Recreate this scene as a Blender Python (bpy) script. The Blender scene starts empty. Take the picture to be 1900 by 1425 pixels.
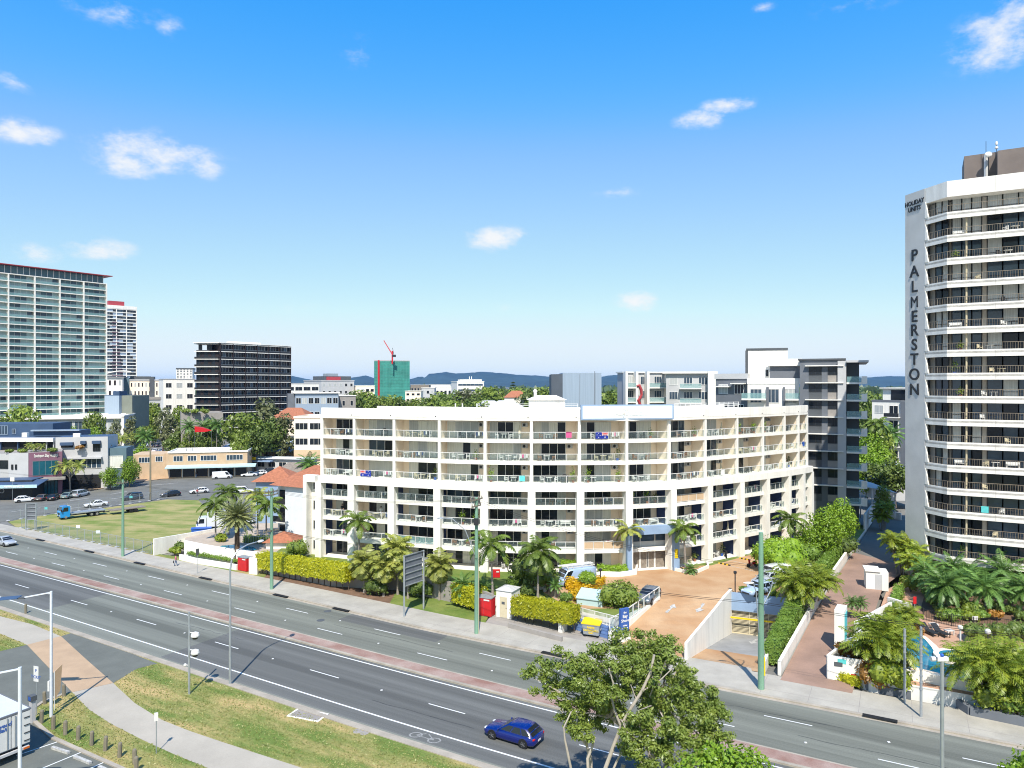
import bpy, math, random
import numpy as np
from mathutils import Vector, Matrix

SC = bpy.context.scene
COL = SC.collection
rad = math.radians
rng = random.Random(11)
nrg = np.random.default_rng(5)

# ---------------------------------------------------------------- camera
F, HZ, CX, CH = 1317.0, 712.5, 950.0, 27.0      # focal length in photo pixels, horizon row, centre column, eye height (m)
cam = bpy.data.cameras.new("camera")
cam.sensor_width = 36.0
cam.lens = F / 1900.0 * 36.0
cam.clip_start, cam.clip_end = 0.5, 60000.0
cam_o = bpy.data.objects.new("camera", cam)
cam_o.location = (0, 0, CH)
cam_o.rotation_euler = (rad(90), 0, 0)
COL.objects.link(cam_o)
SC.camera = cam_o

# ---------------------------------------------------------------- exposure, sky and sun
SC.view_settings.view_transform = 'Standard'
SC.view_settings.look = 'None'
SC.view_settings.gamma = 1.0
SC.view_settings.exposure = 0.5
SC.cycles.filter_width = 1.05
SUN_EL = rad(52)
sun = bpy.data.lights.new("sun", 'SUN')
sun.energy = 4.8
sun.angle = rad(0.53)
sun.color = (1.0, 0.945, 0.85)
sun_o = bpy.data.objects.new("sun", sun)
sun_o.rotation_euler = (rad(90) - SUN_EL, 0, 0)  # sun stands behind the camera, shadows run straight away from it
sun_o.location = (0, -60, 120)
COL.objects.link(sun_o)

world = bpy.data.worlds.new("World")
SC.world = world
world.use_nodes = True
nt = world.node_tree
for n in list(nt.nodes):
 nt.nodes.remove(n)
NN = nt.nodes.new
LK = nt.links.new


def wmath(op, a, b=None, clamp=False):
 n = NN('ShaderNodeMath')
 n.operation = op
 n.use_clamp = clamp
 for i, v in enumerate((a, b)):
  if v is None:
   continue
  if isinstance(v, (int, float)):
   n.inputs[i].default_value = v
  else:
   LK(v, n.inputs[i])
 return n.outputs[0]


sky = NN('ShaderNodeTexSky')
sky.sky_type = 'NISHITA'
sky.sun_disc = False
sky.sun_elevation = SUN_EL
sky.sun_rotation = rad(180)
sky.altitude = 0
sky.air_density = 1.0
sky.dust_density = 0.4
sky.ozone_density = 3.0
tint = NN('ShaderNodeHueSaturation')
tint.inputs['Value'].default_value = 0.162    # to display range for the grading curve below
LK(sky.outputs[0], tint.inputs['Color'])
cur = NN('ShaderNodeRGBCurve')     # grades the clear sky: deeper blue overhead, bluish white at the horizon
for ch, pts in ((0, ((0, 0), (.06, .006), (.13, .018), (.2, .09), (.29, .29), (.6, .6), (.85, .78), (1, .84))), (1, ((0, 0), (.15, .2), (.3, .385), (.42, .52), (.58, .668), (1, .945))), (2, ((0, 0), (.3, .82), (.55, 1), (1, 1)))):
 c_ = cur.mapping.curves[ch]
 c_.points[0].location, c_.points[1].location = pts[0], pts[-1]
 for q_ in pts[1:-1]:
  c_.points.new(*q_)
cur.mapping.extend = 'HORIZONTAL'
cur.mapping.update()
LK(tint.outputs[0], cur.inputs['Color'])
tc = NN('ShaderNodeTexCoord')
dirv = tc.outputs['Generated']
noi = NN('ShaderNodeTexNoise')
noi.inputs['Scale'].default_value = 22.0
noi.inputs['Detail'].default_value = 9.0
noi.inputs['Roughness'].default_value = 0.66
mpn = NN('ShaderNodeMapping')
mpn.inputs['Scale'].default_value = (1, 1, 1.9)
LK(dirv, mpn.inputs['Vector'])
LK(mpn.outputs[0], noi.inputs['Vector'])
# clouds: photo column, row, half width, half height, density
CLOUDS = [(285, 285, 125, 52, 1.0), (235, 300, 70, 38, 1.0), (365, 308, 60, 30, .8), (1850, 75, 85, 62, 1.0), (1900, 25, 60, 50, .9),
          (1300, 222, 52, 26, .95), (1350, 196, 60, 20, .95), (35, 243, 70, 30, .9), (192, 463, 66, 28, 1.05),
          (70, 470, 38, 25, .9), (920, 442, 66, 36, 1.25), (1180, 558, 52, 29, 1.35), (215, 22, 85, 30, .55),
          (310, 50, 30, 24, .5), (670, 98, 42, 40, .32), (1145, 356, 55, 13, .38), (1412, 15, 26, 13, .6), (20, 150, 40, 26, .45),
          (1590, 5, 70, 26, .4), (560, 570, 40, 16, .25), (940, 572, 34, 14, .25)]
CLOUDS = [(c[0], c[1], c[2] * 1.0, c[3] * .82, c[4] * .9) for c in CLOUDS]
best = None
for (cx, cy, hw, hh, den) in CLOUDS:
 d = Vector(((cx - CX) / F, 1.0, (HZ - cy) / F)).normalized()
 r = Vector((d.y, -d.x, 0)).normalized()
 u = r.cross(d)
 parts = []
 for vec, h in ((r, hw / F), (u, hh / F)):
  dt = NN('ShaderNodeVectorMath')
  dt.operation = 'DOT_PRODUCT'
  LK(dirv, dt.inputs[0])
  dt.inputs[1].default_value = vec
  q = wmath('DIVIDE', dt.outputs['Value'], h)
  parts.append(wmath('MULTIPLY', q, q))
 dist = wmath('SQRT', wmath('ADD', parts[0], parts[1]))
 m = wmath('MULTIPLY', wmath('SUBTRACT', 1.0, dist), den)
 # only the hemisphere the cloud is in
 fr = NN('ShaderNodeVectorMath')
 fr.operation = 'DOT_PRODUCT'
 LK(dirv, fr.inputs[0])
 fr.inputs[1].default_value = d
 m = wmath('SUBTRACT', m, wmath('MULTIPLY', wmath('LESS_THAN', fr.outputs['Value'], 0.2), 10.0))
 best = m if best is None else wmath('MAXIMUM', best, m)
nz = wmath('MULTIPLY', wmath('SUBTRACT', noi.outputs['Fac'], 0.5), 2.5)
mask = wmath('ADD', best, nz)
mr = NN('ShaderNodeMapRange')
mr.interpolation_type = 'SMOOTHSTEP'
mr.inputs['From Min'].default_value = 0.0
mr.inputs['From Max'].default_value = 1.15
LK(mask, mr.inputs['Value'])
gate = NN('ShaderNodeMapRange')
gate.inputs['From Min'].default_value = -0.05
gate.inputs['From Max'].default_value = 0.35
LK(best, gate.inputs['Value'])
cm = wmath('MULTIPLY', mr.outputs[0], gate.outputs[0], True)
mix = NN('ShaderNodeMixRGB')
LK(wmath('MULTIPLY', cm, 0.93), mix.inputs['Fac'])
LK(cur.outputs[0], mix.inputs['Color1'])
mix.inputs['Color2'].default_value = (.97, .975, .985, 1)
bg = NN('ShaderNodeBackground')
bg.inputs['Strength'].default_value = 0.7   # the curve above has already scaled the sky down
LK(mix.outputs[0], bg.inputs['Color'])
wo = NN('ShaderNodeOutputWorld')
LK(bg.outputs[0], wo.inputs['Surface'])

# ---------------------------------------------------------------- helpers


def P(px, py, z=0.0):
 """the point at height z that the photo shows at (px, py)"""
 D = F * (CH - z) / (py - HZ)
 return Vector(((px - CX) / F * D, D, z))


def A(px, D, z=0.0):
 return Vector(((px - CX) / F * D, D, z))


def Z(py, D):
 return CH - (py - HZ) / F * D


class MB:
 def __init__(s):
  s.v, s.f, s.m = [], [], []

 def add(s, vs, fs, mi=0):
  o = len(s.v)
  s.v.extend([tuple(v) for v in vs])
  s.f.extend([tuple(i + o for i in f) for f in fs])
  s.m.extend([mi] * len(fs))
  return s

 def box(s, x0, x1, y0, y1, z0, z1, mi=0):
  v = [(x0, y0, z0), (x1, y0, z0), (x1, y1, z0), (x0, y1, z0), (x0, y0, z1), (x1, y0, z1), (x1, y1, z1), (x0, y1, z1)]
  return s.add(v, [(3, 2, 1, 0), (4, 5, 6, 7), (0, 1, 5, 4), (1, 2, 6, 5), (2, 3, 7, 6), (3, 0, 4, 7)], mi)

 def hexa(s, lo, hi, mi=0):
  """two quads of 4 points"""
  return s.add(list(lo) + list(hi), [(3, 2, 1, 0), (4, 5, 6, 7), (0, 1, 5, 4), (1, 2, 6, 5), (2, 3, 7, 6), (3, 0, 4, 7)], mi)

 def prism(s, poly, z0, z1, mi=0, mtop=None, bottom=True):
  n = len(poly)
  ar = sum(poly[i][0] * poly[(i + 1) % n][1] - poly[(i + 1) % n][0] * poly[i][1] for i in range(n))
  if ar < 0:
   poly = list(poly)[::-1]
  f = lambda zz, p: zz if not callable(zz) else zz(p)
  v = [(p[0], p[1], f(z0, p)) for p in poly] + [(p[0], p[1], f(z1, p)) for p in poly]
  side = [(i, (i + 1) % n, n + (i + 1) % n, n + i) for i in range(n)]
  s.add(v, side + ([tuple(range(n - 1, -1, -1))] if bottom else []), mi)
  s.f.append(tuple(len(s.v) - n + i for i in range(n)))
  s.m.append(mi if mtop is None else mtop)
  return s

 def sheet(s, poly, z, mi=0):
  n = len(poly)
  ar = sum(poly[i][0] * poly[(i + 1) % n][1] - poly[(i + 1) % n][0] * poly[i][1] for i in range(n))
  if ar < 0:
   poly = list(poly)[::-1]
  return s.add([(p[0], p[1], z) for p in poly], [tuple(range(n))], mi)

 def tube(s, pts, r, n=8, mi=0, cap=True):
  pts = [Vector(p) for p in pts]
  k = len(pts)
  rr = [r] * k if isinstance(r, (int, float)) else list(r)
  vs, fs = [], []
  ref = None
  for i, p in enumerate(pts):
   t = (pts[min(i + 1, k - 1)] - pts[max(i - 1, 0)])
   t = t.normalized() if t.length > 1e-9 else Vector((0, 0, 1))
   if ref is None:
    ref = t.orthogonal().normalized()
   a = ref - t * ref.dot(t)
   a = a.normalized() if a.length > 1e-6 else t.orthogonal().normalized()
   ref = a
   b = t.cross(a)
   for j in range(n):
    an = 2 * math.pi * j / n
    vs.append(p + (a * math.cos(an) + b * math.sin(an)) * rr[i])
  for i in range(k - 1):
   for j in range(n):
    fs.append((i * n + j, i * n + (j + 1) % n, (i + 1) * n + (j + 1) % n, (i + 1) * n + j))
  if cap:
   fs.append(tuple(range(n - 1, -1, -1)))
   fs.append(tuple((k - 1) * n + j for j in range(n)))
  return s.add(vs, fs, mi)

 def bar(s, a, b, w, h=None, mi=0, up=(0, 0, 1)):
  h = w if h is None else h
  a, b = Vector(a), Vector(b)
  t = (b - a).normalized()
  up = Vector(up)
  if abs(t.dot(up)) > .98:
   up = Vector((0, 1, 0))
  x = t.cross(up).normalized() * (w / 2)
  y = x.cross(t).normalized() * (h / 2)
  lo = [a - x - y, a + x - y, a + x + y, a - x + y]
  hi = [b - x - y, b + x - y, b + x + y, b - x + y]
  return s.add(lo + hi, [(0, 1, 2, 3), (7, 6, 5, 4), (4, 5, 1, 0), (5, 6, 2, 1), (6, 7, 3, 2), (7, 4, 0, 3)], mi)

 def lathe(s, prof, n=12, c=(0, 0, 0), mi=0):
  vs, fs = [], []
  for (r, z) in prof:
   for j in range(n):
    an = 2 * math.pi * j / n
    vs.append((c[0] + r * math.cos(an), c[1] + r * math.sin(an), c[2] + z))
  k = len(prof)
  for i in range(k - 1):
   for j in range(n):
    fs.append((i * n + j, i * n + (j + 1) % n, (i + 1) * n + (j + 1) % n, (i + 1) * n + j))
  fs.append(tuple(range(n - 1, -1, -1)))
  fs.append(tuple((k - 1) * n + j for j in range(n)))
  return s.add(vs, fs, mi)

 def ell(s, c, r, n=10, k=7, mi=0):
  r = (r, r, r) if isinstance(r, (int, float)) else r
  vs, fs = [], []
  for i in range(1, k):
   th = math.pi * i / k
   for j in range(n):
    an = 2 * math.pi * j / n
    vs.append((c[0] + r[0] * math.sin(th) * math.cos(an), c[1] + r[1] * math.sin(th) * math.sin(an), c[2] - r[2] * math.cos(th)))
  b = len(vs)
  vs += [(c[0], c[1], c[2] - r[2]), (c[0], c[1], c[2] + r[2])]
  for i in range(k - 2):
   for j in range(n):
    fs.append((i * n + j, i * n + (j + 1) % n, (i + 1) * n + (j + 1) % n, (i + 1) * n + j))
  for j in range(n):
   fs.append((b, (j + 1) % n, j))
   fs.append((b + 1, (k - 2) * n + j, (k - 2) * n + (j + 1) % n))
  return s.add(vs, fs, mi)

 def leaves(s, c, nrm, size, asp=.55, mi=0):
  c = np.asarray(c, float)
  n = len(c)
  nrm = np.asarray(nrm, float)
  nrm = nrm / (np.linalg.norm(nrm, axis=1, keepdims=True) + 1e-9)
  t = nrg.normal(size=(n, 3))
  t -= nrm * (t * nrm).sum(1, keepdims=True)
  t /= np.linalg.norm(t, axis=1, keepdims=True) + 1e-9
  b = np.cross(nrm, t)
  sz = (size * nrg.uniform(.6, 1.35, (n, 1)))
  V = np.stack([c - t * sz, c + b * sz * asp, c + t * sz, c - b * sz * asp], 1).reshape(-1, 3)
  o = len(s.v)
  s.v.extend(map(tuple, V.tolist()))
  q = (np.arange(n * 4).reshape(-1, 4) + o).tolist()
  s.f.extend(map(tuple, q))
  s.m.extend([mi] * n)
  return s

 def xf(s, M, start=0):
  for i in range(start, len(s.v)):
   s.v[i] = tuple(M @ Vector(s.v[i]))
  return s

 def build(s, name, mats, parent=None, smooth=False, loc=None, rz=None, flat=()):
  me = bpy.data.meshes.new(name)
  me.from_pydata(s.v, [], s.f)
  mats = mats if isinstance(mats, (list, tuple)) else [mats]
  for m in mats:
   me.materials.append(m)
  if len(mats) > 1:
   me.polygons.foreach_set('material_index', s.m)
  if smooth:
   me.polygons.foreach_set('use_smooth', [True] * len(me.polygons))
  me.update()
  o = bpy.data.objects.new(name, me)
  COL.objects.link(o)
  if parent is not None:
   o.parent = parent
  if loc is not None:
   o.location = loc
  if rz is not None:
   o.rotation_euler = (0, 0, rz)
  return o


def tag(o, label=None, cat=None, group=None, kind=None):
 if label:
  o['label'] = label
 if cat:
  o['category'] = cat
 if group:
  o['group'] = group
 if kind:
  o['kind'] = kind
 return o


def thing(name, label, cat, loc=(0, 0, 0), rz=0.0, group=None):
 o = bpy.data.objects.new(name, None)
 o.empty_display_size = 0.3
 COL.objects.link(o)
 o.location = loc
 o.rotation_euler = (0, 0, rz)
 return tag(o, label, cat, group)


KIDS = {}


def kids(o):
 return [c for c in o.children]


def dup(o, loc=None, rz=None, label=None, scale=None, parent=None, group=None):
 c = o.copy()
 COL.objects.link(c)
 if parent is not None:
  c.parent = parent
 for ch in kids(o):
  dup(ch, parent=c)
 if loc is not None:
  c.location = loc
 if rz is not None:
  c.rotation_euler = (0, 0, rz)
 if scale is not None:
  c.scale = (scale,) * 3 if isinstance(scale, (int, float)) else scale
 if label:
  c['label'] = label
 if group:
  c['group'] = group
 return c


def struct(name, mb, mats, smooth=False):
 return tag(mb.build(name, mats, None, smooth), kind='structure')


ORD = ['first', 'second', 'third', 'fourth', 'fifth', 'sixth', 'seventh', 'eighth', 'ninth', 'tenth', 'eleventh', 'twelfth',
       'thirteenth', 'fourteenth', 'fifteenth', 'sixteenth', 'seventeenth', 'eighteenth', 'nineteenth', 'twentieth', 'twenty-first', 'twenty-second',
       'twenty-third', 'twenty-fourth', 'twenty-fifth', 'twenty-sixth', 'twenty-seventh', 'twenty-eighth', 'twenty-ninth', 'thirtieth']


def text_mesh(name, s, size, m, parent=None, extrude=.02, bold=0.0, shear=0.0, sx=1.0, align='CENTER'):
 cu = bpy.data.curves.new(name, 'FONT')
 cu.body = s
 cu.size = size
 cu.extrude = extrude
 cu.offset = bold
 cu.shear = shear
 cu.align_x = align
 cu.align_y = 'CENTER'
 t = bpy.data.objects.new(name + '_curve', cu)
 COL.objects.link(t)
 bpy.context.view_layer.update()
 me = bpy.data.meshes.new_from_object(t.evaluated_get(bpy.context.evaluated_depsgraph_get()))
 bpy.data.objects.remove(t)
 bpy.data.curves.remove(cu)
 me.materials.clear()
 me.materials.append(m)
 me.name = name
 o = bpy.data.objects.new(name, me)
 COL.objects.link(o)
 o.scale = (sx, 1, 1)
 if parent is not None:
  o.parent = parent
 return o


# ---------------------------------------------------------------- materials


def M(name, col, rough=.7, var=.1, sc=1.5, bump=0.0, metal=0.0, spec=.35, col2=None, fine=0.0, stretch=None, rz=0.0, mul=(.35, .65)):
 m = bpy.data.materials.new(name)
 m.use_nodes = True
 t = m.node_tree
 b = t.nodes['Principled BSDF']
 b.inputs['Roughness'].default_value = rough
 b.inputs['Metallic'].default_value = metal
 b.inputs['Specular IOR Level'].default_value = spec
 tcn = t.nodes.new('ShaderNodeTexCoord')
 vec = tcn.outputs['Object']
 if stretch:
  mp = t.nodes.new('ShaderNodeMapping')
  mp.inputs['Rotation'].default_value = (0, 0, rz)
  t.links.new(vec, mp.inputs['Vector'])
  mp2 = t.nodes.new('ShaderNodeMapping')
  mp2.inputs['Scale'].default_value = stretch
  t.links.new(mp.outputs[0], mp2.inputs['Vector'])
  vec = mp2.outputs[0]
 n = t.nodes.new('ShaderNodeTexNoise')
 n.inputs['Scale'].default_value = sc
 n.inputs['Detail'].default_value = 5
 n.inputs['Roughness'].default_value = .6
 t.links.new(vec, n.inputs['Vector'])
 mrn = t.nodes.new('ShaderNodeMapRange')
 mrn.inputs['From Min'].default_value, mrn.inputs['From Max'].default_value = mul
 t.links.new(n.outputs['Fac'], mrn.inputs['Value'])
 mx = t.nodes.new('ShaderNodeMixRGB')
 t.links.new(mrn.outputs[0], mx.inputs['Fac'])
 GF = .8
 c1 = [max(0, c * (1 - var) * GF) for c in col]
 c2 = [c * GF for c in col2] if col2 else [min(1, c * (1 + var) * GF) for c in col]
 mx.inputs['Color1'].default_value = (*c1, 1)
 mx.inputs['Color2'].default_value = (*c2, 1)
 out = mx.outputs[0]
 if fine > 0:
  n2 = t.nodes.new('ShaderNodeTexNoise')
  n2.inputs['Scale'].default_value = 9.0
  n2.inputs['Detail'].default_value = 6
  n2.inputs['Roughness'].default_value = .75
  t.links.new(tcn.outputs['Object'], n2.inputs['Vector'])
  m2 = t.nodes.new('ShaderNodeMapRange')
  m2.inputs['From Min'].default_value, m2.inputs['From Max'].default_value = .3, .7
  m2.inputs['To Min'].default_value, m2.inputs['To Max'].default_value = 1 - fine, 1 + fine
  t.links.new(n2.outputs['Fac'], m2.inputs['Value'])
  x2 = t.nodes.new('ShaderNodeMixRGB')
  x2.blend_type = 'MULTIPLY'
  x2.inputs['Fac'].default_value = 1
  t.links.new(out, x2.inputs['Color1'])
  t.links.new(m2.outputs[0], x2.inputs['Color2'])
  out = x2.outputs[0]
 t.links.new(out, b.inputs['Base Color'])
 if bump > 0:
  bp = t.nodes.new('ShaderNodeBump')
  bp.inputs['Strength'].default_value = bump
  bp.inputs['Distance'].default_value = .05
  t.links.new(n.outputs['Fac'], bp.inputs['Height'])
  t.links.new(bp.outputs[0], b.inputs['Normal'])
 return m


def LEAF(name, c1, c2, trans=.3, sc=.9, c3=None):
 m = bpy.data.materials.new(name)
 m.use_nodes = True
 t = m.node_tree
 for n in list(t.nodes):
  t.nodes.remove(n)
 tcn = t.nodes.new('ShaderNodeTexCoord')
 oi = t.nodes.new('ShaderNodeObjectInfo')
 n = t.nodes.new('ShaderNodeTexNoise')
 n.inputs['Scale'].default_value = sc
 n.inputs['Detail'].default_value = 8
 n.inputs['Roughness'].default_value = .8
 t.links.new(tcn.outputs['Object'], n.inputs['Vector'])
 r = t.nodes.new('ShaderNodeValToRGB')
 r.color_ramp.elements[0].position = .34
 r.color_ramp.elements[0].color = (*c1, 1)
 r.color_ramp.elements[1].position = .66
 r.color_ramp.elements[1].color = (*c2, 1)
 if c3:
  e = r.color_ramp.elements.new(.74)
  e.color = (*c3, 1)
 t.links.new(n.outputs['Fac'], r.inputs['Fac'])
 hs = t.nodes.new('ShaderNodeHueSaturation')
 mv = t.nodes.new('ShaderNodeMapRange')
 mv.inputs['To Min'].default_value, mv.inputs['To Max'].default_value = .8, 1.22
 t.links.new(oi.outputs['Random'], mv.inputs['Value'])
 t.links.new(mv.outputs[0], hs.inputs['Value'])
 t.links.new(r.outputs[0], hs.inputs['Color'])
 d = t.nodes.new('ShaderNodeBsdfDiffuse')
 tr = t.nodes.new('ShaderNodeBsdfTranslucent')
 gl = t.nodes.new('ShaderNodeBsdfGlossy')
 gl.inputs['Roughness'].default_value = .45
 for x in (d, tr):
  t.links.new(hs.outputs[0], x.inputs['Color'])
 mxs = t.nodes.new('ShaderNodeMixShader')
 mxs.inputs[0].default_value = trans
 t.links.new(d.outputs[0], mxs.inputs[1])
 t.links.new(tr.outputs[0], mxs.inputs[2])
 mg = t.nodes.new('ShaderNodeMixShader')
 mg.inputs[0].default_value = .035
 t.links.new(mxs.outputs[0], mg.inputs[1])
 t.links.new(gl.outputs[0], mg.inputs[2])
 o = t.nodes.new('ShaderNodeOutputMaterial')
 t.links.new(mg.outputs[0], o.inputs['Surface'])
 return m


def CLEAR(name, tintc=(.75, .85, .85), alpha=.72):
 m = bpy.data.materials.new(name)
 m.use_nodes = True
 t = m.node_tree
 for n in list(t.nodes):
  t.nodes.remove(n)
 a = t.nodes.new('ShaderNodeBsdfTransparent')
 a.inputs['Color'].default_value = (.93, .97, .97, 1)
 b = t.nodes.new('ShaderNodeBsdfPrincipled')
 b.inputs['Base Color'].default_value = (*tintc, 1)
 b.inputs['Roughness'].default_value = .06
 n = t.nodes.new('ShaderNodeTexNoise')
 n.inputs['Scale'].default_value = .8
 mv = t.nodes.new('ShaderNodeMapRange')
 mv.inputs['To Min'].default_value, mv.inputs['To Max'].default_value = 1 - alpha - .08, 1 - alpha + .08
 t.links.new(n.outputs['Fac'], mv.inputs['Value'])
 mx = t.nodes.new('ShaderNodeMixShader')
 t.links.new(mv.outputs[0], mx.inputs[0])
 t.links.new(a.outputs[0], mx.inputs[1])
 t.links.new(b.outputs[0], mx.inputs[2])
 o = t.nodes.new('ShaderNodeOutputMaterial')
 t.links.new(mx.outputs[0], o.inputs['Surface'])
 return m


RZ = rad(31)
m_asph_far = M('asphalt_far_lanes', (.18, .187, .155), .85, .28, .5, fine=.2, stretch=(.012, 1.0, 1), rz=RZ, mul=(.38, .62))
m_asph_near = M('asphalt_near_lanes', (.18, .187, .158), .85, .28, .5, fine=.2, stretch=(.012, 1.0, 1), rz=RZ, mul=(.38, .62))
m_asph = M('asphalt_plain', (.175, .174, .156), .88, .14, .25, fine=.1)
m_asph_park = M('asphalt_car_park', (.155, .162, .14), .88, .1, .4, fine=.1)
m_bike = M('faint_road_paint', (.3, .3, .285), .7, .25, 5, fine=.2)
m_towerwall = M('tower_recess_wall', (.42, .39, .35), .8, .08, .3)
m_patch = M('resurfaced_asphalt', (.135, .137, .128), .85, .24, .5, fine=.2, stretch=(.012, 1.0, 1), rz=RZ, mul=(.38, .62))
m_line = M('road_paint', (.8, .8, .78), .6, .08, 4, fine=.08)
m_linefade = M('worn_road_paint', (.5, .49, .46), .7, .25, 5, fine=.2)
m_brick = M('median_brick', (.36, .2, .155), .85, .18, .3, fine=.18, col2=(.44, .33, .28))
m_conc = M('footpath_concrete', (.445, .415, .355), .85, .12, .35, fine=.09)
m_kerb = M('kerb_concrete', (.42, .37, .3), .85, .15, .6, fine=.1)
m_path = M('pale_path_concrete', (.46, .415, .34), .85, .07, .3, fine=.06)
m_tan = M('tan_path', (.5, .35, .22), .85, .09, .4, fine=.06)
m_grass = M('dry_lawn', (.165, .235, .045), .95, .1, .3, fine=.34, col2=(.5, .37, .16), stretch=(.35, 1.3, 1), rz=RZ, mul=(.42, .66))
m_lot = M('vacant_lot_grass', (.19, .26, .045), .95, .1, .28, fine=.22, col2=(.4, .34, .14), stretch=(.55, 1.2, 1), rz=rad(5), mul=(.36, .62))
m_lush = M('green_turf', (.13, .21, .03), .95, .12, .4, fine=.25, col2=(.22, .26, .06))
m_dirt = M('garden_soil', (.2, .12, .075), .95, .2, .8, fine=.25)
m_fore = M('forecourt_paving', (.5, .285, .14), .85, .08, .22, fine=.13, col2=(.57, .38, .22))
m_ramp = M('ramp_concrete', (.33, .33, .32), .85, .12, .5, fine=.1)
m_pave = M('driveway_brick', (.33, .215, .16), .85, .16, .22, fine=.12)
m_deck = M('pool_deck_paving', (.55, .33, .22), .85, .08, .5, fine=.1)
m_ground = M('town_ground', (.2, .195, .18), .9, .25, .03, fine=.15)
m_white = M('white_render', (.9, .865, .79), .75, .09, 1.0, fine=.04, stretch=(1.1, 1.1, .12), mul=(.28, .56))
m_whitew = M('weathered_white_wall', (.9, .875, .815), .8, .1, 1.0, fine=.05, stretch=(1.1, 1.1, .2))
m_cream = M('cream_render', (1.08, .9, .7), .8, .06, .3, fine=.03)
m_rail = M('white_metal_railing', (.8, .79, .76), .45, .04, 2)
m_navy = M('navy_paint', (.035, .06, .16), .6, .12, .5)
m_blueg = M('blue_grey_paint', (.3, .42, .6), .6, .08, .5)  # real paint on portal and lintel; stands for shade on the orange-roofed house
m_glass = M('dark_glass', (.02, .026, .034), .06, .3, .3, spec=.3)
m_glassb = M('blue_glass', (.045, .075, .11), .06, .3, .3, spec=.5)
m_glassg = M('green_glass', (.14, .24, .25), .1, .25, .25, spec=.5, col2=(.06, .12, .15))
m_curt = M('pale_curtain', (.74, .74, .66), .6, .18, 6, stretch=(3, 3, .05))
m_curtg = M('grey_curtain', (.48, .5, .49), .5, .2, 6, stretch=(3, 3, .05))
m_curtteal = M('teal_curtain', (.4, .52, .51), .4, .18, 5, stretch=(3, 3, .05))  # teal tone for curtain panes of the green tower
m_clear = CLEAR('clear_balustrade_glass', (.34, .42, .44), .94)
m_clearg = CLEAR('greenish_balustrade_glass', (.25, .42, .42), .6)
m_grey = M('mid_grey_render', (.165, .18, .205), .8, .08, .3, fine=.03)
m_lgrey = M('light_grey_render', (.56, .56, .56), .8, .06, .3, fine=.03)
m_dgrey = M('dark_grey_render', (.1, .11, .12), .7, .1, .4)
m_slate = M('blue_slate_roof', (.06, .105, .19), .55, .1, .5)
m_boxbrown = M('brown_grey_render', (.2, .165, .145), .8, .1, .4, fine=.05)
m_charc = M('charcoal_metal', (.03, .032, .036), .5, .15, 1)
m_black = M('black_rubber', (.016, .016, .017), .7, .2, 3)
m_brown = M('dark_brown_cladding', (.03, .02, .02), .5, .35, .8)
m_metal = M('galvanised_steel', (.48, .52, .55), .4, .08, 2, metal=.5)
m_polew = M('pale_painted_steel', (.72, .75, .8), .4, .05, 2)
m_green_p = M('green_treated_pole', (.2, .36, .25), .8, .14, 1.2, fine=.12, stretch=(1, 1, .15))
m_timber = M('weathered_timber', (.25, .22, .16), .9, .2, 2, fine=.15, stretch=(1, 1, .2))
m_trunk = M('grey_palm_trunk', (.33, .29, .25), .9, .18, 3, stretch=(1, 1, 3))
m_trunkd = M('dark_palm_trunk', (.12, .08, .055), .95, .3, 4, stretch=(1, 1, 3))
m_bark = M('pale_gum_bark', (.46, .41, .35), .85, .2, 2.5, fine=.12, stretch=(1, 1, .35))
m_barkd = M('brown_bark', (.14, .105, .08), .9, .2, 2)
m_red = M('red_paint', (.62, .02, .025), .4, .06, 2)
m_redroof = M('red_roof_edge', (.45, .06, .07), .5, .08, 1)
m_yellow = M('yellow_plastic', (.85, .6, .01), .45, .05, 2)
m_terra = M('terracotta_tiles', (.42, .16, .085), .85, .18, 2.5, fine=.15)
m_oldtile = M('grey_brown_tiles', (.26, .22, .18), .9, .2, 2, fine=.15)
m_beige = M('beige_brick', (.62, .45, .29), .85, .08, .5, fine=.05)
m_purple = M('mauve_panel', (.25, .12, .17), .6, .08, .5)
m_teal = M('teal_glass', (.01, .1, .14), .12, .15, .3, spec=.5)
m_tealwall = M('slate_green_wall', (.12, .19, .22), .75, .08, .4)
m_net = M('green_scaffold_net', (.05, .27, .22), .8, .25, .12, fine=.12)
m_bluewall = M('pale_blue_brick', (.82, .86, .9), .8, .05, .8)
m_water = M('pool_water', (.01, .16, .32), .05, .35, .7, spec=.5, col2=(.03, .32, .45))
m_hill = M('distant_hill_bush', (.025, .05, .055), .95, .3, .0018)
m_orange = M('amber_lens', (.7, .16, .02), .3, .05, 2)
m_shed = M('blue_grey_sheet_metal', (.34, .42, .52), .55, .07, 1.2, stretch=(3, 3, .05))
m_signblue = M('sign_blue', (.05, .13, .42), .45, .06, 1)
m_palegreen = M('pale_green_cabinet', (.5, .68, .68), .5, .05, 1)
m_terr = M('terrace_paving', (.5, .42, .34), .85, .1, .5, fine=.08)
m_mid = M('mid_stone', (.36, .33, .3), .85, .1, .6)  # stone tone; on the resort garden wall it stands for shade
m_wood = M('brown_furniture_wood', (.3, .14, .06), .7, .15, 3)
m_plasw = M('white_plastic', (.78, .77, .73), .4, .03, 3)
m_plasc = M('cream_plastic', (.68, .6, .42), .4, .04, 3)
m_blue_pl = M('blue_plastic', (.03, .12, .5), .5, .06, 3)
m_pink = M('pink_fabric', (.72, .12, .3), .8, .1, 3)
m_turq = M('turquoise_fabric', (.12, .6, .6), .8, .1, 3)
m_skin = M('skin', (.5, .3, .2), .6, .05, 3)
m_jean = M('blue_trousers', (.1, .16, .28), .9, .1, 3)
m_hair = M('dark_hair', (.03, .02, .015), .7, .1, 3)
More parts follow.
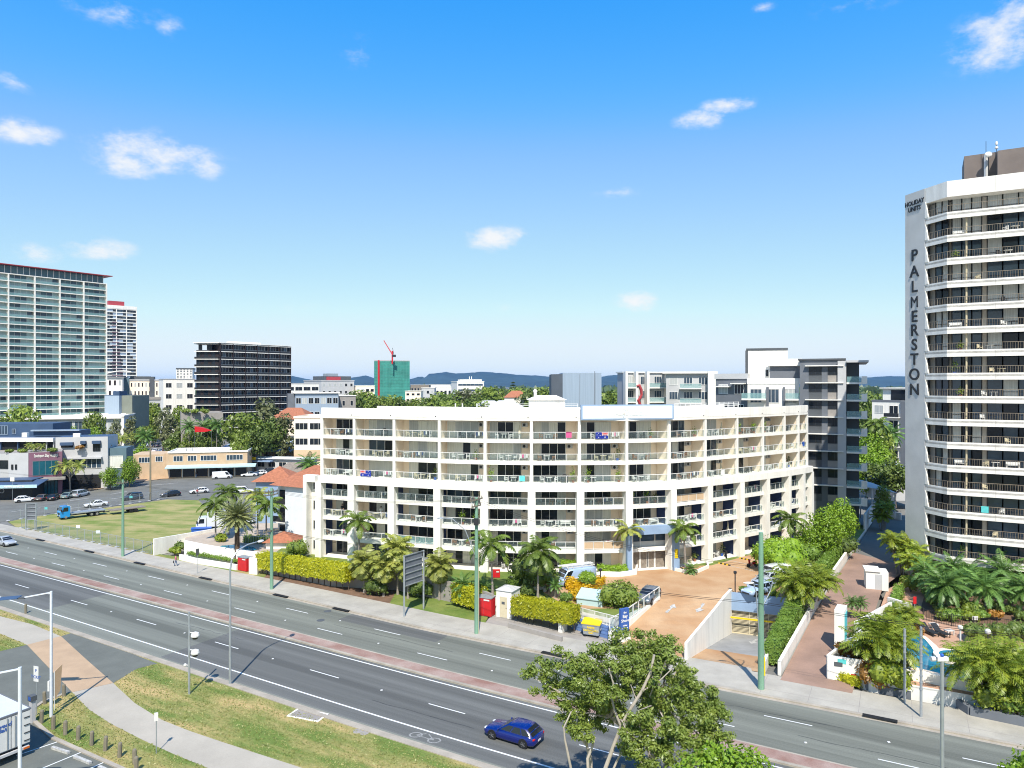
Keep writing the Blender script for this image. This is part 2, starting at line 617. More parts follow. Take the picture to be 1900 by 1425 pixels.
l_gum = LEAF('gum_leaves', (.095, .17, .025), (.41, .5, .095), .36, 1.8, (.6, .59, .27))
l_bright = LEAF('bright_tree_leaves', (.09, .19, .012), (.3, .44, .03), .3, 1.6)
l_dark = LEAF('dark_tree_leaves', (.06, .11, .02), (.2, .26, .055), .28, .5)
l_mid = LEAF('mid_tree_leaves', (.1, .17, .025), (.29, .35, .055), .3, .6)
l_fine = LEAF('casuarina_leaves', (.1, .12, .045), (.23, .24, .11), .25, .5)
l_hedge = LEAF('hedge_leaves', (.2, .25, .01), (.62, .58, .02), .28, 2.6, (.75, .62, .03))
l_hedgeg = LEAF('green_hedge_leaves', (.08, .16, .02), (.2, .29, .045), .25, 2.0)
l_gold = LEAF('golden_leaves', (.42, .27, .008), (.68, .42, .01), .2, 2)
l_palm = LEAF('palm_fronds', (.07, .13, .02), (.25, .33, .06), .32, .9)
l_palmy = LEAF('yellow_green_fronds', (.17, .22, .04), (.44, .44, .1), .32, 1.0, (.56, .38, .06))
l_gpalm = LEAF('garden_palm_fronds', (.05, .12, .025), (.2, .34, .075), .3, 1.0)
l_palmd = LEAF('date_palm_fronds', (.11, .14, .045), (.32, .33, .14), .3, .7)
l_areca = LEAF('cane_palm_fronds', (.09, .17, .016), (.35, .39, .035), .32, 1.0, (.6, .36, .04))
l_croton = LEAF('croton_leaves', (.14, .07, .02), (.45, .22, .03), .2, 2.5)
# ================================================================ GROUND, ROADS, PATHS
WP = [(-420, 311), (-160, 155.7), (-75.2, 105.2), (-33.5, 80.3), (-21.7, 73.2), (-7.9, 64.9), (4, 58.1), (21.5, 48.5), (40, 38.4), (150, -22)]
_xs = np.linspace(-420, 150, 571)
_ys = np.interp(_xs, [p[0] for p in WP], [p[1] for p in WP])
_k = np.ones(21) / 21
_ys = np.convolve(np.pad(_ys, 10, mode='reflect', reflect_type='odd'), _k, 'valid')


def Wy(x):
 return float(np.interp(x, _xs, _ys))


def rp(X_, off, z=0.0):
 """the point at distance off from the white line beside the median whose x is X_"""
 x = X_
 for _ in range(6):
  q = rp0(x, off)
  x += X_ - q.x
 return rp0(x, off, z)


def rp0(x, off, z=0.0):
 s = (Wy(x + 1) - Wy(x - 1)) / 2
 l = math.hypot(1, s)
 return Vector((x - s / l * off, Wy(x) + off / l, z))


def roff(p):
 x = p[0]
 for _ in range(12):
  q = rp(x, 0)
  s = (Wy(x + 1) - Wy(x - 1)) / 2
  l = math.hypot(1, s)
  t = ((p[0] - q.x) + (p[1] - q.y) * s) / l
  x += t / l
 q = rp(x, 0)
 return x, math.hypot(p[0] - q.x, p[1] - q.y) * (1 if p[1] > q.y else -1)


def fk(x):
 return float(np.interp(x, [-95, -55, -15, 5, 30], [12.0, 11.0, 10.4, 11.0, 11.5]))


def fb(x):
 return float(np.interp(x, [-60, -35, -15, 5, 30], [15.0, 15.3, 15.2, 16.0, 16.4]))


def xr(a, b, st=3.0):
 n = max(1, int(round((b - a) / st)))
 return [a + (b - a) * i / n for i in range(n + 1)]


def strip(mb, o0, o1, z, xs, mi=0, thick=0):
 f = lambda o, x: o(x) if callable(o) else o
 L = [rp0(x, f(o0, x), z) for x in xs]
 U = [rp0(x, f(o1, x), z) for x in xs]
 n = len(xs)
 mb.add(L + U, [(i, i + 1, n + i + 1, n + i) for i in range(n - 1)], mi)
 if thick:
  for T, flip in ((L, 0), (U, 1)):
   B = [p - Vector((0, 0, thick)) for p in T]
   mb.add(T + B, [((i, n + i, n + i + 1, i + 1) if not flip else (i, i + 1, n + i + 1, n + i)) for i in range(n - 1)], mi)
 return mb


# ramp corners (street end and gate end); the ground sheet has a hole over it
RL0, RR0 = Vector((17.0, 69.3, .1)), Vector((23.3, 66.2, .1))
RL1, RR1 = Vector((26.1, 84.9, -2.8)), Vector((32.3, 82.4, -2.8))
from mathutils.geometry import delaunay_2d_cdt
hole = [(17.0, 69.3), (23.3, 66.2), (32.3, 82.4), (33.0, 86.0), (26.4, 87.5), (26.1, 84.9)]
outer = [(-9000, -300), (9000, -300), (9000, 16000), (-9000, 16000)]
vv, ee, ff, *_ = delaunay_2d_cdt([Vector(p) for p in outer + hole], [], [list(range(4)), [4 + i for i in range(6)]], 0, 1e-5)
mb = MB()


def inside(p, poly):
 c = False
 for i in range(len(poly)):
  a, b = poly[i], poly[i - 1]
  if (a[1] > p[1]) != (b[1] > p[1]) and p[0] < (b[0] - a[0]) * (p[1] - a[1]) / (b[1] - a[1]) + a[0]:
   c = not c
 return c


keep = []
for f in ff:
 c = sum((Vector(vv[i]) for i in f), Vector((0, 0))) / len(f)
 if not inside(c, hole):
  keep.append(tuple(f))
mb.add([(v[0], v[1], -.06) for v in vv], keep)
struct('ground', mb, m_ground)

X = xr(-380, 110, 4)
mb = MB()
strip(mb, .9, fk, 0, X, 0)
strip(mb, -9.5, .9, 0, X, 1)
struct('road', mb, [m_asph_far, m_asph_near])

mb = MB()
for x0, x1 in ((-200, -52), (-30, 100)):
 strip(mb, -7.5 if x0 < -100 else -9.3, .45, .0025, xr(x0, x1, 4))
strip(mb, 7.9, 10.2, .0025, xr(-24, -12, 3))
struct('resurfaced_lane', mb, m_patch)
mb = MB()
q_ = random.Random(8)
for x0, o0, ln in ((-60, 3.2, 9), (-20, 6.4, 14), (2, 3.0, 8), (14, 8.2, 12), (-38, -2.2, 10), (-12, -5.8, 9), (-75, 6.0, 10), (22, 5.4, 9)):
 pts = [rp(x0 + ln * j / 12, o0 + q_.uniform(-.12, .12) + .02 * j, .004) for j in range(13)]
 for a_, b_ in zip(pts, pts[1:]):
  mb.bar(a_, b_, q_.uniform(.03, .06), .003)
struct('road_cracks', mb, m_charc)
mb = MB()
strip(mb, .5, 2.35, .13, X, 1, .16)
strip(mb, .8, 2.15, .136, X, 0)
struct('median_strip', mb, [m_brick, m_kerb])

mb = MB()
strip(mb, -.08, .08, .005, X)
strip(mb, -7.85, -7.68, .005, X)


def dashes(mb, off, x0, xa, xb, step=14.0, ln=3.7, w=.12):
 sx = step * .857
 x0 -= .515 * off
 n0 = int((xa - x0) / sx) - 1
 for i in range(n0, int((xb - x0) / sx) + 2):
  xc = x0 + i * sx
  if xa < xc < xb:
   strip(mb, off - w / 2, off + w / 2, .005, [xc - ln * .43, xc, xc + ln * .43])


dashes(mb, -3.9, -5.5, -200, 60)
dashes(mb, 4.6, -7.9, -200, 60)
dashes(mb, 7.7, -13.6, -200, 60)
# small raised pavement markers beside the dashes
for off, x0 in ((-3.9, -11.5), (4.6, -13.9), (7.7, -19.6)):
 for i in range(-8, 5):
  q = rp(x0 + i * 12, off, .006)
  mb.box(q.x - .09, q.x + .09, q.y - .09, q.y + .09, .004, .03)
struct('lane_markings', mb, m_line)
mb = MB()       # worn bicycle symbol on the shoulder
q = rp(-6.6, -8.7, .006)
for k in range(2):
 c = rp(-7.4 + k * 1.5, -8.7)
 for j in range(14):
  a0, a1 = 2 * math.pi * j / 14, 2 * math.pi * (j + 1) / 14
  mb.add([(c.x + r * math.cos(a), c.y + r * .75 * math.sin(a), .006) for r, a in ((.55, a0), (.55, a1), (.4, a1), (.4, a0))], [(3, 2, 1, 0)])
c0, c1 = rp(-7.4, -8.7, .006), rp(-5.9, -8.7, .006)
mb.bar(c0, c1, .1, .004)
mb.bar(c0, rp(-6.6, -8.15, .006), .1, .004)
mb.bar(c1, rp(-6.4, -8.15, .006), .1, .004)
struct('cycle_lane_marking', mb, m_bike)

# far footpath and its kerb
mb = MB()
XF = xr(-106, 110, 3)
strip(mb, lambda x: fk(x) - .35, lambda x: fk(x), .008, XF, 1)
strip(mb, lambda x: fk(x), lambda x: fk(x) + .32, .13, XF, 1, .16)
strip(mb, lambda x: fk(x) + .32, lambda x: fk(x) + 1.5, .134, XF, 0)
strip(mb, lambda x: fk(x) + 1.53, fb, .134, XF, 0)
for x in xr(-106, 60, 3.4):      # expansion joints
 strip(mb, lambda t: fk(t) + .4, fb, .1365, [x - .02, x + .02], 2)
strip(mb, lambda x: fk(x) + 1.49, lambda x: fk(x) + 1.54, .1365, XF, 2)
struct('footpath', mb, [m_conc, m_kerb, m_mid])

# near kerb, verge lawn, shared path, crossing, car park
mb = MB()
strip(mb, -9.9, -9.5, .008, X, 0)
strip(mb, -10.35, -9.9, .13, X, 0, .16)
struct('near_kerb', mb, m_kerb)
mb = MB()
mb.sheet([rp0(x, -10.3) for x in xr(-230, 75, 5)] + [Vector((75, -40, 0)), Vector((-230, -40, 0))], .06)
struct('near_lawn', mb, m_grass)
g = lambda pts, z: [P(a, b, z) for a, b in pts]
mb = MB()
mb.sheet(g([(-120, 1125), (0, 1143), (60, 1158), (113, 1180), (50, 1196), (0, 1175), (-120, 1150)], .09), .07)
mb.sheet(g([(210, 1267), (250, 1304), (300, 1335), (350, 1355), (400, 1372), (470, 1395), (560, 1424), (640, 1447), (720, 1468), (640, 1520), (520, 1478), (450, 1450), (390, 1426),
   (330, 1402), (270, 1375), (205, 1342), (165, 1316), (134, 1284)], .09), .07)
struct('shared_path', mb, m_path)
mb = MB()
mb.sheet(g([(50, 1196), (113, 1180), (160, 1223), (210, 1267), (134, 1284), (90, 1238)], .09), .078)
struct('tan_crossing', mb, m_tan)
mb = MB()
mb.sheet(g([(136, 1173), (215, 1200), (292, 1231), (255, 1240), (210, 1267), (160, 1223), (113, 1180)], .09), .066)
mb.sheet(g([(0, 1208), (50, 1196), (90, 1238), (134, 1284), (120, 1287), (80, 1302), (62, 1315), (56, 1330), (98, 1368), (160, 1396), (228, 1426), (330, 1480), (60, 1650), (-300, 1650), (-260, 1270)], .09), .066)
struct('car_park_asphalt', mb, m_asph_park)
mb = MB()
for a, b in (((56, 1331), (98, 1369)), ((98, 1369), (160, 1397)), ((160, 1397), (228, 1427)), ((228, 1427), (330, 1482)), ((120, 1287), (80, 1302)), ((80, 1302), (60, 1316)), ((60, 1316), (56, 1331))):
 mb.bar(P(*a, .1) + Vector((0, 0, .0)), P(*b, .1), .3, .12)
struct('car_park_kerb', mb, m_kerb)
mb = MB()
for a, b in (((0, 1352), (107, 1378)),):
 pass
for a, b in (((150, 1396), (70, 1429)), ((196, 1413), (120, 1447)), ((108, 1376), (30, 1402)), ((250, 1438), (170, 1475))):
 mb.bar(P(*a, .07), P(*b, .07), .1, .012)
struct('parking_bay_lines', mb, m_line)
for k, (a, b, lab) in enumerate((((97, 1388), (128, 1398), 'worn concrete wheel stop nearest the white truck'), ((138, 1405), (168, 1417), 'worn concrete wheel stop between two bay lines near the bollards'),
                                 ((184, 1424), (210, 1436), 'worn concrete wheel stop cut by the lower picture edge'))):
 m_ = MB()
 pa, pb = P(*a, .1), P(*b, .1)
 m_.bar(pa + Vector((0, 0, .05)), pb + Vector((0, 0, .05)), .22, .16)
 for t in (.25, .75):
  q = pa.lerp(pb, t)
  m_.tube([q + Vector((0, 0, .1)), q + Vector((0, 0, .16))], .03, 6)
 tag(m_.build('wheel_stop', m_linefade), lab, 'wheel stop', 'wheel stops in the car park')

# side street, its footpaths, vacant lot
mb = MB()
mb.sheet(g([(-420, 1003), (-60, 986), (0, 969), (60, 955), (200, 940), (310, 925), (372, 928), (384, 940), (398, 940), (420, 905), (480, 895), (560, 888), (560, 872), (480, 879), (300, 889), (262, 894),
   (205, 903), (165, 912), (60, 928), (0, 938), (-100, 952), (-420, 975)], 0), -.03)
struct('side_street', mb, m_asph)
mb = MB()
mb.sheet(g([(165, 910), (262, 893.5), (300, 888.5), (480, 878.5), (480, 876), (296, 884.5), (255, 889), (160, 902)], .1), .1)
struct('side_footpath', mb, m_tan)
mb = MB()
mb.sheet(g([(15, 968), (60, 958), (200, 941.5), (310, 926.5), (368, 928), (386, 945), (399, 988), (288, 1032)], .05) + [rp(x, fb(x) - .3) for x in xr(-57.5, -92, 4)], .03)
struct('vacant_lot', mb, m_lot)
mb = MB()
for a, b in (((260, 902), (330, 896)), ((205, 917), (235, 912)), ((205, 926), (255, 919)), ((20, 950), (75, 942)), ((130, 929), (165, 924)), ((120, 945), (200, 934))):
 pa, pb = P(*a, -.025), P(*b, -.025)
 mb.bar(pa, pb, .14, .01)
struct('side_street_markings', mb, m_line)

# resort platform: garden, forecourt level (2 m above the street)
RZ2 = 2.0
front = [rp(x, o) for x, o in ((-35, 17.3), (-24, 17.3), (-15, 20.4), (-5, 19.8), (-2.0, 19.4), (5.9, 19.4), (10.9, 18.4))]
plat = front + [Vector((17.2, 82.4, 0)), Vector((26.1, 84.9, 0)), Vector((32.3, 82.5, 0)), Vector((35.5, 82.9, 0)), Vector((51.5, 107.9, 0)), Vector((62, 124, 0)), Vector((62, 152, 0)), Vector((-36, 152, 0))]
mb = MB()
mb.prism(plat, -.06, RZ2, 0, 1)
struct('resort_terrace', mb, [m_whitew, m_lush])
mb = MB()
fl = [P(1000, 1086, 2), P(1060, 1066, 2), P(1090, 1056, 2), P(1190, 1053, 2), P(1320, 1049, 2), P(1390, 1030, 2), P(1470, 1010, 2), P(1500, 1000, 2), P(1512, 1010, 2), P(1470, 1060, 2), Vector((33.3, 82.6, 0)), Vector((32.3, 82.5, 0)), Vector((26.1, 84.9, 0)),
      Vector((17.2, 82.4, 0)), P(1225, 1113, 2), P(1190, 1128, 2), P(1060, 1130, 2), P(1010, 1100, 2)]
mb.sheet(fl, RZ2 + .005)
# the sloping drive up from the street
s0, s1 = Vector((10.2, 73.6, .12)), Vector((17.0, 69.3, .12))
t0, t1 = Vector((17.2, 82.4, 2.005)), Vector((26.1, 84.9, 2.005))
n = 8
L = [s0.lerp(t0, i / n) for i in range(n + 1)]
Rr = [s1.lerp(t1, i / n) for i in range(n + 1)]
for i in range(n + 1):
 e = i / n
 e2 = e * e * (3 - 2 * e) * .35 + e * .65
 L[i].z = Rr[i].z = .12 + (2.005 - .12) * e2
mb.add(L + Rr, [(i, n + 1 + i, n + 2 + i, i + 1) for i in range(n)])
LS, RS = L, Rr
q0, q1 = rp(8.0, fk(8) + .3, .14), rp(15.4, fk(15.4) + .3, .14)
struct('forecourt', mb, m_fore)
mb = MB()       # crossovers over the footpath
mb.add([(p.x, p.y, .142) for p in (rp(13.2, fk(13) + .35), rp(21.5, fk(21) + .35), rp(22.6, fb(22) + .6), rp(10.5, fb(12) + .3))], [(0, 1, 2, 3)])
struct('driveway_crossover', mb, m_conc)
mb = MB()
n = 8
Lr = [RL0.lerp(RL1, i / n) for i in range(n + 1)]
Rg = [RR0.lerp(RR1, i / n) for i in range(n + 1)]
for i in range(n):
 mb.add([Lr[i], Rg[i], Rg[i + 1], Lr[i + 1]], [(0, 1, 2, 3)], 0 if i < 3 else 1)
ext = [Lr[n], Rg[n], Vector((33.0, 86, -2.8)), Vector((26.4, 87.5, -2.8))]
mb.add(ext, [(0, 1, 2, 3)], 1)
struct('basement_ramp', mb, [m_fore, m_ramp])


def arrow(mb, a, b, w, z=.01):
 a, b = Vector(a), Vector(b)
 d = (b - a)
 l = d.length
 d.normalize()
 s = d.cross(Vector((0, 0, 1))).normalized()
 up = s.cross(d).normalized() * z
 a, b = a + up, b + up
 k = a + d * l * .62
 mb.add([a - s * w * .3, a + s * w * .3, k + s * w * .3, k - s * w * .3], [(0, 1, 2, 3)])
 mb.add([k - s * w, k + s * w, b], [(0, 1, 2)])


def on_slope(u, v):
 i = min(7, int(v * 8))
 f = v * 8 - i
 l = LS[i].lerp(LS[i + 1], f)
 r = RS[i].lerp(RS[i + 1], f)
 return l.lerp(r, u)


mb = MB()
arrow(mb, on_slope(.3, .66), on_slope(.3, .84), .55)
arrow(mb, on_slope(.72, .82), on_slope(.72, .66), .55)
c = lambda u, v: RL0.lerp(RR0, u).lerp(RL1.lerp(RR1, u), v)
arrow(mb, c(.5, .9), c(.5, .72), .5)
for a, b in (((1333, 1045), (1400, 1060)), ((1345, 1038), (1415, 1052)), ((1360, 1032), (1428, 1045)), ((1372, 1026), (1440, 1038))):
 mb.bar(P(*a, 2.012), P(*b, 2.012), .12, .006)
struct('driveway_arrows', mb, m_linefade)
for k, (a, b) in enumerate((((1333, 1045), (1355, 1050)), ((1372, 1036), (1392, 1040)))):
 m_ = MB()
 pa, pb = P(*a, 2.0), P(*b, 2.0)
 for i in range(6):
  m_.bar(pa.lerp(pb, i / 6) + Vector((0, 0, .07)), pa.lerp(pb, (i + 1) / 6) + Vector((0, 0, .07)), .2, .13, i % 2)
 tag(m_.build('speed_bump', [m_yellow, m_black]), ['yellow and black wheel stop on the forecourt in front of the scooter', 'yellow and black wheel stop nearer the round green trees'][k], 'wheel stop')

# Holiday tower driveway, podium and pool deck
mb = MB()
dl = [Vector((24.2, 64.2, .12)), Vector((33.4, 79, 1.0)), Vector((40.2, 89.6, 1.5)), Vector((51.7, 107.5, 1.5)), Vector((62.5, 124.5, 1.5)), Vector((72, 139, 1.5))]
dr = [Vector((29.4, 61.4, .12)), Vector((38.6, 76.5, 1.0)), Vector((46.5, 89.0, 1.5)), Vector((55.5, 99, 1.5)), Vector((68, 121, 1.5)), Vector((80, 137, 1.5))]
nn = len(dl)
mb.add(dl + dr, [(i, nn + i, nn + i + 1, i + 1) for i in range(3)], 0)
mb.add(dl[3:] + dr[3:], [(0, 3, 4, 1), (1, 4, 5, 2)], 1)
struct('tower_driveway', mb, [m_pave, m_asph])
mb = MB()
mb.bar((56.0, 103, 1.51), (66, 119, 1.51), .12, .01)
for k in range(3):
 for j in range(4):
  q = P(1612 + 5 * j, 1112, 1.3) if k == 0 else P(1601 + 5 * j, 1140, 1.3)
  mb.bar(q, q + Vector((.3, .8, 0)), .12, .01)
struct('driveway_markings', mb, m_linefade)
pod = [Vector((30.6, 63.9, 0))] + [rp(x, fb(x) + .5) for x in (31.5, 34, 38, 42, 50, 60)] + [Vector((95, 60, 0)), Vector((95, 150, 0)), Vector((82, 138, 0)), Vector((57, 98.5, 0)), Vector((46.9, 88.8, 0)), Vector((38.9, 76.2, 0))]
mb = MB()
mb.prism(pod, -.06, 1.25, 0, 1)
struct('tower_podium', mb, [m_whitew, m_deck])
mb = MB()
mb.sheet([P(1708, 1130, 1.25), P(1718, 1146, 1.25), P(1766, 1157, 1.25), P(1850, 1162, 1.25), P(1925, 1168, 1.25), P(1925, 1072, 1.25), P(1725, 1072, 1.25)], 1.256)
struct('palm_bed', mb, m_dirt)
# swimming pool of the tower, sunk in its deck: coping ring + water
poolc = [(1585, 1200), (1598, 1186), (1625, 1180), (1652, 1178), (1675, 1176), (1700, 1177), (1716, 1186), (1728, 1200), (1735, 1212), (1750, 1222), (1772, 1230), (1800, 1238), (1800, 1256), (1745, 1250), (1705, 1240), (1660, 1226), (1610, 1214)]
pw = [P(a, b, 1.26) for a, b in poolc]
cen = sum(pw, Vector()) / len(pw)
mb = MB()
N = len(pw)
out = [cen + (p - cen) * (1 + .75 / (p - cen).length) for p in pw]
mb.add([(p.x, p.y, 1.29) for p in out] + [(p.x, p.y, 1.29) for p in pw], [(i, (i + 1) % N, N + (i + 1) % N, N + i) for i in range(N)], 0)
mb.add([(p.x, p.y, 1.25) for p in out] + [(p.x, p.y, 1.29) for p in out], [(i, (i + 1) % N, N + (i + 1) % N, N + i) for i in range(N)], 0)
struct('pool_coping', mb, m_cream)
mb = MB()
mb.sheet(pw, 1.262)
struct('pool_water', mb, m_water)
sp = P(1775, 1222, 1.3)
mb = MB()
mb.lathe([(1.9, 0), (1.9, .3), (1.45, .32), (1.45, .24)], 24, (sp.x, sp.y, 1.26))
struct('spa_coping', mb, m_cream)
mb = MB()
mb.lathe([(1.44, 0), (1.44, .3)], 24, (sp.x, sp.y, 1.26))
struct('spa_water', mb, m_water)

# resort pool terrace on the left
pt = [A(345, 110.2), A(385, 108), A(420, 106.3), A(455, 104.6), A(500, 103), Vector((-34.5, 102.4, 0)), Vector((-34.5, 128, 0)), Vector((-46, 128, 0)), Vector((-49.0, 123.6, 0)), Vector((-53.5, 116, 0))]
mb = MB()
mb.prism(pt, -.05, 1.9, 0, 1)
struct('pool_terrace', mb, [m_white, m_terr])
mb = MB()
mb.sheet([P(a, b, 1.92) for a, b in ((402, 1017), (412, 1012), (440, 1011), (470, 1015), (478, 1020), (455, 1023), (430, 1024), (410, 1022))], 1.915)
struct('resort_pool_water', mb, m_water)
mb = MB()
gw = [rp(x, fb(x) - .3) for x in xr(-62, -34, 3)]
mb.sheet(gw + [rp(-35, 17.2), A(500, 102.9), A(455, 104.5), A(420, 106.2), A(385, 107.9), A(345, 110.1), A(300, 112)], .11)
struct('verge_lawn', mb, m_grass)
mb = MB()
mb.sheet([rp(x, fb(x) - .3) for x in xr(-34.5, -15, 3)] + [rp(-15, 20.3), rp(-24, 17.2), rp(-34.5, 17.2)], .12)
struct('garden_bed', mb, m_dirt)
mb = MB()
mb.sheet([rp(x, fb(x) - .3) for x in xr(-15, -3, 3)] + [rp(-2.6, 18.3), rp(-5, 19.7), rp(-15, 20.3)], .124)
struct('verge_turf', mb, m_lush)
mb = MB()
mb.sheet([rp(x, fb(x) - .3) for x in xr(-3, 10.5, 3)] + [rp(10.9, 18.3), rp(5.9, 19.3), rp(-2, 19.3)], .12)
struct('verge_paving', mb, m_mid)

# distant land: hills as ridges with depth, and the bush at their feet


def ridge(name, D, depth, prof, seed):
 r = random.Random(seed)
 pts = []
 for (a, b), (c2, d2) in zip(prof, prof[1:]):
  k = max(2, int((c2 - a) / 6))
  for i in range(k):
   t = i / k
   pts.append((a + (c2 - a) * t, b + (d2 - b) * t + r.uniform(-.35, .35)))
 rows = []
 K = 7
 for j in range(K + 1):
  t = j / K
  row = []
  for (px, py) in pts:
   zt = Z(py, D) + 2
   dd = D - depth * (1 - t) + r.uniform(-.5, .5) * depth * .12
   zz = zt * (t ** .8) * (1 if j == K else r.uniform(.82, 1.0))
   row.append(((px - CX) / F * D, dd, zz))
  rows.append(row)
 rows.append([(x, D + depth, 0) for (x, y, z) in rows[-1]])
 nn_ = len(pts)
 mb = MB()
 mb.add([p for row in rows for p in row], [(j * nn_ + i, j * nn_ + i + 1, (j + 1) * nn_ + i + 1, (j + 1) * nn_ + i) for j in range(len(rows) - 1) for i in range(nn_ - 1)])
 return struct(name, mb, m_hill, True)


ridge('hills', 8200, 1500, [(-400, 708), (100, 709), (520, 707), (533, 700), (545, 698), (556, 701), (575, 705), (600, 706), (640, 703), (656, 701), (668, 698.5), (678, 697), (692, 702), (705, 704), (760, 704), (772, 700), (782, 699), (790, 703), (797, 694),
       (812, 692.5), (828, 690.5), (846, 693), (868, 692), (900, 690), (935, 693), (965, 696), (1000, 697), (1030, 700), (1115, 699), (1140, 696), (1165, 697), (1200, 699), (1300, 702), (1500, 704), (1590, 701.5), (1620, 700), (1650, 698),
       (1690, 699), (1740, 702), (1900, 703), (2300, 706)], 3)
ridge('foothills', 6800, 900, [(-400, 712), (520, 711), (700, 709), (840, 708), (900, 710), (1010, 708), (1080, 706), (1140, 707), (1160, 704), (1200, 707), (1500, 709), (1600, 706), (1650, 705), (1700, 707), (1900, 709), (2300, 711)], 9)
# ================================================================ RESORT BUILDING (curved, seven storeys)
BP = [(597, 103.3), (657, 101.3), (731, 99.2), (815, 96.8), (900, 95.1), (986, 94.4), (1075, 94.4), (1163, 94.9), (1242, 96.4), (1309, 99.7), (1368, 103.5), (1416, 107.0), (1456, 110.5), (1482, 113.2), (1498, 115.5)]
Q = [A(a, d, 0) for a, d in BP]
NB = len(Q) - 1
FLH = 2.91
fz = [FLH * k for k in range(8)]
RO = Vector((4.0, 96.0, RZ2))
resort = thing('apartment_resort', 'long curved white resort block of seven storeys with open balconies behind the palms', 'apartment building', RO)


def frame(i):
 p, q = Q[i], Q[i + 1]
 ex = (q - p).normalized()
 ey = Vector((-ex.y, ex.x, 0))
 o = Vector((p.x - RO.x, p.y - RO.y, 0))
 return Matrix(((ex.x, ey.x, 0, o.x), (ex.y, ey.y, 0, o.y), (0, 0, 1, 0), (0, 0, 0, 1))), (q - p).length


FR = [frame(i) for i in range(NB)]


def offs(d):
 """the facade line moved back by d, in resort coordinates"""
 out = []
 for i in range(NB + 1):
  if i == 0:
   n = FR[0][0].to_3x3() @ Vector((0, 1, 0))
   s = 1
  elif i == NB:
   n = FR[-1][0].to_3x3() @ Vector((0, 1, 0))
   s = 1
  else:
   a = FR[i - 1][0].to_3x3() @ Vector((0, 1, 0))
   b = FR[i][0].to_3x3() @ Vector((0, 1, 0))
   n = (a + b).normalized()
   s = 1 / n.dot(a)
  out.append(Vector((Q[i].x - RO.x, Q[i].y - RO.y, 0)) + n * d * s)
 return out


def band(mb, d0, d1, z0, z1, mi=0, i0=0, i1=None):
 i1 = NB if i1 is None else i1
 a, b = offs(d0)[i0:i1 + 1], offs(d1)[i0:i1 + 1]
 for k in range(len(a) - 1):
  lo = [a[k], a[k + 1], b[k + 1], b[k]]
  s = len(mb.v)
  mb.hexa([(p.x, p.y, z0) for p in lo], [(p.x, p.y, z1) for p in lo], mi)
 return mb


DP = 2.5
mb = MB()
band(mb, DP, 15, 0, fz[7] - .02)
mb.build('wall', m_cream, resort)
for k in range(0, 7):
 mb = MB()
 if k == 0:
  band(mb, -.3, DP - .004, -.3, .06)
 elif k < 4:
  band(mb, -.32, DP - .004, fz[k] - .4, fz[k] + .08)
 elif k == 4:
  band(mb, -.95, DP - .004, fz[k] - .85, fz[k] + .1)
 else:
  band(mb, -.02, DP - .004, fz[k] - .34, fz[k] + .08)
 o = mb.build('floor_slab', m_white, resort)
mb = MB()
band(mb, -.1, 15.2, fz[7] - .3, fz[7] + .02)
mb.build('roof', m_white, resort)
for a, b, h in ((-.12, .25, 1.2), (14.9, 15.2, 1.0)):
 mb = MB()
 band(mb, a, b, fz[7] + .022, fz[7] + h)
 mb.build('parapet', m_white, resort)
for i in range(NB):
 Mx, w = FR[i]
 mb = MB()
 mb.tube([(w * .93, -.16, fz[7] + .22), (w * .93, -.1, fz[7] + .22)], .07, 8)
 mb.xf(Mx)
 mb.build('parapet_drain', m_charc, resort)
o0, o2 = offs(0), offs(DP)
for i in range(NB + 1):
 Mx, w = FR[min(i, NB - 1)]
 xo = 0 if i < NB else w
 mb = MB()
 s = 0
 mb.box(xo - .19, xo + .19, -.06, .32, fz[4] + .1, fz[7] - .3)
 mb.xf(Mx)
 mb.build('column', m_white, resort)
 mb = MB()
 wd = .5 if i < 11 else .38
 mb.box(xo - wd, xo + wd, -.93, .3, -.3, fz[4] - .85)
 mb.xf(Mx)
 mb.build('pier', m_white, resort)
 mb = MB()
 mb.box(xo - .09, xo + .09, .33, DP - .01, fz[4] + .12, fz[7] - .32)
 mb.box(xo - .09, xo + .09, .31, DP - .01, .08, fz[4] - .87, 1 if (i % 3 != 1 or i > 7) else 0)
 mb.xf(Mx)
 mb.build('partition', [m_cream, m_navy], resort)
wr = random.Random(21)
gl = [m_glass, m_curt, m_rail, m_curtg, m_glassb]
winspots = {}
for k in range(7):
 for i in range(NB):
  if i == 7 and k < 2:
   continue
  Mx, w = FR[i]
  x0, x1 = (.16 * w, .97 * w) if i < 3 else (.05 * w, (.74 if w > 5.4 else .66) * w)
  z0, z1 = fz[k] + .1, fz[k + 1] - .55
  mb = MB()
  n = 4 if x1 - x0 > 3.2 else 3
  pat = wr.choice(['cggc', 'ccgc', 'gggc', 'cgcc', 'ggcg', 'cccc', 'cggg', 'bbgb', 'cccg', 'gcgg'])
  for j in range(n):
   a, b = x0 + (x1 - x0) * j / n, x0 + (x1 - x0) * (j + 1) / n
   mi = {'c': 1 if wr.random() < .6 else 3, 'g': 0, 'b': 4}[pat[j % 4]]
   mb.box(a + .03, b - .03, DP - .07 - .03 * (j % 2), DP - .03, z0 + .06, z1 - .05, mi)
   mb.box(a - .03, a + .03, DP - .13, DP - .02, z0, z1, 2)
  mb.box(x1 - .03, x1 + .03, DP - .13, DP - .02, z0, z1, 2)
  mb.box(x0 + .031, x1 - .031, DP - .125, DP - .02, z1 - .05, z1 + .02, 2)
  mb.xf(Mx)
  mb.build('window', gl, resort)
  winspots[(k, i)] = (x0, x1)
nr = 0
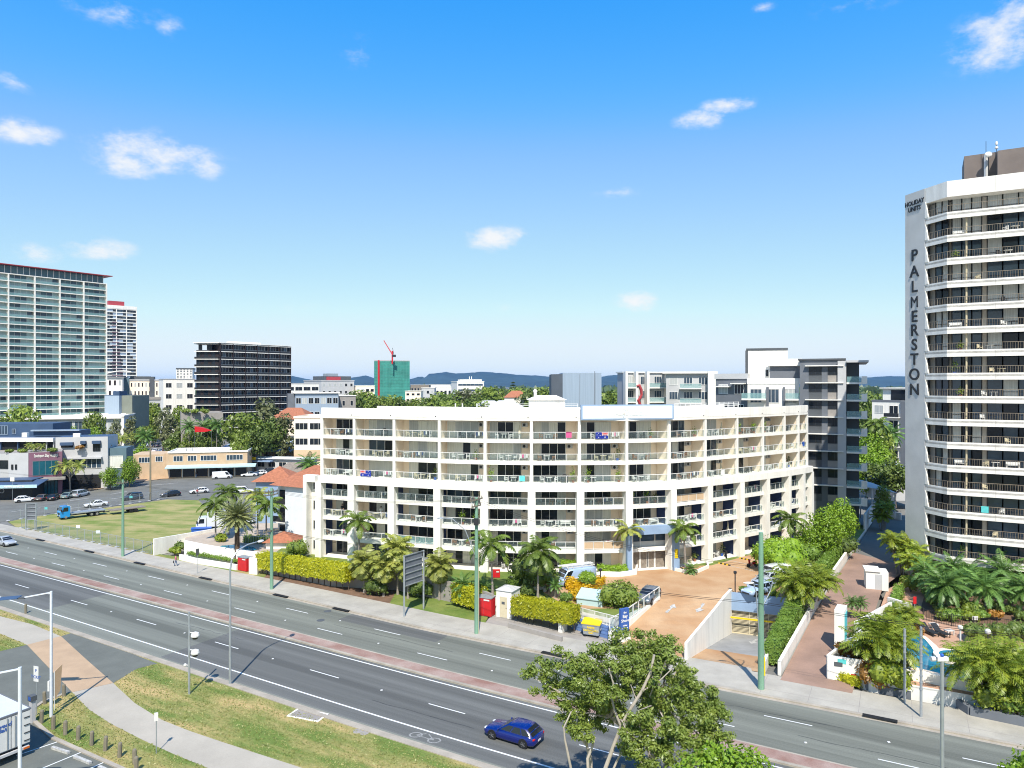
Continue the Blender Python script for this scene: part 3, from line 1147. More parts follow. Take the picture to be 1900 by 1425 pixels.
for k in range(1, 7):
 for i in range(NB):
  if (i == 7 and k < 2) or (k == 6 and i == 99):
   continue
  Mx, w = FR[i]
  y = .1 if k >= 4 else -.2
  e = .2 if k >= 4 else .5
  z = fz[k] + .1
  mb = MB()
  mb.box(e, w - e, y - .035, y + .035, z + .98, z + 1.05)
  mb.box(e, w - e, y - .025, y + .025, z + .06, z + .11)
  n = max(3, int(round((w - 2 * e) / 1.35)))
  for j in range(n + 1):
   x = e + (w - 2 * e) * j / n
   x = min(max(x, e + .03), w - e - .03)
   mb.box(x - .028, x + .028, y - .03, y + .03, z - .02, z + .978)
   if j < n:
    xx = e + (w - 2 * e) * (j + 1) / n
    mi = 1
    if (k, i) in ((1, 6), (3, 8)):
     mi = 2
    if (k, i) == (1, 2):
     mi = 3
    mb.box(x + .05, xx - .05, y - .008, y + .008, z + .112, z + .97, mi)
  mb.xf(Mx)
  ra = mb.build('railing', [m_rail, m_clear, m_beige, m_clearg], resort)
  if (k, i) in ((1, 6), (3, 8)):
   ra['label'] = 'railing closed with a tan bamboo screen'
# air conditioners fixed on the balcony walls
for k in range(1, 7):
 for i in range(3, NB):
  if wr.random() < .62 and not (i == 7 and k < 2):
   Mx, w = FR[i]
   x = winspots[(k, i)][1] + .55
   if x + .45 > w - .15:
    continue
   mb = MB()
   mb.box(x - .4, x + .4, DP - .42, DP - .02, fz[k] + 1.7, fz[k] + 2.25)
   mb.tube([(x - .1, DP - .44, fz[k] + 1.98), (x - .1, DP - .42, fz[k] + 1.98)], .2, 10, 1)
   mb.xf(Mx)
   mb.build('air_conditioner', [m_lgrey, m_charc], resort)
# entrance portal in the eighth bay
Mx, w = FR[7]
mb = MB()
mb.box(-.3, w + .3, -1.25, -.96, 5.0, 6.1)
mb.box(-.3, w + .3, -.956, .1, 5.3, 6.0)
mb.box(-.55, .1, -1.5, -.95, 0, 5.0)
mb.box(w - .1, w + .75, -1.5, -.95, 0, 5.0)
mb.xf(Mx)
mb.build('entrance_portal', m_blueg, resort)
mb = MB()
mb.box(.2, w - .2, .6, .7, 2.65, 3.7, 1)
mb.box(.2, w - .2, .65, .75, 3.7, 5.2, 0)
for x in (.2, w * .35, w * .7, w - .2):
 mb.box(x - .05, x + .05, .55, .78, .06, 5.2, 2)
mb.xf(Mx)
mb.build('entrance_glazing', [m_glassb, m_lgrey, m_rail], resort)
for x0, x1 in ((.25, w * .35 - .05), (w * .35 + .05, w * .52), (w * .54, w * .7 - .05), (w * .7 + .05, w - .25)):
 mb = MB()
 mb.box(x0, x1, .66, .71, .07, 2.6, 0)
 mb.box(x0, x0 + .06, .62, .74, .07, 2.6, 1)
 mb.box(x1 - .06, x1, .62, .74, .07, 2.6, 1)
 mb.xf(Mx)
 mb.build('glass_door', [m_oldtile, m_rail], resort)
mb = MB()
mb.box(w + .02, w + .5, -1.56, -1.51, 1.7, 2.9)
mb.xf(Mx)
tag(mb.build('notice', m_yellow, resort), 'plain yellow notice on the blue portal column')
# end wing on the left: two piers, a recessed wall with small windows
Mx, w = FR[0]
mb = MB()
mb.box(-2.6, -2.0, -.93, 5.5, -.3, fz[4] - .85)
mb.box(-2.6, -.51, -.93, .2, fz[4] - .85, fz[4] + .1)
mb.box(-1.99, -.1, .3, 8.0, -.3, fz[4] - .87)
mb.xf(Mx)
mb.build('end_wing', m_white, resort)
for k in range(4):
 mb = MB()
 mb.box(-1.6, -.85, .2, .29, fz[k] + .9, fz[k] + 2.1, 0)
 mb.box(-1.66, -.79, .22, .295, fz[k] + .84, fz[k] + .9, 1)
 mb.box(-1.66, -.79, .22, .295, fz[k] + 2.1, fz[k] + 2.16, 1)
 mb.xf(Mx)
 mb.build('window', [m_glass, m_rail], resort)
# sign on the roof edge
Ma, wa = FR[6]
p0 = Ma @ Vector((.1, -.62, 0))
p1 = FR[7][0] @ Vector((FR[7][1] + .35, -.62, 0))
dx = (p1 - p0)
sw = dx.length
sg = thing('tmp', None, None)
mb = MB()
mb.box(0, sw, 0, .3, 0, 2.0, 1)
mb.box(.22, sw - .22, -.03, .0, .15, 1.85, 0)
sgo = mb.build('sign_board', [M('pale_blue_sign', (.78, .88, .95), .4, .02, .3), m_blueg], resort, loc=(p0.x, p0.y, fz[7] - .12), rz=math.atan2(dx.y, dx.x))
bpy.data.objects.remove(sg)
for s, size, x, z, sx in (('THE', .34, sw * .47, 1.28, 1.15), ('PALMS RESORT', .78, sw * .53, .8, 1.0)):
 t = text_mesh('lettering', s, size, m_white, sgo, .02, .012, .25, sx)
 t.location = (x, -.05, z)
 t.rotation_euler = (rad(90), 0, 0)
mb = MB()
mb.box(1.6, 3.4, -.045, -.032, .45, 1.6)
o = mb.build('blank_panel', m_white, sgo)
# things on the roof
def rloc(px, D):
 p = A(px, D)
 return p.x - RO.x, p.y - RO.y
zr = fz[7] + .02
mb = MB()
x, y = rloc(982, 103)
mb.box(x, x + 5.2, y, y + 4, zr, zr + 2.3)
mb.add([(x - .3, y - .3, zr + 2.3), (x + 5.5, y - .3, zr + 2.3), (x + 5.5, y + 4.3, zr + 2.3), (x - .3, y + 4.3, zr + 2.3), (x + 1.2, y + 2, zr + 2.95), (x + 4, y + 2, zr + 2.95)],
       [(0, 1, 5, 4), (1, 2, 5), (2, 3, 4, 5), (3, 0, 4), (3, 2, 1, 0)])
lh = mb.build('lift_house', m_white, resort)
mb = MB()
mb.tube([(x + .9, y + 1, zr + 2.4), (x + .9, y + 1, zr + 3.5)], .22, 8)
mb.ell((x + .9, y + 1, zr + 3.55), .3)
mb.build('vent_pipe', m_white, lh)
mb = MB()
x, y = rloc(690, 108)
mb.box(x, x + 12, y, y + 5, zr, zr + .5)
mb.build('roof_plant_room', m_white, resort)
for (a, b, D) in ((900, 1072, 98.5), (1252, 1310, 100.5), (1316, 1370, 106)):
 mb = MB()
 x0, y0 = rloc(a, D)
 x1, y1 = rloc(b, D + (0 if a < 1200 else 3))
 for z in (.45, .75, 1.05, 1.35, 1.55):
  mb.bar((x0, y0, zr + z + .3), (x1, y1, zr + z + .3), .05, .06)
 for j in range(7):
  t = j / 6
  mb.bar((x0 + (x1 - x0) * t, y0 + (y1 - y0) * t, zr), (x0 + (x1 - x0) * t, y0 + (y1 - y0) * t, zr + 1.9), .07)
 mb.build('roof_railing', m_rail, resort)
for a, D in ((845, 99), (858, 99), (885, 98.6)):
 x, y = rloc(a, D)
 mb = MB()
 mb.tube([(x, y, zr), (x, y, zr + 1.9)], .09, 8)
 mb.build('vent_pipe', m_rail, resort)
for a, D, s in ((770, 104, .8), (1010, 97.5, .7), (1035, 97.5, .9), (820, 105, .6)):
 x, y = rloc(a, D)
 mb = MB()
 mb.box(x, x + s * 1.4, y, y + s, zr, zr + s * .8)
 mb.tube([(x + s * .7, y - .02, zr + s * .4), (x + s * .7, y, zr + s * .4)], .25, 8, 1)
 mb.build('air_conditioner', [m_lgrey, m_charc], resort)

# ---------------------------------------------------------------- balcony furniture: each piece a thing of its own


def proto(name, mb, mats):
 o = mb.build(name, mats)
 return o


def pl_chair(mat):
 b = MB()
 b.box(-.24, .24, -.22, .24, .4, .45)
 b.box(-.24, .24, .2, .26, .45, .88)
 for sx in (-.22, .22):
  for sy in (-.2, .22):
   b.bar((sx, sy, 0), (sx * .95, sy * .95, .4), .05)
  b.box(sx - .03, sx + .03, -.2, .22, .62, .66)
  b.bar((sx, -.18, .4), (sx, -.18, .63), .04)
 return b, mat


def pl_table(mat):
 b = MB()
 b.lathe([(.45, 0), (.47, .02), (.47, .05)], 14, (0, 0, .68))
 for a in range(4):
  an = a * math.pi / 2 + .78
  b.bar((.36 * math.cos(an), .36 * math.sin(an), 0), (.3 * math.cos(an), .3 * math.sin(an), .69), .05)
 return b, mat


def pot_plant(mat, h=1.0):
 b = MB()
 b.lathe([(.13, 0), (.2, .32), (.22, .34), (.17, .34)], 10, (0, 0, 0), 1)
 b.tube([(0, 0, .3), (.02, 0, h * .7)], .02, 5, 2)
 n = 90
 c = nrg.normal(size=(n, 3)) * np.array([.2, .2, h * .22]) + np.array([0, 0, h * .75])
 b.leaves(c, nrg.normal(size=(n, 3)) + np.array([0, -.3, .6]), .11, .5, 0)
 return b, mat


def towel_rack(cloths):
 b = MB()
 for x in (-.6, .6):
  b.bar((x, -.25, 0), (x, .15, .95), .03)
  b.bar((x, .25, 0), (x, -.15, .95), .03)
 for y, z in ((-.15, .95), (.15, .95), (0, .5)):
  b.bar((-.6, y, z), (.6, y, z), .025)
 for j in range(4):
  x = -.5 + j * .28
  b.box(x, x + .22, -.175, -.16, .35 + .12 * (j % 2), .97, 1 + j % (len(cloths)))
 return b, [m_rail] + cloths


def bench(mat):
 b = MB()
 b.box(-.7, .7, -.22, .22, .4, .45)
 b.box(-.7, .7, .2, .25, .5, .85)
 for x in (-.62, .62):
  b.box(x - .04, x + .04, -.2, .25, 0, .4)
  b.box(x - .04, x + .04, -.2, .24, .6, .65)
 return b, mat


def bbq():
 b = MB()
 b.box(-.5, .5, -.25, .25, .75, .9)
 b.lathe([(.3, 0), (.28, .15), (.15, .24), (.02, .26)], 12, (0, 0, .9))
 for x in (-.4, .4):
  for y in (-.2, .2):
   b.bar((x, y, 0), (x, y, .75), .05)
 b.box(-.42, .42, -.2, .2, .2, .24)
 return b, m_charc


def towel(mat):
 b = MB()
 b.box(-.38, .38, -.055, -.045, .3, 1.06)
 b.box(-.38, .38, .045, .055, .62, 1.06)
 b.box(-.38, .38, -.055, .055, 1.06, 1.075)
 return b, mat


def umbrella(mat):
 b = MB()
 b.lathe([(.22, 0), (.22, .06)], 10, (0, 0, 0), 1)
 b.tube([(0, 0, 0), (0, 0, 2.0)], .03, 6, 1)
 b.lathe([(.2, .8), (.13, 1.2), (.05, 1.9), (.01, 2.0)], 8, (0, 0, 0), 0)
 return b, [mat, m_rail]


PR = {}


def put(kind, label, cat, builder, i, k, tx, ty, rz=0.0, group='balcony furniture of the curved resort'):
 Mx, w = FR[i]
 loc = Mx @ Vector((w * tx, ty, 0)) + RO
 loc.z = RO.z + fz[k] + .09
 a = math.atan2(Mx[1][0], Mx[0][0])
 if kind not in PR:
  b, mt = builder()
  o = b.build(kind, mt)
  PR[kind] = o
  # PR holds the first of its kind; the name says what it is
  o.name = cat.replace(' ', '_')
 else:
  o = PR[kind].copy()
  COL.objects.link(o)
 o.location = loc
 o.rotation_euler = (0, 0, a + rz)
 tag(o, label, cat, group)
 return o


FLN = ['ground-level terrace', 'lowest raised balcony row', 'second raised balcony row', 'third raised balcony row', 'fourth raised balcony row', 'fifth raised balcony row', 'top balcony row']
SH = ['ground terrace', 'first-floor balcony', 'second-floor balcony', 'third-floor balcony', 'fourth-floor balcony', 'fifth-floor balcony', 'sixth-floor balcony']
fr = random.Random(77)
chairs = [('white plastic chair', 'chair', lambda: pl_chair(m_plasw)), ('cream plastic chair', 'chair', lambda: pl_chair(m_plasc)), ('dark metal chair', 'chair', lambda: pl_chair(m_charc)), ('brown wooden chair', 'chair', lambda: pl_chair(m_wood))]
tables = [('round white table', 'table', lambda: pl_table(m_plasw)), ('round cream table', 'table', lambda: pl_table(m_plasc)), ('round dark table', 'table', lambda: pl_table(m_charc))]
extras = [('leafy potted plant', 'plant', lambda: pot_plant([l_mid, m_terra, m_barkd], 1.1)), ('tall dark potted plant', 'plant', lambda: pot_plant([l_dark, m_blue_pl, m_barkd], 1.5)),
          ('clothes airer with pale washing', 'clothes airer', lambda: towel_rack([m_plasw, m_pink, m_lgrey])), ('clothes airer with dark washing', 'clothes airer', lambda: towel_rack([m_navy, m_plasw, m_charc])),
          ('white slatted bench', 'bench', lambda: bench(m_plasw)), ('black barbecue', 'barbecue', bbq), ('folded cream umbrella', 'umbrella', lambda: umbrella(m_plasc))]


def where(k, i):
 return '%s, %s resort bay from left' % (SH[k], ORD[i])


for k in range(0, 7):
 for i in range(NB):
  if i == 7 and k < 2:
   continue
  if k == 0 and (i < 2 or fr.random() < .6):
   continue
  yb = .95 if k >= 4 else .7
  Mx, w = FR[i]
  ln = where(k, i)
  c = fr.choice(chairs)
  t0 = fr.uniform(.2, .6)
  sp = .95 / w
  put(c[0], '%s left of its table, %s' % (c[0], ln), c[1], c[2], i, k, t0 - sp, yb + fr.uniform(-.1, .3), 1.57 + fr.uniform(-.4, .4))
  if fr.random() < .85:
   put(c[0], '%s right of its table, %s' % (c[0], ln), c[1], c[2], i, k, t0 + sp, yb + fr.uniform(-.1, .3), -1.57 + fr.uniform(-.4, .4))
  t = tables[chairs.index(c) % 3]
  put(t[0], '%s on the %s' % (t[0], ln), t[1], t[2], i, k, t0, yb + .1)
  if fr.random() < .62:
   e = fr.choice(extras)
   put(e[0], '%s on the %s' % (e[0], ln), e[1], e[2], i, k, min(.84, t0 + 2.1 / w), yb + .1, fr.uniform(-.3, .3))
PR_PLANT = PR


def flag(i, k, tx, label):
 Mx, w = FR[i]
 y = (.0 if k >= 4 else -.3)
 loc = Mx @ Vector((w * tx, y, 0)) + RO
 loc.z = RO.z + fz[k] + .25
 b = MB()
 b.box(0, 1.7, -.015, .0, 0, .86, 0)
 b.box(0, .85, -.022, -.0152, .43, .86, 0)
 for (c0, c1, wd, mi, yy) in (((0, .43), (.85, .86), .13, 1, -.024), ((0, .86), (.85, .43), .13, 1, -.0245), ((0, .645), (.85, .645), .2, 1, -.025), ((.425, .43), (.425, .86), .2, 1, -.0255),
                                 ((0, .43), (.85, .86), .045, 2, -.026), ((0, .86), (.85, .43), .045, 2, -.0265), ((0, .645), (.85, .645), .11, 2, -.027), ((.425, .43), (.425, .86), .11, 2, -.0275)):
  d = Vector((c1[0] - c0[0], 0, c1[1] - c0[1]))
  n = Vector((-d.z, 0, d.x)).normalized() * wd / 2
  pts = [Vector((c0[0], yy, c0[1])) + n, Vector((c0[0], yy, c0[1])) - n, Vector((c1[0], yy, c1[1])) - n, Vector((c1[0], yy, c1[1])) + n]
  b.add(pts, [(0, 1, 2, 3)], mi)
 for sx, sz, r in ((.42, .2, .12), (1.28, .7, .07), (1.28, .15, .08), (1.08, .45, .07), (1.5, .5, .07), (1.36, .36, .04)):
  pts = []
  for j in range(14):
   rr = r if j % 2 == 0 else r * .45
   a = math.pi / 2 + j * math.pi / 7
   pts.append((sx + rr * math.cos(a), -.024, sz + rr * math.sin(a)))
  b.add(pts, [tuple(range(14))], 1)
 o = b.build('flag', [M('flag_blue', (.01, .03, .3), .8, .05, 2), m_plasw, m_red], None, loc=loc, rz=math.atan2(Mx[1][0], Mx[0][0]))
 tag(o, label, 'flag')
 if i == 6:
  o.scale = (-1, 1, 1)
  o.location = o.location + Mx.to_3x3() @ Vector((1.7, 0, 0))


flag(6, 6, .34, 'blue flag with stars hung on a sixth-floor balcony right under the roof sign')
flag(1, 4, .16, 'blue flag with stars hung on a fourth-floor balcony near the left end of the resort')
put('pink_towel', 'pink towel over the railing of the sixth-floor balcony left of the roof sign', 'towel', lambda: towel(m_pink), 5, 6, .78, .12)
put('turquoise_towel', 'turquoise towel over the railing of the fourth-floor balcony in the fifth bay', 'towel', lambda: towel(m_turq), 4, 4, .8, .12)
put('blue_towel', 'blue towel over the railing of the fifth-floor balcony at the far right bay', 'towel', lambda: towel(m_blue_pl), 13, 5, .6, .12)
put('white_towel', 'white towel over the railing of the fourth-floor balcony in the tenth bay', 'towel', lambda: towel(m_plasw), 9, 4, .55, .12)
for (i, k, t) in ((11, 6, .2), (10, 6, .75), (10, 6, .2), (4, 4, .12), (5, 4, .88), (6, 4, .85), (6, 4, .2), (7, 3, .15), (7, 3, .5), (3, 2, .5), (3, 2, .8)):
 s = 'left' if t < .4 else 'middle' if t < .7 else 'right'
 put('bushy', 'bushy green plant at the %s of the %s' % (s, where(k, i)), 'plant', lambda: pot_plant([l_bright, m_terra, m_barkd], 1.7), i, k, t, .55 if k >= 4 else .3, t)
# ================================================================ HOLIDAY TOWER ON THE RIGHT
TO = Vector((56, 95, 1.25))
tower = thing('holiday_tower', 'tall pale holiday tower with wrapped balconies and large dark letters down its blank edge wall', 'apartment tower', TO)
tA, tB, tC = Vector((53.4, 96.4)), Vector((54.08, 93.0)), Vector((54.9, 89.6))
ud = Vector((math.cos(rad(-30)), math.sin(rad(-30))))
vd = Vector((-ud.y, ud.x))
tE = tC + ud * 17
tl = lambda p, z: (p[0] - TO.x, p[1] - TO.y, z - TO.z)
FT = 2.9
slabz = [48.5 - FT * k for k in range(16)]      # floor tops, from the top storey down (world height)
ROOFZ = 50.8
e1 = (tC - tB).normalized()
n1 = Vector((e1.y, -e1.x))                       # outwards of the short facet
if n1.x > 0:
 n1 = -n1
mb = MB()                                        # blank edge wall carrying the letters
aw = (tB - tA).normalized()
nw = Vector((aw.y, -aw.x))
if nw.x > 0:
 nw = -nw
poly = [tA, tB, tB - nw * .45, tA - nw * .45]
mb.prism([tl(p, 0)[:2] for p in poly], 0, 52.6 - TO.z)
bw = tA + vd * 14
mb.prism([tl(p, 0)[:2] for p in (tA - nw * .46, tA - nw * .46 + vd * 14, tE + vd * 22, tE + vd * 8, tC + vd * 6.5)], 0, 50.8 - TO.z)
mb.build('edge_wall', M('pale_grey_concrete', (.66, .65, .62), .85, .07, .35, fine=.05), tower)
glz = 1.9                                        # balcony depth
iB = tB - n1 * .1 + Vector((.75, .2))
iC = tC + vd * glz + ud * .6
iE = tE + vd * glz
oB = tB + Vector((.05, -.05))
for k, z in enumerate(slabz):
 mb = MB()
 # slab with upstand spandrel
 mb.prism([tl(p, 0)[:2] for p in (oB, tC, tE, iE + vd * .3, iC + vd * .3, iB + Vector((.2, .4)))], z - .25 - TO.z, z - TO.z)
 for a, b in ((oB, tC), (tC, tE)):
  d = (b - a).normalized()
  nrm = Vector((d.y, -d.x))
  lo = [a, b, b - nrm * .15, a - nrm * .15]
  mb.hexa([tl(p, z - .66) for p in lo], [tl(p, z + .2) for p in lo])
 mb.build('balcony_slab', m_whitew, tower)
 mb = MB()
 for a, b in ((oB, tC), (tC, tE)):
  d = (b - a).normalized()
  nrm = Vector((d.y, -d.x))
  a2, b2 = a - nrm * .08, b - nrm * .08
  mb.bar(tl(a2, z + 1.05), tl(b2, z + 1.05), .06, .05)
  L = (b2 - a2).length
  nb = int(L / .26)
  for j in range(nb):
   q = a2 + d * (.08 + j * .26)
   mb.bar(tl(q, z + .19), tl(q, z + 1.03), .02 if j % 7 else .05, None)
 mb.build('railing', [M('bronze_railing', (.3, .25, .19), .45, .1, 2)] if k == 0 else [bpy.data.materials['bronze_railing']], tower)
mb = MB()
for a, b in ((oB, tC), (tC, tE)):
 d = (b - a).normalized()
 nrm = Vector((d.y, -d.x))
 lo = [a, b, b - nrm * .2, a - nrm * .2]
 mb.hexa([tl(p, ROOFZ) for p in lo], [tl(p, 52.6) for p in lo])
mb.prism([tl(p, 0)[:2] for p in (oB, tC, tE, iE + vd * 6, iC + vd * 5, iB + Vector((1, 4)))], ROOFZ - .2 - TO.z, ROOFZ - .004 - TO.z)
mb.build('roof_parapet', m_whitew, tower)
# joints in the spandrels read as thin dark lines
mb = MB()
for t in (5.1, 10.2, 15.3):
 q = tC + ud * t
 for z in slabz:
  mb.hexa([tl(p, z - .61) for p in (q - vd * .004, q + ud * .03 - vd * .004, q + ud * .03 + vd * .05, q + vd * .05)], [tl(p, z + .115) for p in (q - vd * .004, q + ud * .03 - vd * .004, q + ud * .03 + vd * .05, q + vd * .05)])
 mb.hexa([tl(p, ROOFZ + .02) for p in (q - vd * .004, q + ud * .03 - vd * .004, q + ud * .03 + vd * .05, q + vd * .05)], [tl(p, 52.59) for p in (q - vd * .004, q + ud * .03 - vd * .004, q + ud * .03 + vd * .05, q + vd * .05)])
mb.build('spandrel_joint', m_mid, tower)
# windows: per floor, three panes groups
tr = random.Random(4)
for k, z in enumerate(slabz):
 top = (slabz[k - 1] if k else 51.0) - .3
 segs = [(iC, iC + ud * 3.2, 3), (iC + ud * 3.75, iC + ud * 8.6, 3), (iC + ud * 9.1, iC + ud * 13.6, 3), (iB + e1 * .9, iC - e1 * .15 - ud * .25, 2)]
 for a, b, n in segs:
  mb = MB()
  d = (b - a) / n
  nrm = Vector((d.y, -d.x)).normalized()
  allc = tr.random() < (.9 if k < 1 else .1)
  for j in range(n):
   p0, p1 = a + d * j + d.normalized() * .05, a + d * (j + 1) - d.normalized() * .05
   mi = 1 if (allc or tr.random() < .13) else (3 if tr.random() < .7 else 0)
   lo = [p0, p1, p1 - nrm * .05, p0 - nrm * .05]
   mb.hexa([tl(p, z + .05) for p in lo], [tl(p, top) for p in lo], mi)
   for q in (a + d * j, a + d * (j + 1)):
    mb.bar(tl(q + nrm * .03, z), tl(q + nrm * .03, top), .1, .1, 2)
  mb.bar(tl(a + nrm * .03, z + .72), tl(b + nrm * .03, z + .72), .06, .06, 2)
  mb.build('window', [m_glass, m_curtg, m_charc, m_glassb], tower)
mb = MB()
mb.prism([tl(p, 0)[:2] for p in (iC + vd * .06 - ud * .1, iE + vd * .06, iE + vd * 6, iC + vd * 5)], 0, ROOFZ - .3 - TO.z)
mb.prism([tl(p, 0)[:2] for p in (iB + Vector((.06, .1)), iB + e1 * .9 + Vector((.06, 0)), iC + vd * .2, iC + vd * 4, iB + vd * 3)], 0, ROOFZ - .35 - TO.z)
for a0, a1 in ((3.25, 3.7), (8.65, 9.05)):
 lo = [iC + ud * a0, iC + ud * a1, iC + ud * a1 + vd * .1, iC + ud * a0 + vd * .1]
 mb.hexa([tl(p - vd * .06, TO.z) for p in lo], [tl(p - vd * .06, ROOFZ - .3) for p in lo])
mb.build('wall', m_towerwall, tower)
for k in range(1, 16):
 q = tC + ud * 2.1 + vd * .5
 mb = MB()
 mb.tube([tl(q, slabz[k]), tl(q, slabz[k - 1] - .25)], .11, 8)
 mb.build('post', M('cream_post', (.62, .53, .36), .7, .05, 1) if k == 1 else bpy.data.materials['cream_post'], tower)
# flared white edge beside the wall, one wedge a storey
for k in range(0, 16):
 z = slabz[k]
 t2 = (slabz[k - 1] - .64) if k else ROOFZ
 p = tB
 w0, w1 = .55, .12
 mb = MB()
 dd = e1
 lo = [p, p + dd * w0, p + dd * w0 - nw * .2, p - nw * .2]
 hi = [p, p + dd * w1, p + dd * w1 - nw * .2, p - nw * .2]
 off = nw * .02
 mb.hexa([tl(q + off, z + .205) for q in lo], [tl(q + off, t2) for q in hi])
 mb.build('balcony_fin', m_white, tower)
# plant rooms, mast and dishes on the roof
PRZ = 52.5
mb = MB()
c0 = A(1789, 99)
c1 = A(1850, 97)
mb.prism([tl(p, 0)[:2] for p in (Vector((c0.x, c0.y)), Vector((c0.x, c0.y)) + ud * 5.2, Vector((c0.x, c0.y)) + ud * 5.2 + vd * 6, Vector((c0.x, c0.y)) + vd * 6)], 50 - TO.z, Z(290, 99) - TO.z)
mb.build('plant_room', m_boxbrown, tower)
q = A(1851, 95.5)
q = Vector((q.x, q.y))
mb = MB()
mb.prism([tl(p, 0)[:2] for p in (q, q + ud * 12, q + ud * 12 + vd * 9, q + vd * 9)], 50 - TO.z, Z(279.5, 95.5) - TO.z)
mb.build('plant_room', m_boxbrown, tower)
q = A(1853, 93.5, 0)
mb = MB()
mb.lathe([(2.9, 0), (2.9, 2.6)], 28, tl(q, 51.0))
mb.build('water_tank', m_mid, tower)
q = A(1830, 97.5)
mb = MB()
mb.tube([tl(q, 51), tl(q, Z(287, 97.5))], .28, 10)
mb.build('flue', m_rail, tower)
q = A(1834, 96.5)
mb = MB()
mb.bar(tl(q, 52), tl(q, Z(288, 96.5)), .12, None, 0)
mb.ell(tl(q, Z(287, 96.5)), (.5, .3, .4), 10, 7, 1)
mb.build('dish_antenna', [m_charc, m_white], tower)
for a, y0 in ((1829.5, 262), (1849, 263)):
 q = A(a, 97)
 mb = MB()
 mb.tube([tl(q, 53), tl(q, Z(y0, 97))], .035, 6)
 if a > 1840:
  mb.ell(tl(q, Z(266, 97)), (.16, .16, .3), 8, 6, 1)
  mb.ell(tl(q, Z(274, 97)), (.22, .2, .2), 8, 6, 1)
 mb.build('mast', [m_charc, m_white], tower)
# letters on the edge wall
ang = math.atan2(aw.y, aw.x)
mid = (tA + tB) / 2 + nw * .03
for ch, py in zip('PALMERSTON', (474, 504, 532, 561, 587.5, 613, 640, 667, 695, 723)):
 t = text_mesh('letter', ch, 2.15, m_charc, tower, .05, 0 if ch == 'M' else .03, 0, .88 if ch == 'M' else 1.1)
 t.location = tl(mid - aw * .05, Z(py + .5, 94.7))
 t.rotation_euler = (rad(90), 0, ang)
for s, py in (('HOLIDAY', 376), ('UNITS', 387.5)):
 t = text_mesh('lettering', s, .86, m_charc, tower, .04, .012, 0, .92)
 t.location = tl(mid - aw * .05, Z(py, 94.7))
 t.rotation_euler = (rad(90), 0, ang)
# furniture on the tower balconies
tord = ['top', 'second highest', 'third highest', 'fourth highest', 'fifth highest', 'sixth highest', 'seventh highest', 'eighth highest', 'ninth highest', 'tenth highest', 'eleventh highest', 'twelfth highest', 'thirteenth highest', 'fourteenth highest', 'fifteenth highest', 'lowest']


def tput(kind, builder, cat, label, k, t, dep=.9, rz=0.0):
 if kind not in PR:
  b, mt = builder()
  o = b.build(cat.replace(' ', '_'), mt)
  PR[kind] = o
 else:
  o = PR[kind].copy()
  COL.objects.link(o)
 q = tC + ud * t + vd * dep
 o.location = (q.x, q.y, slabz[k] + .004)
 o.rotation_euler = (0, 0, rad(-30) + rz)
 tag(o, label, cat, 'balcony furniture of the holiday tower')


for k in range(1, 16):
 c = chairs[tr.randrange(3)]
 t = tr.uniform(3.0, 6.4)
 nm = 'on the %s balcony of the holiday tower' % tord[k]
 tput(c[0], c[2], c[1], '%s %s' % (c[0], nm), k, t, .8, tr.uniform(-1, 1))
 if tr.random() < .7:
  tb = tables[tr.randrange(3)]
  tput(tb[0], tb[2], tb[1], '%s %s' % (tb[0], nm), k, t + 1.0, .8)
 if tr.random() < .4:
  e = extras[tr.choice((0, 1, 4))]
  tput(e[0], e[2], e[1], '%s %s' % (e[0], nm), k, tr.uniform(.8, 1.6), .8)
tput('white slatted bench', lambda: bench(m_plasw), 'bench', 'white slatted bench behind the railing, right of the tower post', 11, 6.9, .7)
tput('turquoise_towel', lambda: towel(m_turq), 'towel', 'turquoise towel hung over the railing low on the holiday tower', 13, 4.0, .1)
# ================================================================ OTHER BUILDINGS
PANE = {}


def win_mesh(key, w, h, gm, fm, bars=1):
 """one window: frame, mullions, recessed pane; shared mesh"""
 kk = (key, round(w, 2), round(h, 2), gm.name, fm.name, bars)
 if kk in PANE:
  return PANE[kk]
 b = MB()
 f = min(.09, w * .08)
 b.box(-w / 2 + f, w / 2 - f, -.02, .0, f, h - f, 0)
 b.box(-w / 2, w / 2, -.07, .0, 0, f, 1)
 b.box(-w / 2, w / 2, -.07, .0, h - f, h, 1)
 b.box(-w / 2, -w / 2 + f, -.065, .0, f, h - f, 1)
 b.box(w / 2 - f, w / 2, -.065, .0, f, h - f, 1)
 for j in range(1, bars):
  x = -w / 2 + w * j / bars
  b.box(x - .035, x + .035, -.05, .0, f, h - f, 1)
 o = b.build('window', [gm, fm])
 me = o.data
 bpy.data.objects.remove(o)
 PANE[kk] = me
 return me


def place_windows(root, spots, name='window', cap=100):
 """spots: (mesh, (x,y,z), rz); the first hundred are objects, the rest one stuff part"""
 for me, loc, rz in spots[:cap]:
  o = bpy.data.objects.new(name, me)
  COL.objects.link(o)
  o.parent = root
  o.location = loc
  o.rotation_euler = (0, 0, rz)
 rest = spots[cap:]
 if rest:
  b = MB()
  mats = []
  for me, loc, rz in rest:
   Mx = Matrix.Translation(loc) @ Matrix.Rotation(rz, 4, 'Z')
   o = len(b.v)
   b.v.extend([tuple(Mx @ v.co) for v in me.vertices])
   for p in me.polygons:
    mt = me.materials[p.material_index]
    if mt not in mats:
     mats.append(mt)
    b.f.append(tuple(i + o for i in p.vertices))
    b.m.append(mats.index(mt))
  o = b.build(name, mats, root)
  o['kind'] = 'stuff'


br = random.Random(99)


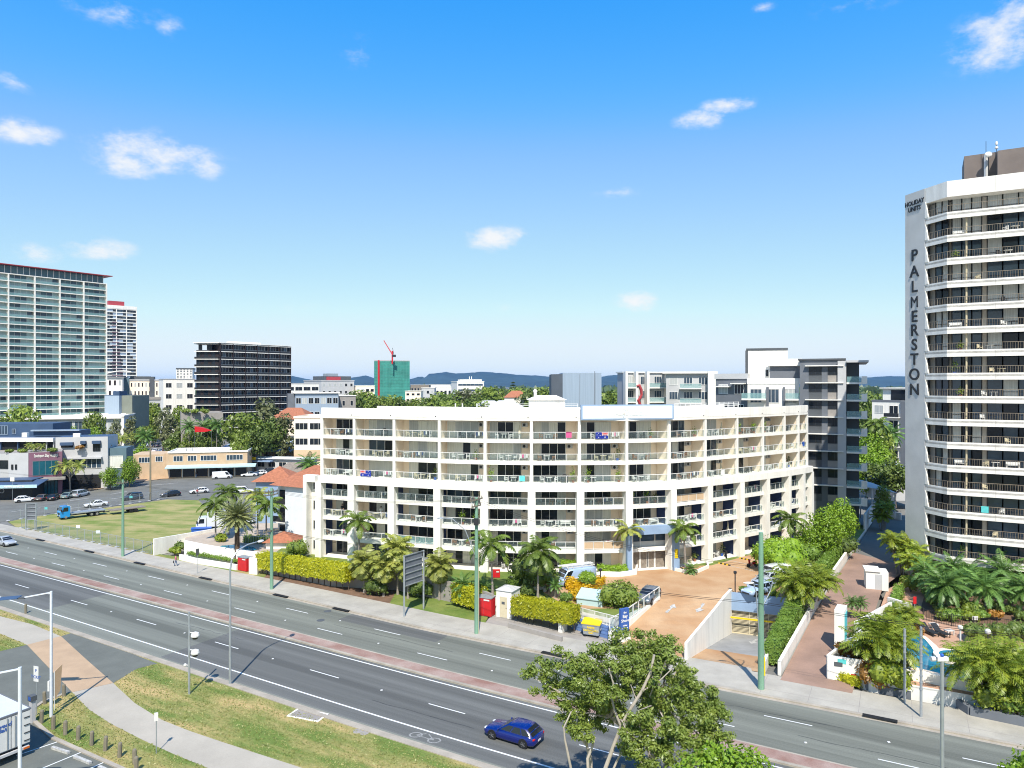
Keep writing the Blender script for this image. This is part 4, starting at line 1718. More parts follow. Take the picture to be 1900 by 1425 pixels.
def block(name, label, px0, D0, px1, D1, ytop, z0, depth, wall, rows, cols, gm=None, fm=None, wf=.6, hf=.5, roof=None, lip=.25, over=.0, bars=2, left=0, right=0, zlo=.4, cat='building', group=None, bands=False, balc=False, skip=()):
 p, q = A(px0, D0), A(px1, D1)
 d = q - p
 w = d.length
 rz = math.atan2(d.y, d.x)
 zt = Z(ytop, D0)
 h = zt - z0
 root = thing(name, label, cat, (p.x, p.y, z0), rz, group)
 gm = gm or m_glass
 fm = fm or m_rail
 b = MB()
 b.box(0, w, 0, depth, -.3 if z0 < 1 else -3, h - .02)
 b.build('wall', wall, root)
 b = MB()
 o = over
 b.box(-o, w + o, -o, depth + o, h - .015, h + .1)
 if lip:
  for x0, x1, y0, y1 in ((-o, w + o, -o, -o + .25), (-o, w + o, depth + o - .25, depth + o), (-o, -o + .25, -o + .251, depth + o - .251), (w + o - .25, w + o, -o + .251, depth + o - .251)):
   b.box(x0, x1, y0, y1, h + .1, h + .1 + lip)
 b.build('roof', roof or wall, root)
 spots = []
 if rows:
  fh = (h - zlo) / rows
  for r in range(rows):
   zz = zlo + fh * r + fh * (1 - hf) * .45
   if bands:
    me = win_mesh('w', w * wf, fh * hf, gm, fm, max(2, cols * bars))
    spots.append((me, (w / 2, -.004, zz), 0))
   else:
    for c in range(cols):
     if (r, c) in skip:
      continue
     ww = w / cols
     me = win_mesh('w', ww * wf, fh * hf, gm if br.random() < .8 else m_curtg, fm, bars)
     spots.append((me, (ww * (c + .5), -.004, zz), 0))
   for side, n in (('L', left), ('R', right)):
    for c in range(n):
     dd = depth / n
     me = win_mesh('w', dd * wf, fh * hf, gm, fm, bars)
     if side == 'L':
      spots.append((me, (-.004, depth - dd * (c + .5), zz), -math.pi / 2))
     else:
      spots.append((me, (w + .004, dd * (c + .5), zz), math.pi / 2))
 place_windows(root, spots)
 if balc:
  fh = (h - zlo) / rows
  for r in range(rows):
   z = zlo + fh * r - .1
   b = MB()
   b.box(.1, w - .1, -1.4, -.08, z, z + .2)
   b.build('balcony', wall, root)
   b = MB()
   b.box(.12, w - .12, -1.39, -1.35, z + .2, z + 1.15)
   b.box(.1, w - .1, -1.42, -1.33, z + 1.15, z + 1.22, 1)
   b.build('balustrade', [m_clearg, m_rail], root)
 return root, w, h, depth


def addbox(root, name, mats, *boxes):
 b = MB()
 for bx in boxes:
  b.box(*bx[:6], bx[6] if len(bx) > 6 else 0)
 return b.build(name, mats, root)


def high(name, label, px0, D0, px1, D1, ytop, z0, depth, floors, bays, wallm, slabm, glassm, slab_out=1.2, slab_h=.3, fins=True, finm=None, fin_w=.35, railm=None, panes=3, pal=None, left=0, finout=None, cat='apartment tower'):
 """a slab-and-balcony high-rise: body, a slab a storey, fins, windows per storey and bay, a balustrade a storey"""
 p, q = A(px0, D0), A(px1, D1)
 d = q - p
 w = d.length
 root = thing(name, label, cat, (p.x, p.y, z0), math.atan2(d.y, d.x))
 h = Z(ytop, D1 if D1 > D0 else D0) - z0
 fh = h / floors
 addbox(root, 'wall', wallm, (0, w, 0, depth, -2, h - .05))
 sb = []
 finout = slab_out if finout is None else finout
 for k in range(floors + 1):
  z = k * fh
  addbox(root, 'floor_slab', slabm, (-.15, w + .15, -slab_out, .02 + depth if left else .02, z - slab_h, z + .05))
 if fins:
  for j in range(bays + 1):
   x = w * j / bays
   addbox(root, 'fin', finm or slabm, (x - fin_w / 2, x + fin_w / 2, -finout - .03, -.01, 0, h))
 pal = pal or [m_glass, m_curt]
 mes = []
 for v in range(9):
  b = MB()
  ww = w / bays - fin_w - .1
  for j in range(panes):
   x0, x1 = -ww / 2 + ww * j / panes, -ww / 2 + ww * (j + 1) / panes
   b.box(x0 + .04, x1 - .04, -.05, 0, .1, fh - slab_h - .05, br.randrange(len(pal)))
   b.box(x1 - .04, x1 + .04, -.08, 0, .1, fh - slab_h - .05, len(pal))
  o = b.build('window', pal + [slabm])
  mes.append(o.data)
  bpy.data.objects.remove(o)
 sp = [(br.choice(mes), (w / bays * (j + .5), -.005, k * fh), 0) for k in range(floors - 1, -1, -1) for j in range(bays)]
 place_windows(root, sp)
 if left:
  dm = []
  for v in range(3):
   b = MB()
   dd = depth / left - .3
   for j in range(4):
    b.box(-dd / 2 + dd * j / 4 + .05, -dd / 2 + dd * (j + 1) / 4 - .05, -.05, 0, .15, fh - slab_h - .1, br.randrange(len(pal)))
   o = b.build('window', pal)
   dm.append(o.data)
   bpy.data.objects.remove(o)
  place_windows(root, [(br.choice(dm), (-.005, depth / left * (j + .5), k * fh), -math.pi / 2) for k in range(floors) for j in range(left)], cap=100 - min(99, len(sp)) if len(sp) < 100 else 0)
 if railm:
  for k in range(floors):
   z = k * fh
   bx = [(.02, w - .02, -slab_out + .05, -slab_out + .09, z + .06, z + 1.0, 0), (0, w, -slab_out + .03, -slab_out + .11, z + 1.0, z + 1.07, 1)]
   addbox(root, 'balustrade', [railm, m_metal], *bx)
 return root, w, h, depth


# --- left green-glass tower
r, w, h, dp = high('glass_tower', 'wide green glass apartment tower with a white grid and thin red roof', -150, 252, 195, 302, 527, 6, 22, 23, 7, m_white, m_white, m_glassg, 1.5, .25, True, m_white, .42, m_clearg, 4, [m_curtteal, m_glassg, m_glassg, m_glassb, m_curtteal])
b = MB()
b.box(-2, w + 2.0, -2.6, 20, h + 3.2, h + 3.45)
b.build('roof', m_redroof, r)
addbox(r, 'penthouse', [m_glassg, m_white], (0, w - 1, -.2, 20, h + .06, h + 3.19, 0), *[(x, x + .2, -.25, -.21, h + .06, h + 3.15, 1) for x in np.arange(.5, w - 1, 2.1)])
# podium in front of it
r, w, h, dp = block('podium_building', 'long low white framed podium with shaded glass and a red panel under the green tower', -60, 262, 229, 278, 776, 0, 22, m_lgrey, 1, 9, m_glassb, m_white, .9, .72, m_white, .3, .4, 4, zlo=3.5)
addbox(r, 'frame', m_white, (w - .5, w + .4, -1.2, -.02, 0, h), (0, w + .4, -1.2, -.02, h - .8, h + .1))
addbox(r, 'sun_shade', m_teal if False else m_clearg, (2, w - 2, -1.6, -.1, h * .62, h * .62 + .15))
addbox(r, 'panel', m_red, (w * .66, w * .71, -.2, -.08, h * .3, h * .6))
# --- red-topped far tower
r, w, h, dp = high('far_tower', 'slender far blue and white tower with a red crown, left of the dark block', 197, 790, 253, 812, 575, 0, 30, 30, 3, m_glassb, m_white, m_glassb, .6, .9, True, m_white, .8, None, 3, [m_glassb, m_glass, m_shed])
addbox(r, 'crown', [m_white, m_redroof], (-.5, w + .5, -.8, 30, h, h + 3.5, 0), (3, w - 12, 2, 26, h + 3.5, h + 8.5, 1))
addbox(r, 'panel', m_purple, *[(w * .18, w * (.3 + .012 * k), -.75, -.66, h * (1 - k / 30.) - 1.0, h * (1 - k / 30.) - .4) for k in range(4, 28)])
# --- dark tower (two visible faces)
r, w, h, dp = high('dark_tower', 'dark brown glass apartment block with thin white floor lines, behind the shops', 407, 345, 537, 377, 644, 2, 8, 12, 6, m_brown, m_white, m_glass, 1.3, .28, True, m_brown, .3, m_charc, 4, [m_glass, m_brown, m_glass, m_brown, m_glassb], left=0)
fh = h / 12
fr0 = []
Rw = Matrix.Rotation(-r.rotation_euler.z, 4, 'Z')


def wing(name, mats, *bx):
 b_ = MB()
 for x in bx:
  b_.box(*x[:6], x[6] if len(x) > 6 else 0)
 b_.xf(Rw)
 return b_.build(name, mats, r)


for k in range(13):
 wing('floor_slab', m_white, (-11.9, -.16, -.9, 9, k * fh - .28, k * fh + .05))
wing('wall', m_brown, (-11.3, -.3, .2, 9, -2, h - 3.2))
for k in range(12):
 if k == 11:
  continue
 for j in range(3):
  wing('window', [m_glass, m_brown], (-11.1 + 3.6 * j, -9.3 + 3.6 * j, .12, .19, k * fh + .1, (k + 1) * fh - .35, 0), (-9.2 + 3.6 * j, -7.6 + 3.6 * j, .1, .19, k * fh + .1, (k + 1) * fh - .35, 1))
 wing('balustrade', m_charc, (-11.8, -.3, -.85, -.8, k * fh + .06, k * fh + 1.05))
wing('roof_canopy', [m_white, m_charc], (-12.2, .5, -1.5, 9, h + .3, h + .6, 0), (-10.6, -9.6, 1, 3, h - 3, h + .3, 1), (-6.5, -4, 1, 4, h - 3, h + .3, 1))
addbox(r, 'roof', [m_white, m_charc], (-.4, w + .8, -1.5, 8, h + .305, h + .6, 0), (0, w - 4, -.2, 8, h + .06, h + .304, 1), (w * .2, w * .6, 2, 7, h + .6, h + 1.6, 0))
# --- background offices, left side
block('civic_office', 'white office with square windows under a curved roof, right of the green tower', 190, 420, 227, 424, 700, 0, 24, m_white, 4, 4, m_brown, m_white, .5, .5, m_lgrey, .2, 1.0, 1, zlo=6)
cr, w, h, dp = block('court_building', 'cream office with rows of slanted window fins and a dark grey stair core', 227, 432, 301, 440, 706, 0, 26, m_cream, 5, 11, m_brown, m_white, .45, .5, m_lgrey, .6, .4, 1, zlo=4)
addbox(cr, 'stair_core', m_dgrey, (w * .68, w * .79, -1.2, 8, 0, h + 2.4))
addbox(cr, 'plant_room', m_dgrey, (w * .18, w * .67, 2, 12, h + .1, h + 2.6))
addbox(cr, 'glass_link', [m_tealwall, m_white], (-.5, w * .17, -.6, 5, 3, h + 1.5, 0))
b = MB()
for i in range(8):
 t0, t1 = i / 8, (i + 1) / 8
 f = lambda t: h + 2.0 + 3.6 * math.sin(t * math.pi * .62 + .1)
 x0, x1 = -13 + 18 * t0, -13 + 18 * t1
 b.hexa([(x0, -2, f(t0)), (x1, -2, f(t1)), (x1, 10, f(t1)), (x0, 10, f(t0))], [(x0, -2, f(t0) + .5), (x1, -2, f(t1) + .5), (x1, 10, f(t1) + .5), (x0, 10, f(t0) + .5)])
b.build('curved_roof', m_white, cr)
r, w, h, dp = block('clinic', 'windowless blue-grey shed with an olive side, at the foot of the green tower', 194, 296, 221, 296, 734, 0, 14, m_shed, 0, 0, roof=m_slate, lip=.1)
addbox(r, 'side_wall', M('olive_wall', (.22, .24, .2), .8, .06, .4), (w + .004, w + 4.4, 2, 16, 0, h))
addbox(r, 'roof_plant', m_slate, (w * .3, w * .75, 3, 9, h + .1, h + 1.8))
r, w, h, dp = block('parking_block', 'white open-sided parking block with dark decks behind the parked cars', 240, 330, 298, 336, 742, 0, 20, m_lgrey, 3, 4, m_glass, m_white, .86, .55, m_mid, .9, .3, 2)
block('pale_apartments', 'white and grey apartment block of five storeys beside the dark tower', 303, 372, 362, 380, 704, 0, 24, m_white, 5, 3, m_charc, m_rail, .55, .42, m_lgrey, .3, .2, 2, cat='apartment building')
block('slim_tower', 'small far rounded white tower peeking over the pale apartments', 327, 900, 357, 905, 685, 0, 22, m_white, 8, 5, m_glassb, m_white, .6, .6, m_dgrey, 1.5, .3, 1, zlo=30, cat='apartment tower')
r, w, h, dp = block('rough_wall_building', 'plain brownish concrete building with plants along its roof edge', 336, 246, 414, 252, 768, 0, 14, m_mid, 0, 0)
block('white_office', 'white low office with two dark window bands right of the dark tower', 531, 470, 592, 486, 712, 0, 30, m_white, 4, 4, m_glass, m_white, .85, .4, m_lgrey, .4, .2, 2, bands=False, zlo=2)
r, w, h, dp = block('hospital', 'grey stepped building with a red rooftop board, left of the netted tower', 596, 640, 657, 660, 707, 0, 40, m_lgrey, 4, 6, m_charc, m_white, .45, .4, m_lgrey, .6, .3, 1, zlo=3)
addbox(r, 'upper_storey', m_dgrey, (w * .15, w * .98, 5, 30, h + .1, h + 4.5))
addbox(r, 'rooftop_board', m_redroof, (w * .22, w * .65, 4.4, 4.9, h + .8, h + 4))
addbox(r, 'plant_room', m_metal, (w * .32, w * .62, 8, 20, h + 4.5, h + 7))
r, w, h, dp = block('bluish_office', 'blue-grey office with a long row of dark windows above the resort roof', 548, 345, 628, 352, 730, 0, 18, m_shed, 3, 7, m_glass, m_white, .8, .42, m_white, .3, .8, 2, zlo=2)
addbox(r, 'side_wall', m_grey, (-3.5, -.004, 1, 14, 0, h - .2))
block('olive_office', 'olive grey boxy office between the blue-grey office and the trees', 630, 360, 660, 364, 735, 0, 14, m_mid, 3, 2, m_glass, m_white, .35, .4, m_white, .3, .3, 1)
block('cream_hall', 'cream low hall left of the netted tower', 660, 650, 695, 655, 716, 0, 20, m_cream, 3, 4, m_glass, m_white, .7, .35, m_white, .3, .3, 1, zlo=2)
# --- netted tower with crane
r, w, h, dp = block('netted_tower', 'unfinished tower wrapped in green scaffold netting with a red hoist', 695, 705, 760, 712, 670, 0, 34, m_net, 0, 0, roof=m_mid, lip=.6)
b = MB()
for k in range(17):
 z = h * (k + .5) / 17
 b.box(-.1, w + .1, -.16, -.005, z, z + .22)
for j in range(13):
 x = w * j / 12
 b.box(x - .1, x + .1, -.2, -.005, 0, h)
b.build('scaffold', M('scaffold_tube', (.1, .36, .3), .6, .1, 1), r)
addbox(r, 'hoist', m_red, (w * .09, w * .14, -1.4, -.21, 8, h + 1), (w * .22, w * .3, -2.4, -.21, 0, 9))
cp = A(728, 700)
cz = Z(668, 700)
crn = thing('tower_crane', 'red luffing crane rising from the green netted tower', 'crane', (cp.x, cp.y, cz - 4))
b = MB()
b.bar((0, 0, 0), (0, 0, 13), 1.3, None)
b.build('mast', m_red, crn)
b = MB()
for dz in (0, 1.4):
 b.bar((.5, 0, 8 + dz), (-8.5, 0, 23 + dz * .4), .35)
for i in range(9):
 t = i / 9
 b.bar((.5 - 9 * t, 0, 8 + 15 * t), (.5 - 9 * (t + .06), 0, 8 + 15 * (t + .06) + 1.2), .22)
b.build('jib', m_red, crn)
b = MB()
b.box(0, 3.4, -1, 1, 7, 9.2)
b.bar((1.5, 0, 9), (.2, 0, 16), .4)
b.build('counterweight', m_charc, crn)
# --- low white town blocks beyond
for (nm, lb, x0, D0, x1, yt, dp_, wl, rows, cols) in (
  ('cream_block', 'cream block with small windows right of the netted tower', 752, 560, 781, 726, 14, m_cream, 4, 3),
  ('town_block', 'brown and white low block on the skyline just right of the netted tower', 762, 900, 796, 714.5, 20, m_oldtile, 2, 6),
  ('town_block', 'long white low block on the skyline under the hills, left of the white office', 797, 980, 836, 714, 20, m_white, 2, 8),
  ('town_block', 'pale grey box between the cream block and the trees', 782, 620, 806, 720, 14, m_lgrey, 3, 3),
  ('town_block', 'small white block half hidden by the treetops right of the cream block', 808, 700, 838, 718, 12, m_white, 2, 4)):
 block(nm, lb, x0, D0, x1, D0, yt, 0, dp_, wl, rows, cols, m_glass, m_white, .6, .4, m_white, .3, .3, 1, zlo=3)
r, w, h, dp = block('skyline_office', 'white office with blue window strips and roof aerials standing out on the skyline', 848, 640, 898, 648, 708.5, 0, 22, m_white, 5, 3, m_glassb, m_white, .92, .4, m_white, .5, .3, 2, zlo=4, bands=True)
addbox(r, 'plant_room', m_white, (w * .15, w * .95, 3, 12, h + .1, h + 2.2), (w * .5, w * .52, 5, 5.4, h + 2.2, h + 5), (w * .58, w * .6, 5, 5.4, h + 2.2, h + 5))


def hiproof(name, label, px, D, w, d, z0, hw, hr, wallm, roofm, rz=0.0, over=.6, cat='house', ridge=.35, windows=2):
 p = A(px, D)
 root = thing(name, label, cat, (p.x, p.y, z0), rz)
 addbox(root, 'wall', wallm, (-w / 2, w / 2, 0, d, 0, hw))
 b = MB()
 x0, x1, y0, y1 = -w / 2 - over, w / 2 + over, -over, d + over
 rr = (x1 - x0) * ridge / 2
 b.add([(x0, y0, hw), (x1, y0, hw), (x1, y1, hw), (x0, y1, hw), (-rr, d / 2, hw + hr), (rr, d / 2, hw + hr)], [(0, 1, 5, 4), (1, 2, 5), (2, 3, 4, 5), (3, 0, 4), (3, 2, 1, 0)])
 b.build('roof', roofm, root)
 for j in range(windows):
  x = -w / 2 + w * (j + .5) / windows
  o = bpy.data.objects.new('window', win_mesh('w', min(1.6, w / windows * .6), 1.2, m_glass, m_rail, 2))
  COL.objects.link(o)
  o.parent = root
  o.location = (x, -.004, hw * .5 - .3)
 return root


hiproof('white_house', 'house with a pale hipped roof behind the resort roof railing, left of the lift house', 905, 330, 16, 12, 10, 6, 3.2, m_cream, m_lgrey)
hiproof('white_house', 'white gabled villa among trees straight above the roof railing', 938, 320, 17, 12, 9, 7, 3.5, m_cream, m_lgrey)
hiproof('white_house', 'far small pale villa with a red roof seen over the white villa', 958, 420, 14, 12, 10, 9, 4, m_white, m_terra)
hiproof('white_house', 'low grey shed roof just behind the resort parapet, left of the lift house', 915, 190, 20, 14, 8, 10, 1.5, m_lgrey, m_metal, windows=0)
# --- blue-grey metal box
r, w, h, dp = block('metal_hall', 'tall windowless blue-grey metal box behind the resort sign', 1044, 150, 1116, 150, 694, 0, 12, m_shed, 0, 0, roof=m_shed, lip=.15)
addbox(r, 'seam', m_grey, (w * .43, w * .435, -.03, -.003, 0, h - .1), (w * .82, w * .835, -.2, -.003, 0, h + .6))
b = MB()
b.hexa([(-.004, .0, 0), (-.004, 12, 0), (-2.2, 12, 0), (-2.2, 3.4, 0)], [(-.004, .0, h), (-.004, 12, h), (-2.2, 12, h), (-2.2, 3.4, h)])
b.build('side_wall', m_grey, r)
# --- white apartments behind the roof sign
r, w, h, dp = block('white_apartments', 'white balcony apartments showing three storeys above the resort sign', 1157, 160, 1233, 162, 692, 0, 4, m_lgrey, 9, 3, m_glassb, m_rail, .55, .6, m_white, .2, .3, 3, cat='apartment building', balc=False)
for x in (-.2, w * .23, w * .5, w - .1):
 addbox(r, 'pier', m_white, (x, x + .55, -1.8, -.08, 0, h + .3))
for k in range(5, 9):
 z = .4 + (h - .4) / 9 * k
 for xa, xb in ((.36, w * .23), (w * .5 + .56, w - .12)):
  addbox(r, 'balcony', m_white, (xa, xb, -1.7, -.08, z - .25, z))
  addbox(r, 'balustrade', [m_clearg, m_rail], (xa, xb, -1.66, -1.62, z, z + .95, 0), (xa, xb, -1.68, -1.6, z + .95, z + 1.02, 1))
b = MB()
pts = [(w * .24, -1.9, h - 2.9), (w * .3, -1.9, h - 2.8), (w * .35, -1.9, h - 3.8), (w * .36, -1.9, h - 4.9), (w * .32, -1.9, h - 5.7), (w * .28, -1.9, h - 6.1), (w * .33, -1.9, h - 7.2), (w * .36, -1.9, h - 7.9)]
b.tube(pts, [.2, .35, .35, .3, .35, .3, .3, .2], 8)
b.build('sculpture', m_redroof, r)
r, w, h, dp = block('grey_white_apartments', 'white rendered apartments with deep balconies left of the grey block', 1236, 158, 1318, 156, 693, 0, 16, m_lgrey, 9, 3, m_glassb, m_rail, .6, .55, m_white, .3, .8, 3, cat='apartment building')
for k in range(5, 9):
 z = .4 + (h - .4) / 9 * k
 addbox(r, 'balcony', m_white, (w * .3, w * .8, -1.8, -.08, z - .25, z))
 addbox(r, 'balustrade', [m_clearg, m_rail], (w * .31, w * .79, -1.76, -1.72, z, z + .95, 0), (w * .31, w * .79, -1.78, -1.7, z + .95, z + 1.02, 1))
addbox(r, 'end_fin', m_white, (w - .6, w + 1.4, -2.2, 8, 0, h + .4))
# --- grey block with awnings, right of the resort
gr, w, h, dp = block('grey_apartment_block', 'tall grey rendered apartment block with white window hoods right of the resort', 1484, 126, 1566, 123, 668.5, 1, 18, m_grey, 0, 0, roof=m_dgrey, lip=.15, over=.3, cat='apartment building')
fh = 2.98
sp = []
for k in range(8):
 z = h - .9 - fh * k
 for x0, ww in ((w * .25, 2.1), (w * .68, 2.1)):
  me = win_mesh('w', ww, 1.5, m_glass, m_charc, 2)
  sp.append((me, (x0 + ww / 2 - .3, -.004, z - 1.75), 0))
  addbox(gr, 'window_hood', m_white, (x0 - .9, x0 + ww + .1, -.75, -.005, z - .2, z - .04))
  addbox(gr, 'panel', m_mid if x0 > w * .4 else m_dgrey, (x0 - .3, x0 + ww - .3, -.03, -.005, z - 2.95, z - 1.8))
place_windows(gr, sp)
addbox(gr, 'edge_pier', m_lgrey, (w - 1.0, w + .35, -.5, 4, 0, h - .2))
addbox(gr, 'balcony_wing', [m_dgrey], (w + .36, w + 2.4, 2.2, 16, 0, h - .5))
for k in range(8):
 z = h - 1.4 - fh * (k + .85)
 addbox(gr, 'balcony', m_white, (w + .4, w + 3.6, -.6, 6, z - .3, z))
 addbox(gr, 'balustrade', [m_clearg, m_white], (w + .45, w + 2.6, -.56, -.5, z, z + 1.0, 0), (w + 2.7, w + 3.6, -.6, -.5, z, z + 1.05, 1), (w + 3.52, w + 3.6, -.45, 5.9, z, z + 1.0, 0))
addbox(gr, 'roof', m_lgrey, (w + .36, w + 3.8, -1.0, 16, h - .5, h - .15))
# lower white/grey wing to its left
wr_, w, h, dp = block('stepped_apartments', 'white and grey stepped apartments between the white apartments and the grey block', 1387, 131, 1483, 128, 712, 1, 14, m_white, 6, 3, m_glassb, m_rail, .7, .6, m_white, .9, .1, 3, cat='apartment building', zlo=.4)
addbox(wr_, 'penthouse', [m_white, m_dgrey, m_grey, m_glass], (0, 7.0, 4, 13, h + .1, h + 6.3, 0), (-.35, 7.05, 3.9, 13, h + 6.3, h + 6.7, 1), (-.5, -.01, 3.95, 13, h, h + 6.3, 1), (3.8, 9.4, 3.0, 12, h + .1, h + 4.2, 0), (3.6, 9.41, 2.2, 2.99, h + 3.3, h + 4.6, 0), (3.9, 9.2, 2.9, 2.99, h + .9, h + 3.2, 2), (3.2, 3.6, 3.9, 3.99, h + 1.4, h + 2.6, 3))
for z in (h - 2.7, h - 5.8):
 for xa, xb in ((-1, 3.2), (6.5, 9.3)):
  addbox(wr_, 'balcony', m_white, (xa, xb, -1.6, -.08, z - .3, z))
  addbox(wr_, 'balustrade', [m_clearg], (xa, xb, -1.58, -1.53, z, z + 1))
addbox(wr_, 'wall_pier', m_grey, (3.25, 3.7, -.5, -.08, 0, h - .6), (6.1, 6.45, -.5, -.08, 0, h - .6))
r, w, h, dp = block('corner_apartments', 'small grey penthouse block with a glazed roof terrace between the two white blocks', 1328, 138, 1386, 134, 703, 1, 14, m_grey, 7, 2, m_glass, m_rail, .6, .5, m_lgrey, .9, .2, 3, cat='apartment building')
addbox(r, 'window_hood', m_white, (.2, w * .5, -.9, -.08, h - 1.6, h - 1.4), (w * .55, w - .1, -1.2, -.08, h - 1.0, h - .8))
# --- small apartments by the tower, carport, sheds
r, w, h, dp = block('side_street_apartments', 'low white and grey apartments with balconies just left of the holiday tower wall', 1618, 196, 1672, 190, 745, 2, 14, m_white, 5, 2, m_glass, m_white, .62, .55, m_grey, .4, .1, 2, cat='apartment building')
addbox(r, 'upper_storey', [m_white, m_glass], (2, w + 3, 2, 12, h + .1, h + 3.6, 0), (w * .55, w + 2.5, 1.9, 1.99, h + .4, h + 3.2, 1))
addbox(r, 'roof_sheet', m_white, (1.4, w + 4, 1.2, 13, h + 3.61, h + 3.85))
for k in range(1, 5):
 z = .4 + (h - .4) / 5 * k
 addbox(r, 'balcony', m_white, (w * .5, w, -1.6, -.08, z - .3, z - .05))
 addbox(r, 'balustrade', m_charc, (w * .5, w, -1.58, -1.54, z - .05, z + .95))
addbox(r, 'end_wall', m_grey, (w + .01, w + 1.6, -.5, 13, 0, h + .2))
c = A(1610, 135)
r = thing('carport', 'small grey sloped carport roof beside the grey block', 'carport', (c.x, c.y, 2))
b = MB()
b.hexa([(-3, -3, 6.0), (4, -3, 4.6), (4, 6, 5.2), (-3, 6, 7)], [(-3, -3, 6.15), (4, -3, 4.75), (4, 6, 5.35), (-3, 6, 7.15)])
b.build('roof', m_lgrey, r)
for x, y in ((-2.7, -2.7), (3.7, -2.7), (3.7, 5.7), (-2.7, 5.7)):
 addbox(r, 'post', m_rail, (x - .08, x + .08, y - .08, y + .08, 0, 4.7))
hiproof('back_house', 'shaded house with a blue-grey roof half hidden by the holiday tower wall', 1672, 152, 9, 9, 2, 4.5, 3, m_lgrey, m_shed)
# white garden walls at the end of the tower driveway
for nm, lb, a, bq, z0, z1 in (('garden_wall', 'stepped white wall left of the shaded drive behind the resort trees', A(1604, 122), A(1622, 135), 1.5, 4.6), ('garden_wall', 'low white wall closing the far end of the shaded drive', A(1612, 138), A(1672, 133), 1.5, 2.8)):
 b = MB()
 b.bar((a.x, a.y, (z0 + z1) / 2), (bq.x, bq.y, (z0 + z1) / 2), .3, z1 - z0)
 tag(b.build(nm, m_whitew), lb, 'wall')

# --- medical building at the left edge
MO = A(53, 172)
med = thing('medical_building', 'grey medical building with mauve lettered entrance and slate roofs at the left edge', 'medical building', (MO.x, MO.y, 0))


def mvol(name, px0, D0, px1, D1, z0, z1, depth, mat, roofm=None):
 p, q = A(px0, D0), A(px1, D1)
 d = (q - p)
 n = Vector((-d.y, d.x, 0)).normalized()
 b = MB()
 b.prism([(v.x - MO.x, v.y - MO.y) for v in (p, q, q + n * depth, p + n * depth)], z0, z1, 0, 1 if roofm else None)
 b.build(name, [mat, roofm] if roofm else mat, med)
 return p, q, d.normalized(), -n, d.length, (D0 + D1) / 2


def mpan(name, f, xa, xb, ya, yb, mat, out=.05, fm=None, bars=0):
 """a panel between photo columns xa..xb and rows ya (bottom) .. yb (top) of a wall"""
 p, q, d, n, L, Dm = f
 b = MB()
 ca, cb = (p.x / p.y * F + CX), (q.x / q.y * F + CX)
 a, c = p + d * ((xa - ca) / (cb - ca) * L), p + d * ((xb - ca) / (cb - ca) * L)
 z0, z1 = max(.03, Z(ya, Dm)), Z(yb, Dm)
 lo = [a + n * out, c + n * out, c + n * .004, a + n * .004]
 b.hexa([(v.x - MO.x, v.y - MO.y, z0) for v in lo], [(v.x - MO.x, v.y - MO.y, z1) for v in lo], 0)
 if bars:
  o_ = n * (out + .02)
  for j in range(bars + 1):
   e = a.lerp(c, j / bars) + o_
   b.bar((e.x - MO.x, e.y - MO.y, z0), (e.x - MO.x, e.y - MO.y, z1), .12, .06, 1)
  for zz in (z0, z1):
   b.bar((a.x + o_.x - MO.x, a.y + o_.y - MO.y, zz), (c.x + o_.x - MO.x, c.y + o_.y - MO.y, zz), .1, .1, 1)
 return b.build(name, [mat, fm or m_rail], med)


z_at = lambda py, D: Z(py, D)
v1 = mvol('wall', -70, 174, 16, 173, 0, Z(842, 173), 10, m_lgrey, m_mid)
mpan('window', v1, -30, 15, 869, 854, m_glass, .05, m_charc, 3)
v2 = mvol('wall', 16, 171, 52.6, 171.5, 0, Z(841, 171), 9, m_lgrey, m_mid)
for x in (21.5, 28.5):
 mpan('window', v2, x, x + 3, 871, 862, m_glass, .05, m_charc, 1)
v3 = mvol('entrance_wall', 53, 171.5, 115, 175, 0, Z(839, 173), 8, m_purple, m_mid)
mpan('window', v3, 61, 107, 881, 855, m_teal, .06, m_tealwall, 4)
mpan('glass_door', v3, 75, 107, 925, 891, m_teal, .06, m_charc, 5)
t = text_mesh('lettering', 'Southport Day Hospital', 1.02, m_white, med, .03, .02, 0, .5)
p, q, d, n, L, Dm = v3
c = p + d * (.52 * L) + n * .06
t.location = (c.x - MO.x, c.y - MO.y, Z(845.5, 173))
t.rotation_euler = (rad(90), 0, math.atan2(d.y, d.x))
mpan('entrance_canopy', v3, 62, 122, 889, 885.5, m_mid, 3.0)
v4 = mvol('wall', 103, 181, 200, 184, 0, Z(811, 182), 9, m_lgrey, m_slate)
for xa, xb, ya, yb in ((113.5, 135, 829.5, 824), (151, 158.5, 828, 822), (172.5, 186, 837.5, 822)):
 mpan('window', v4, xa, xb, ya, yb, m_glass, .05, m_charc, 3)
 mpan('awning', v4, xa - .5, xb + 1.5, yb + 1.5, yb - 4, m_slate, .9)
mpan('window', v4, 116, 188, 869, 849, m_glassb, .06, m_white, 8)
mpan('carport_shade_panel', v4, 105, 187, 925, 881, m_black, .03)  # flat black panel stands in for the shade inside the carport
mpan('balcony_ledge', v4, 104, 190, 851, 848, m_lgrey, 1.2)
v5 = mvol('wall', 190, 184.5, 234.5, 186, 0, Z(831.5, 185), 7, m_tealwall)
mpan('window', v5, 197, 228, 868, 846, m_curt, .06, m_white, 3)
v6 = mvol('upper_storey', -70, 183, 103, 183, Z(843, 183), Z(813, 183), 8, m_lgrey, m_slate)
mpan('terrace_black_panel', v6, -60, 102, 838, 820, m_black, .04)  # flat black panel across the upper storey wall
for x in (3, 35, 62, 88, 101):
 mpan('terrace_post', v6, x, x + 1.6, 838, 819.5, m_lgrey if x > 80 else m_slate, .6)
mpan('fascia', v6, -70, 104, 819, 812, m_white, 1.2)
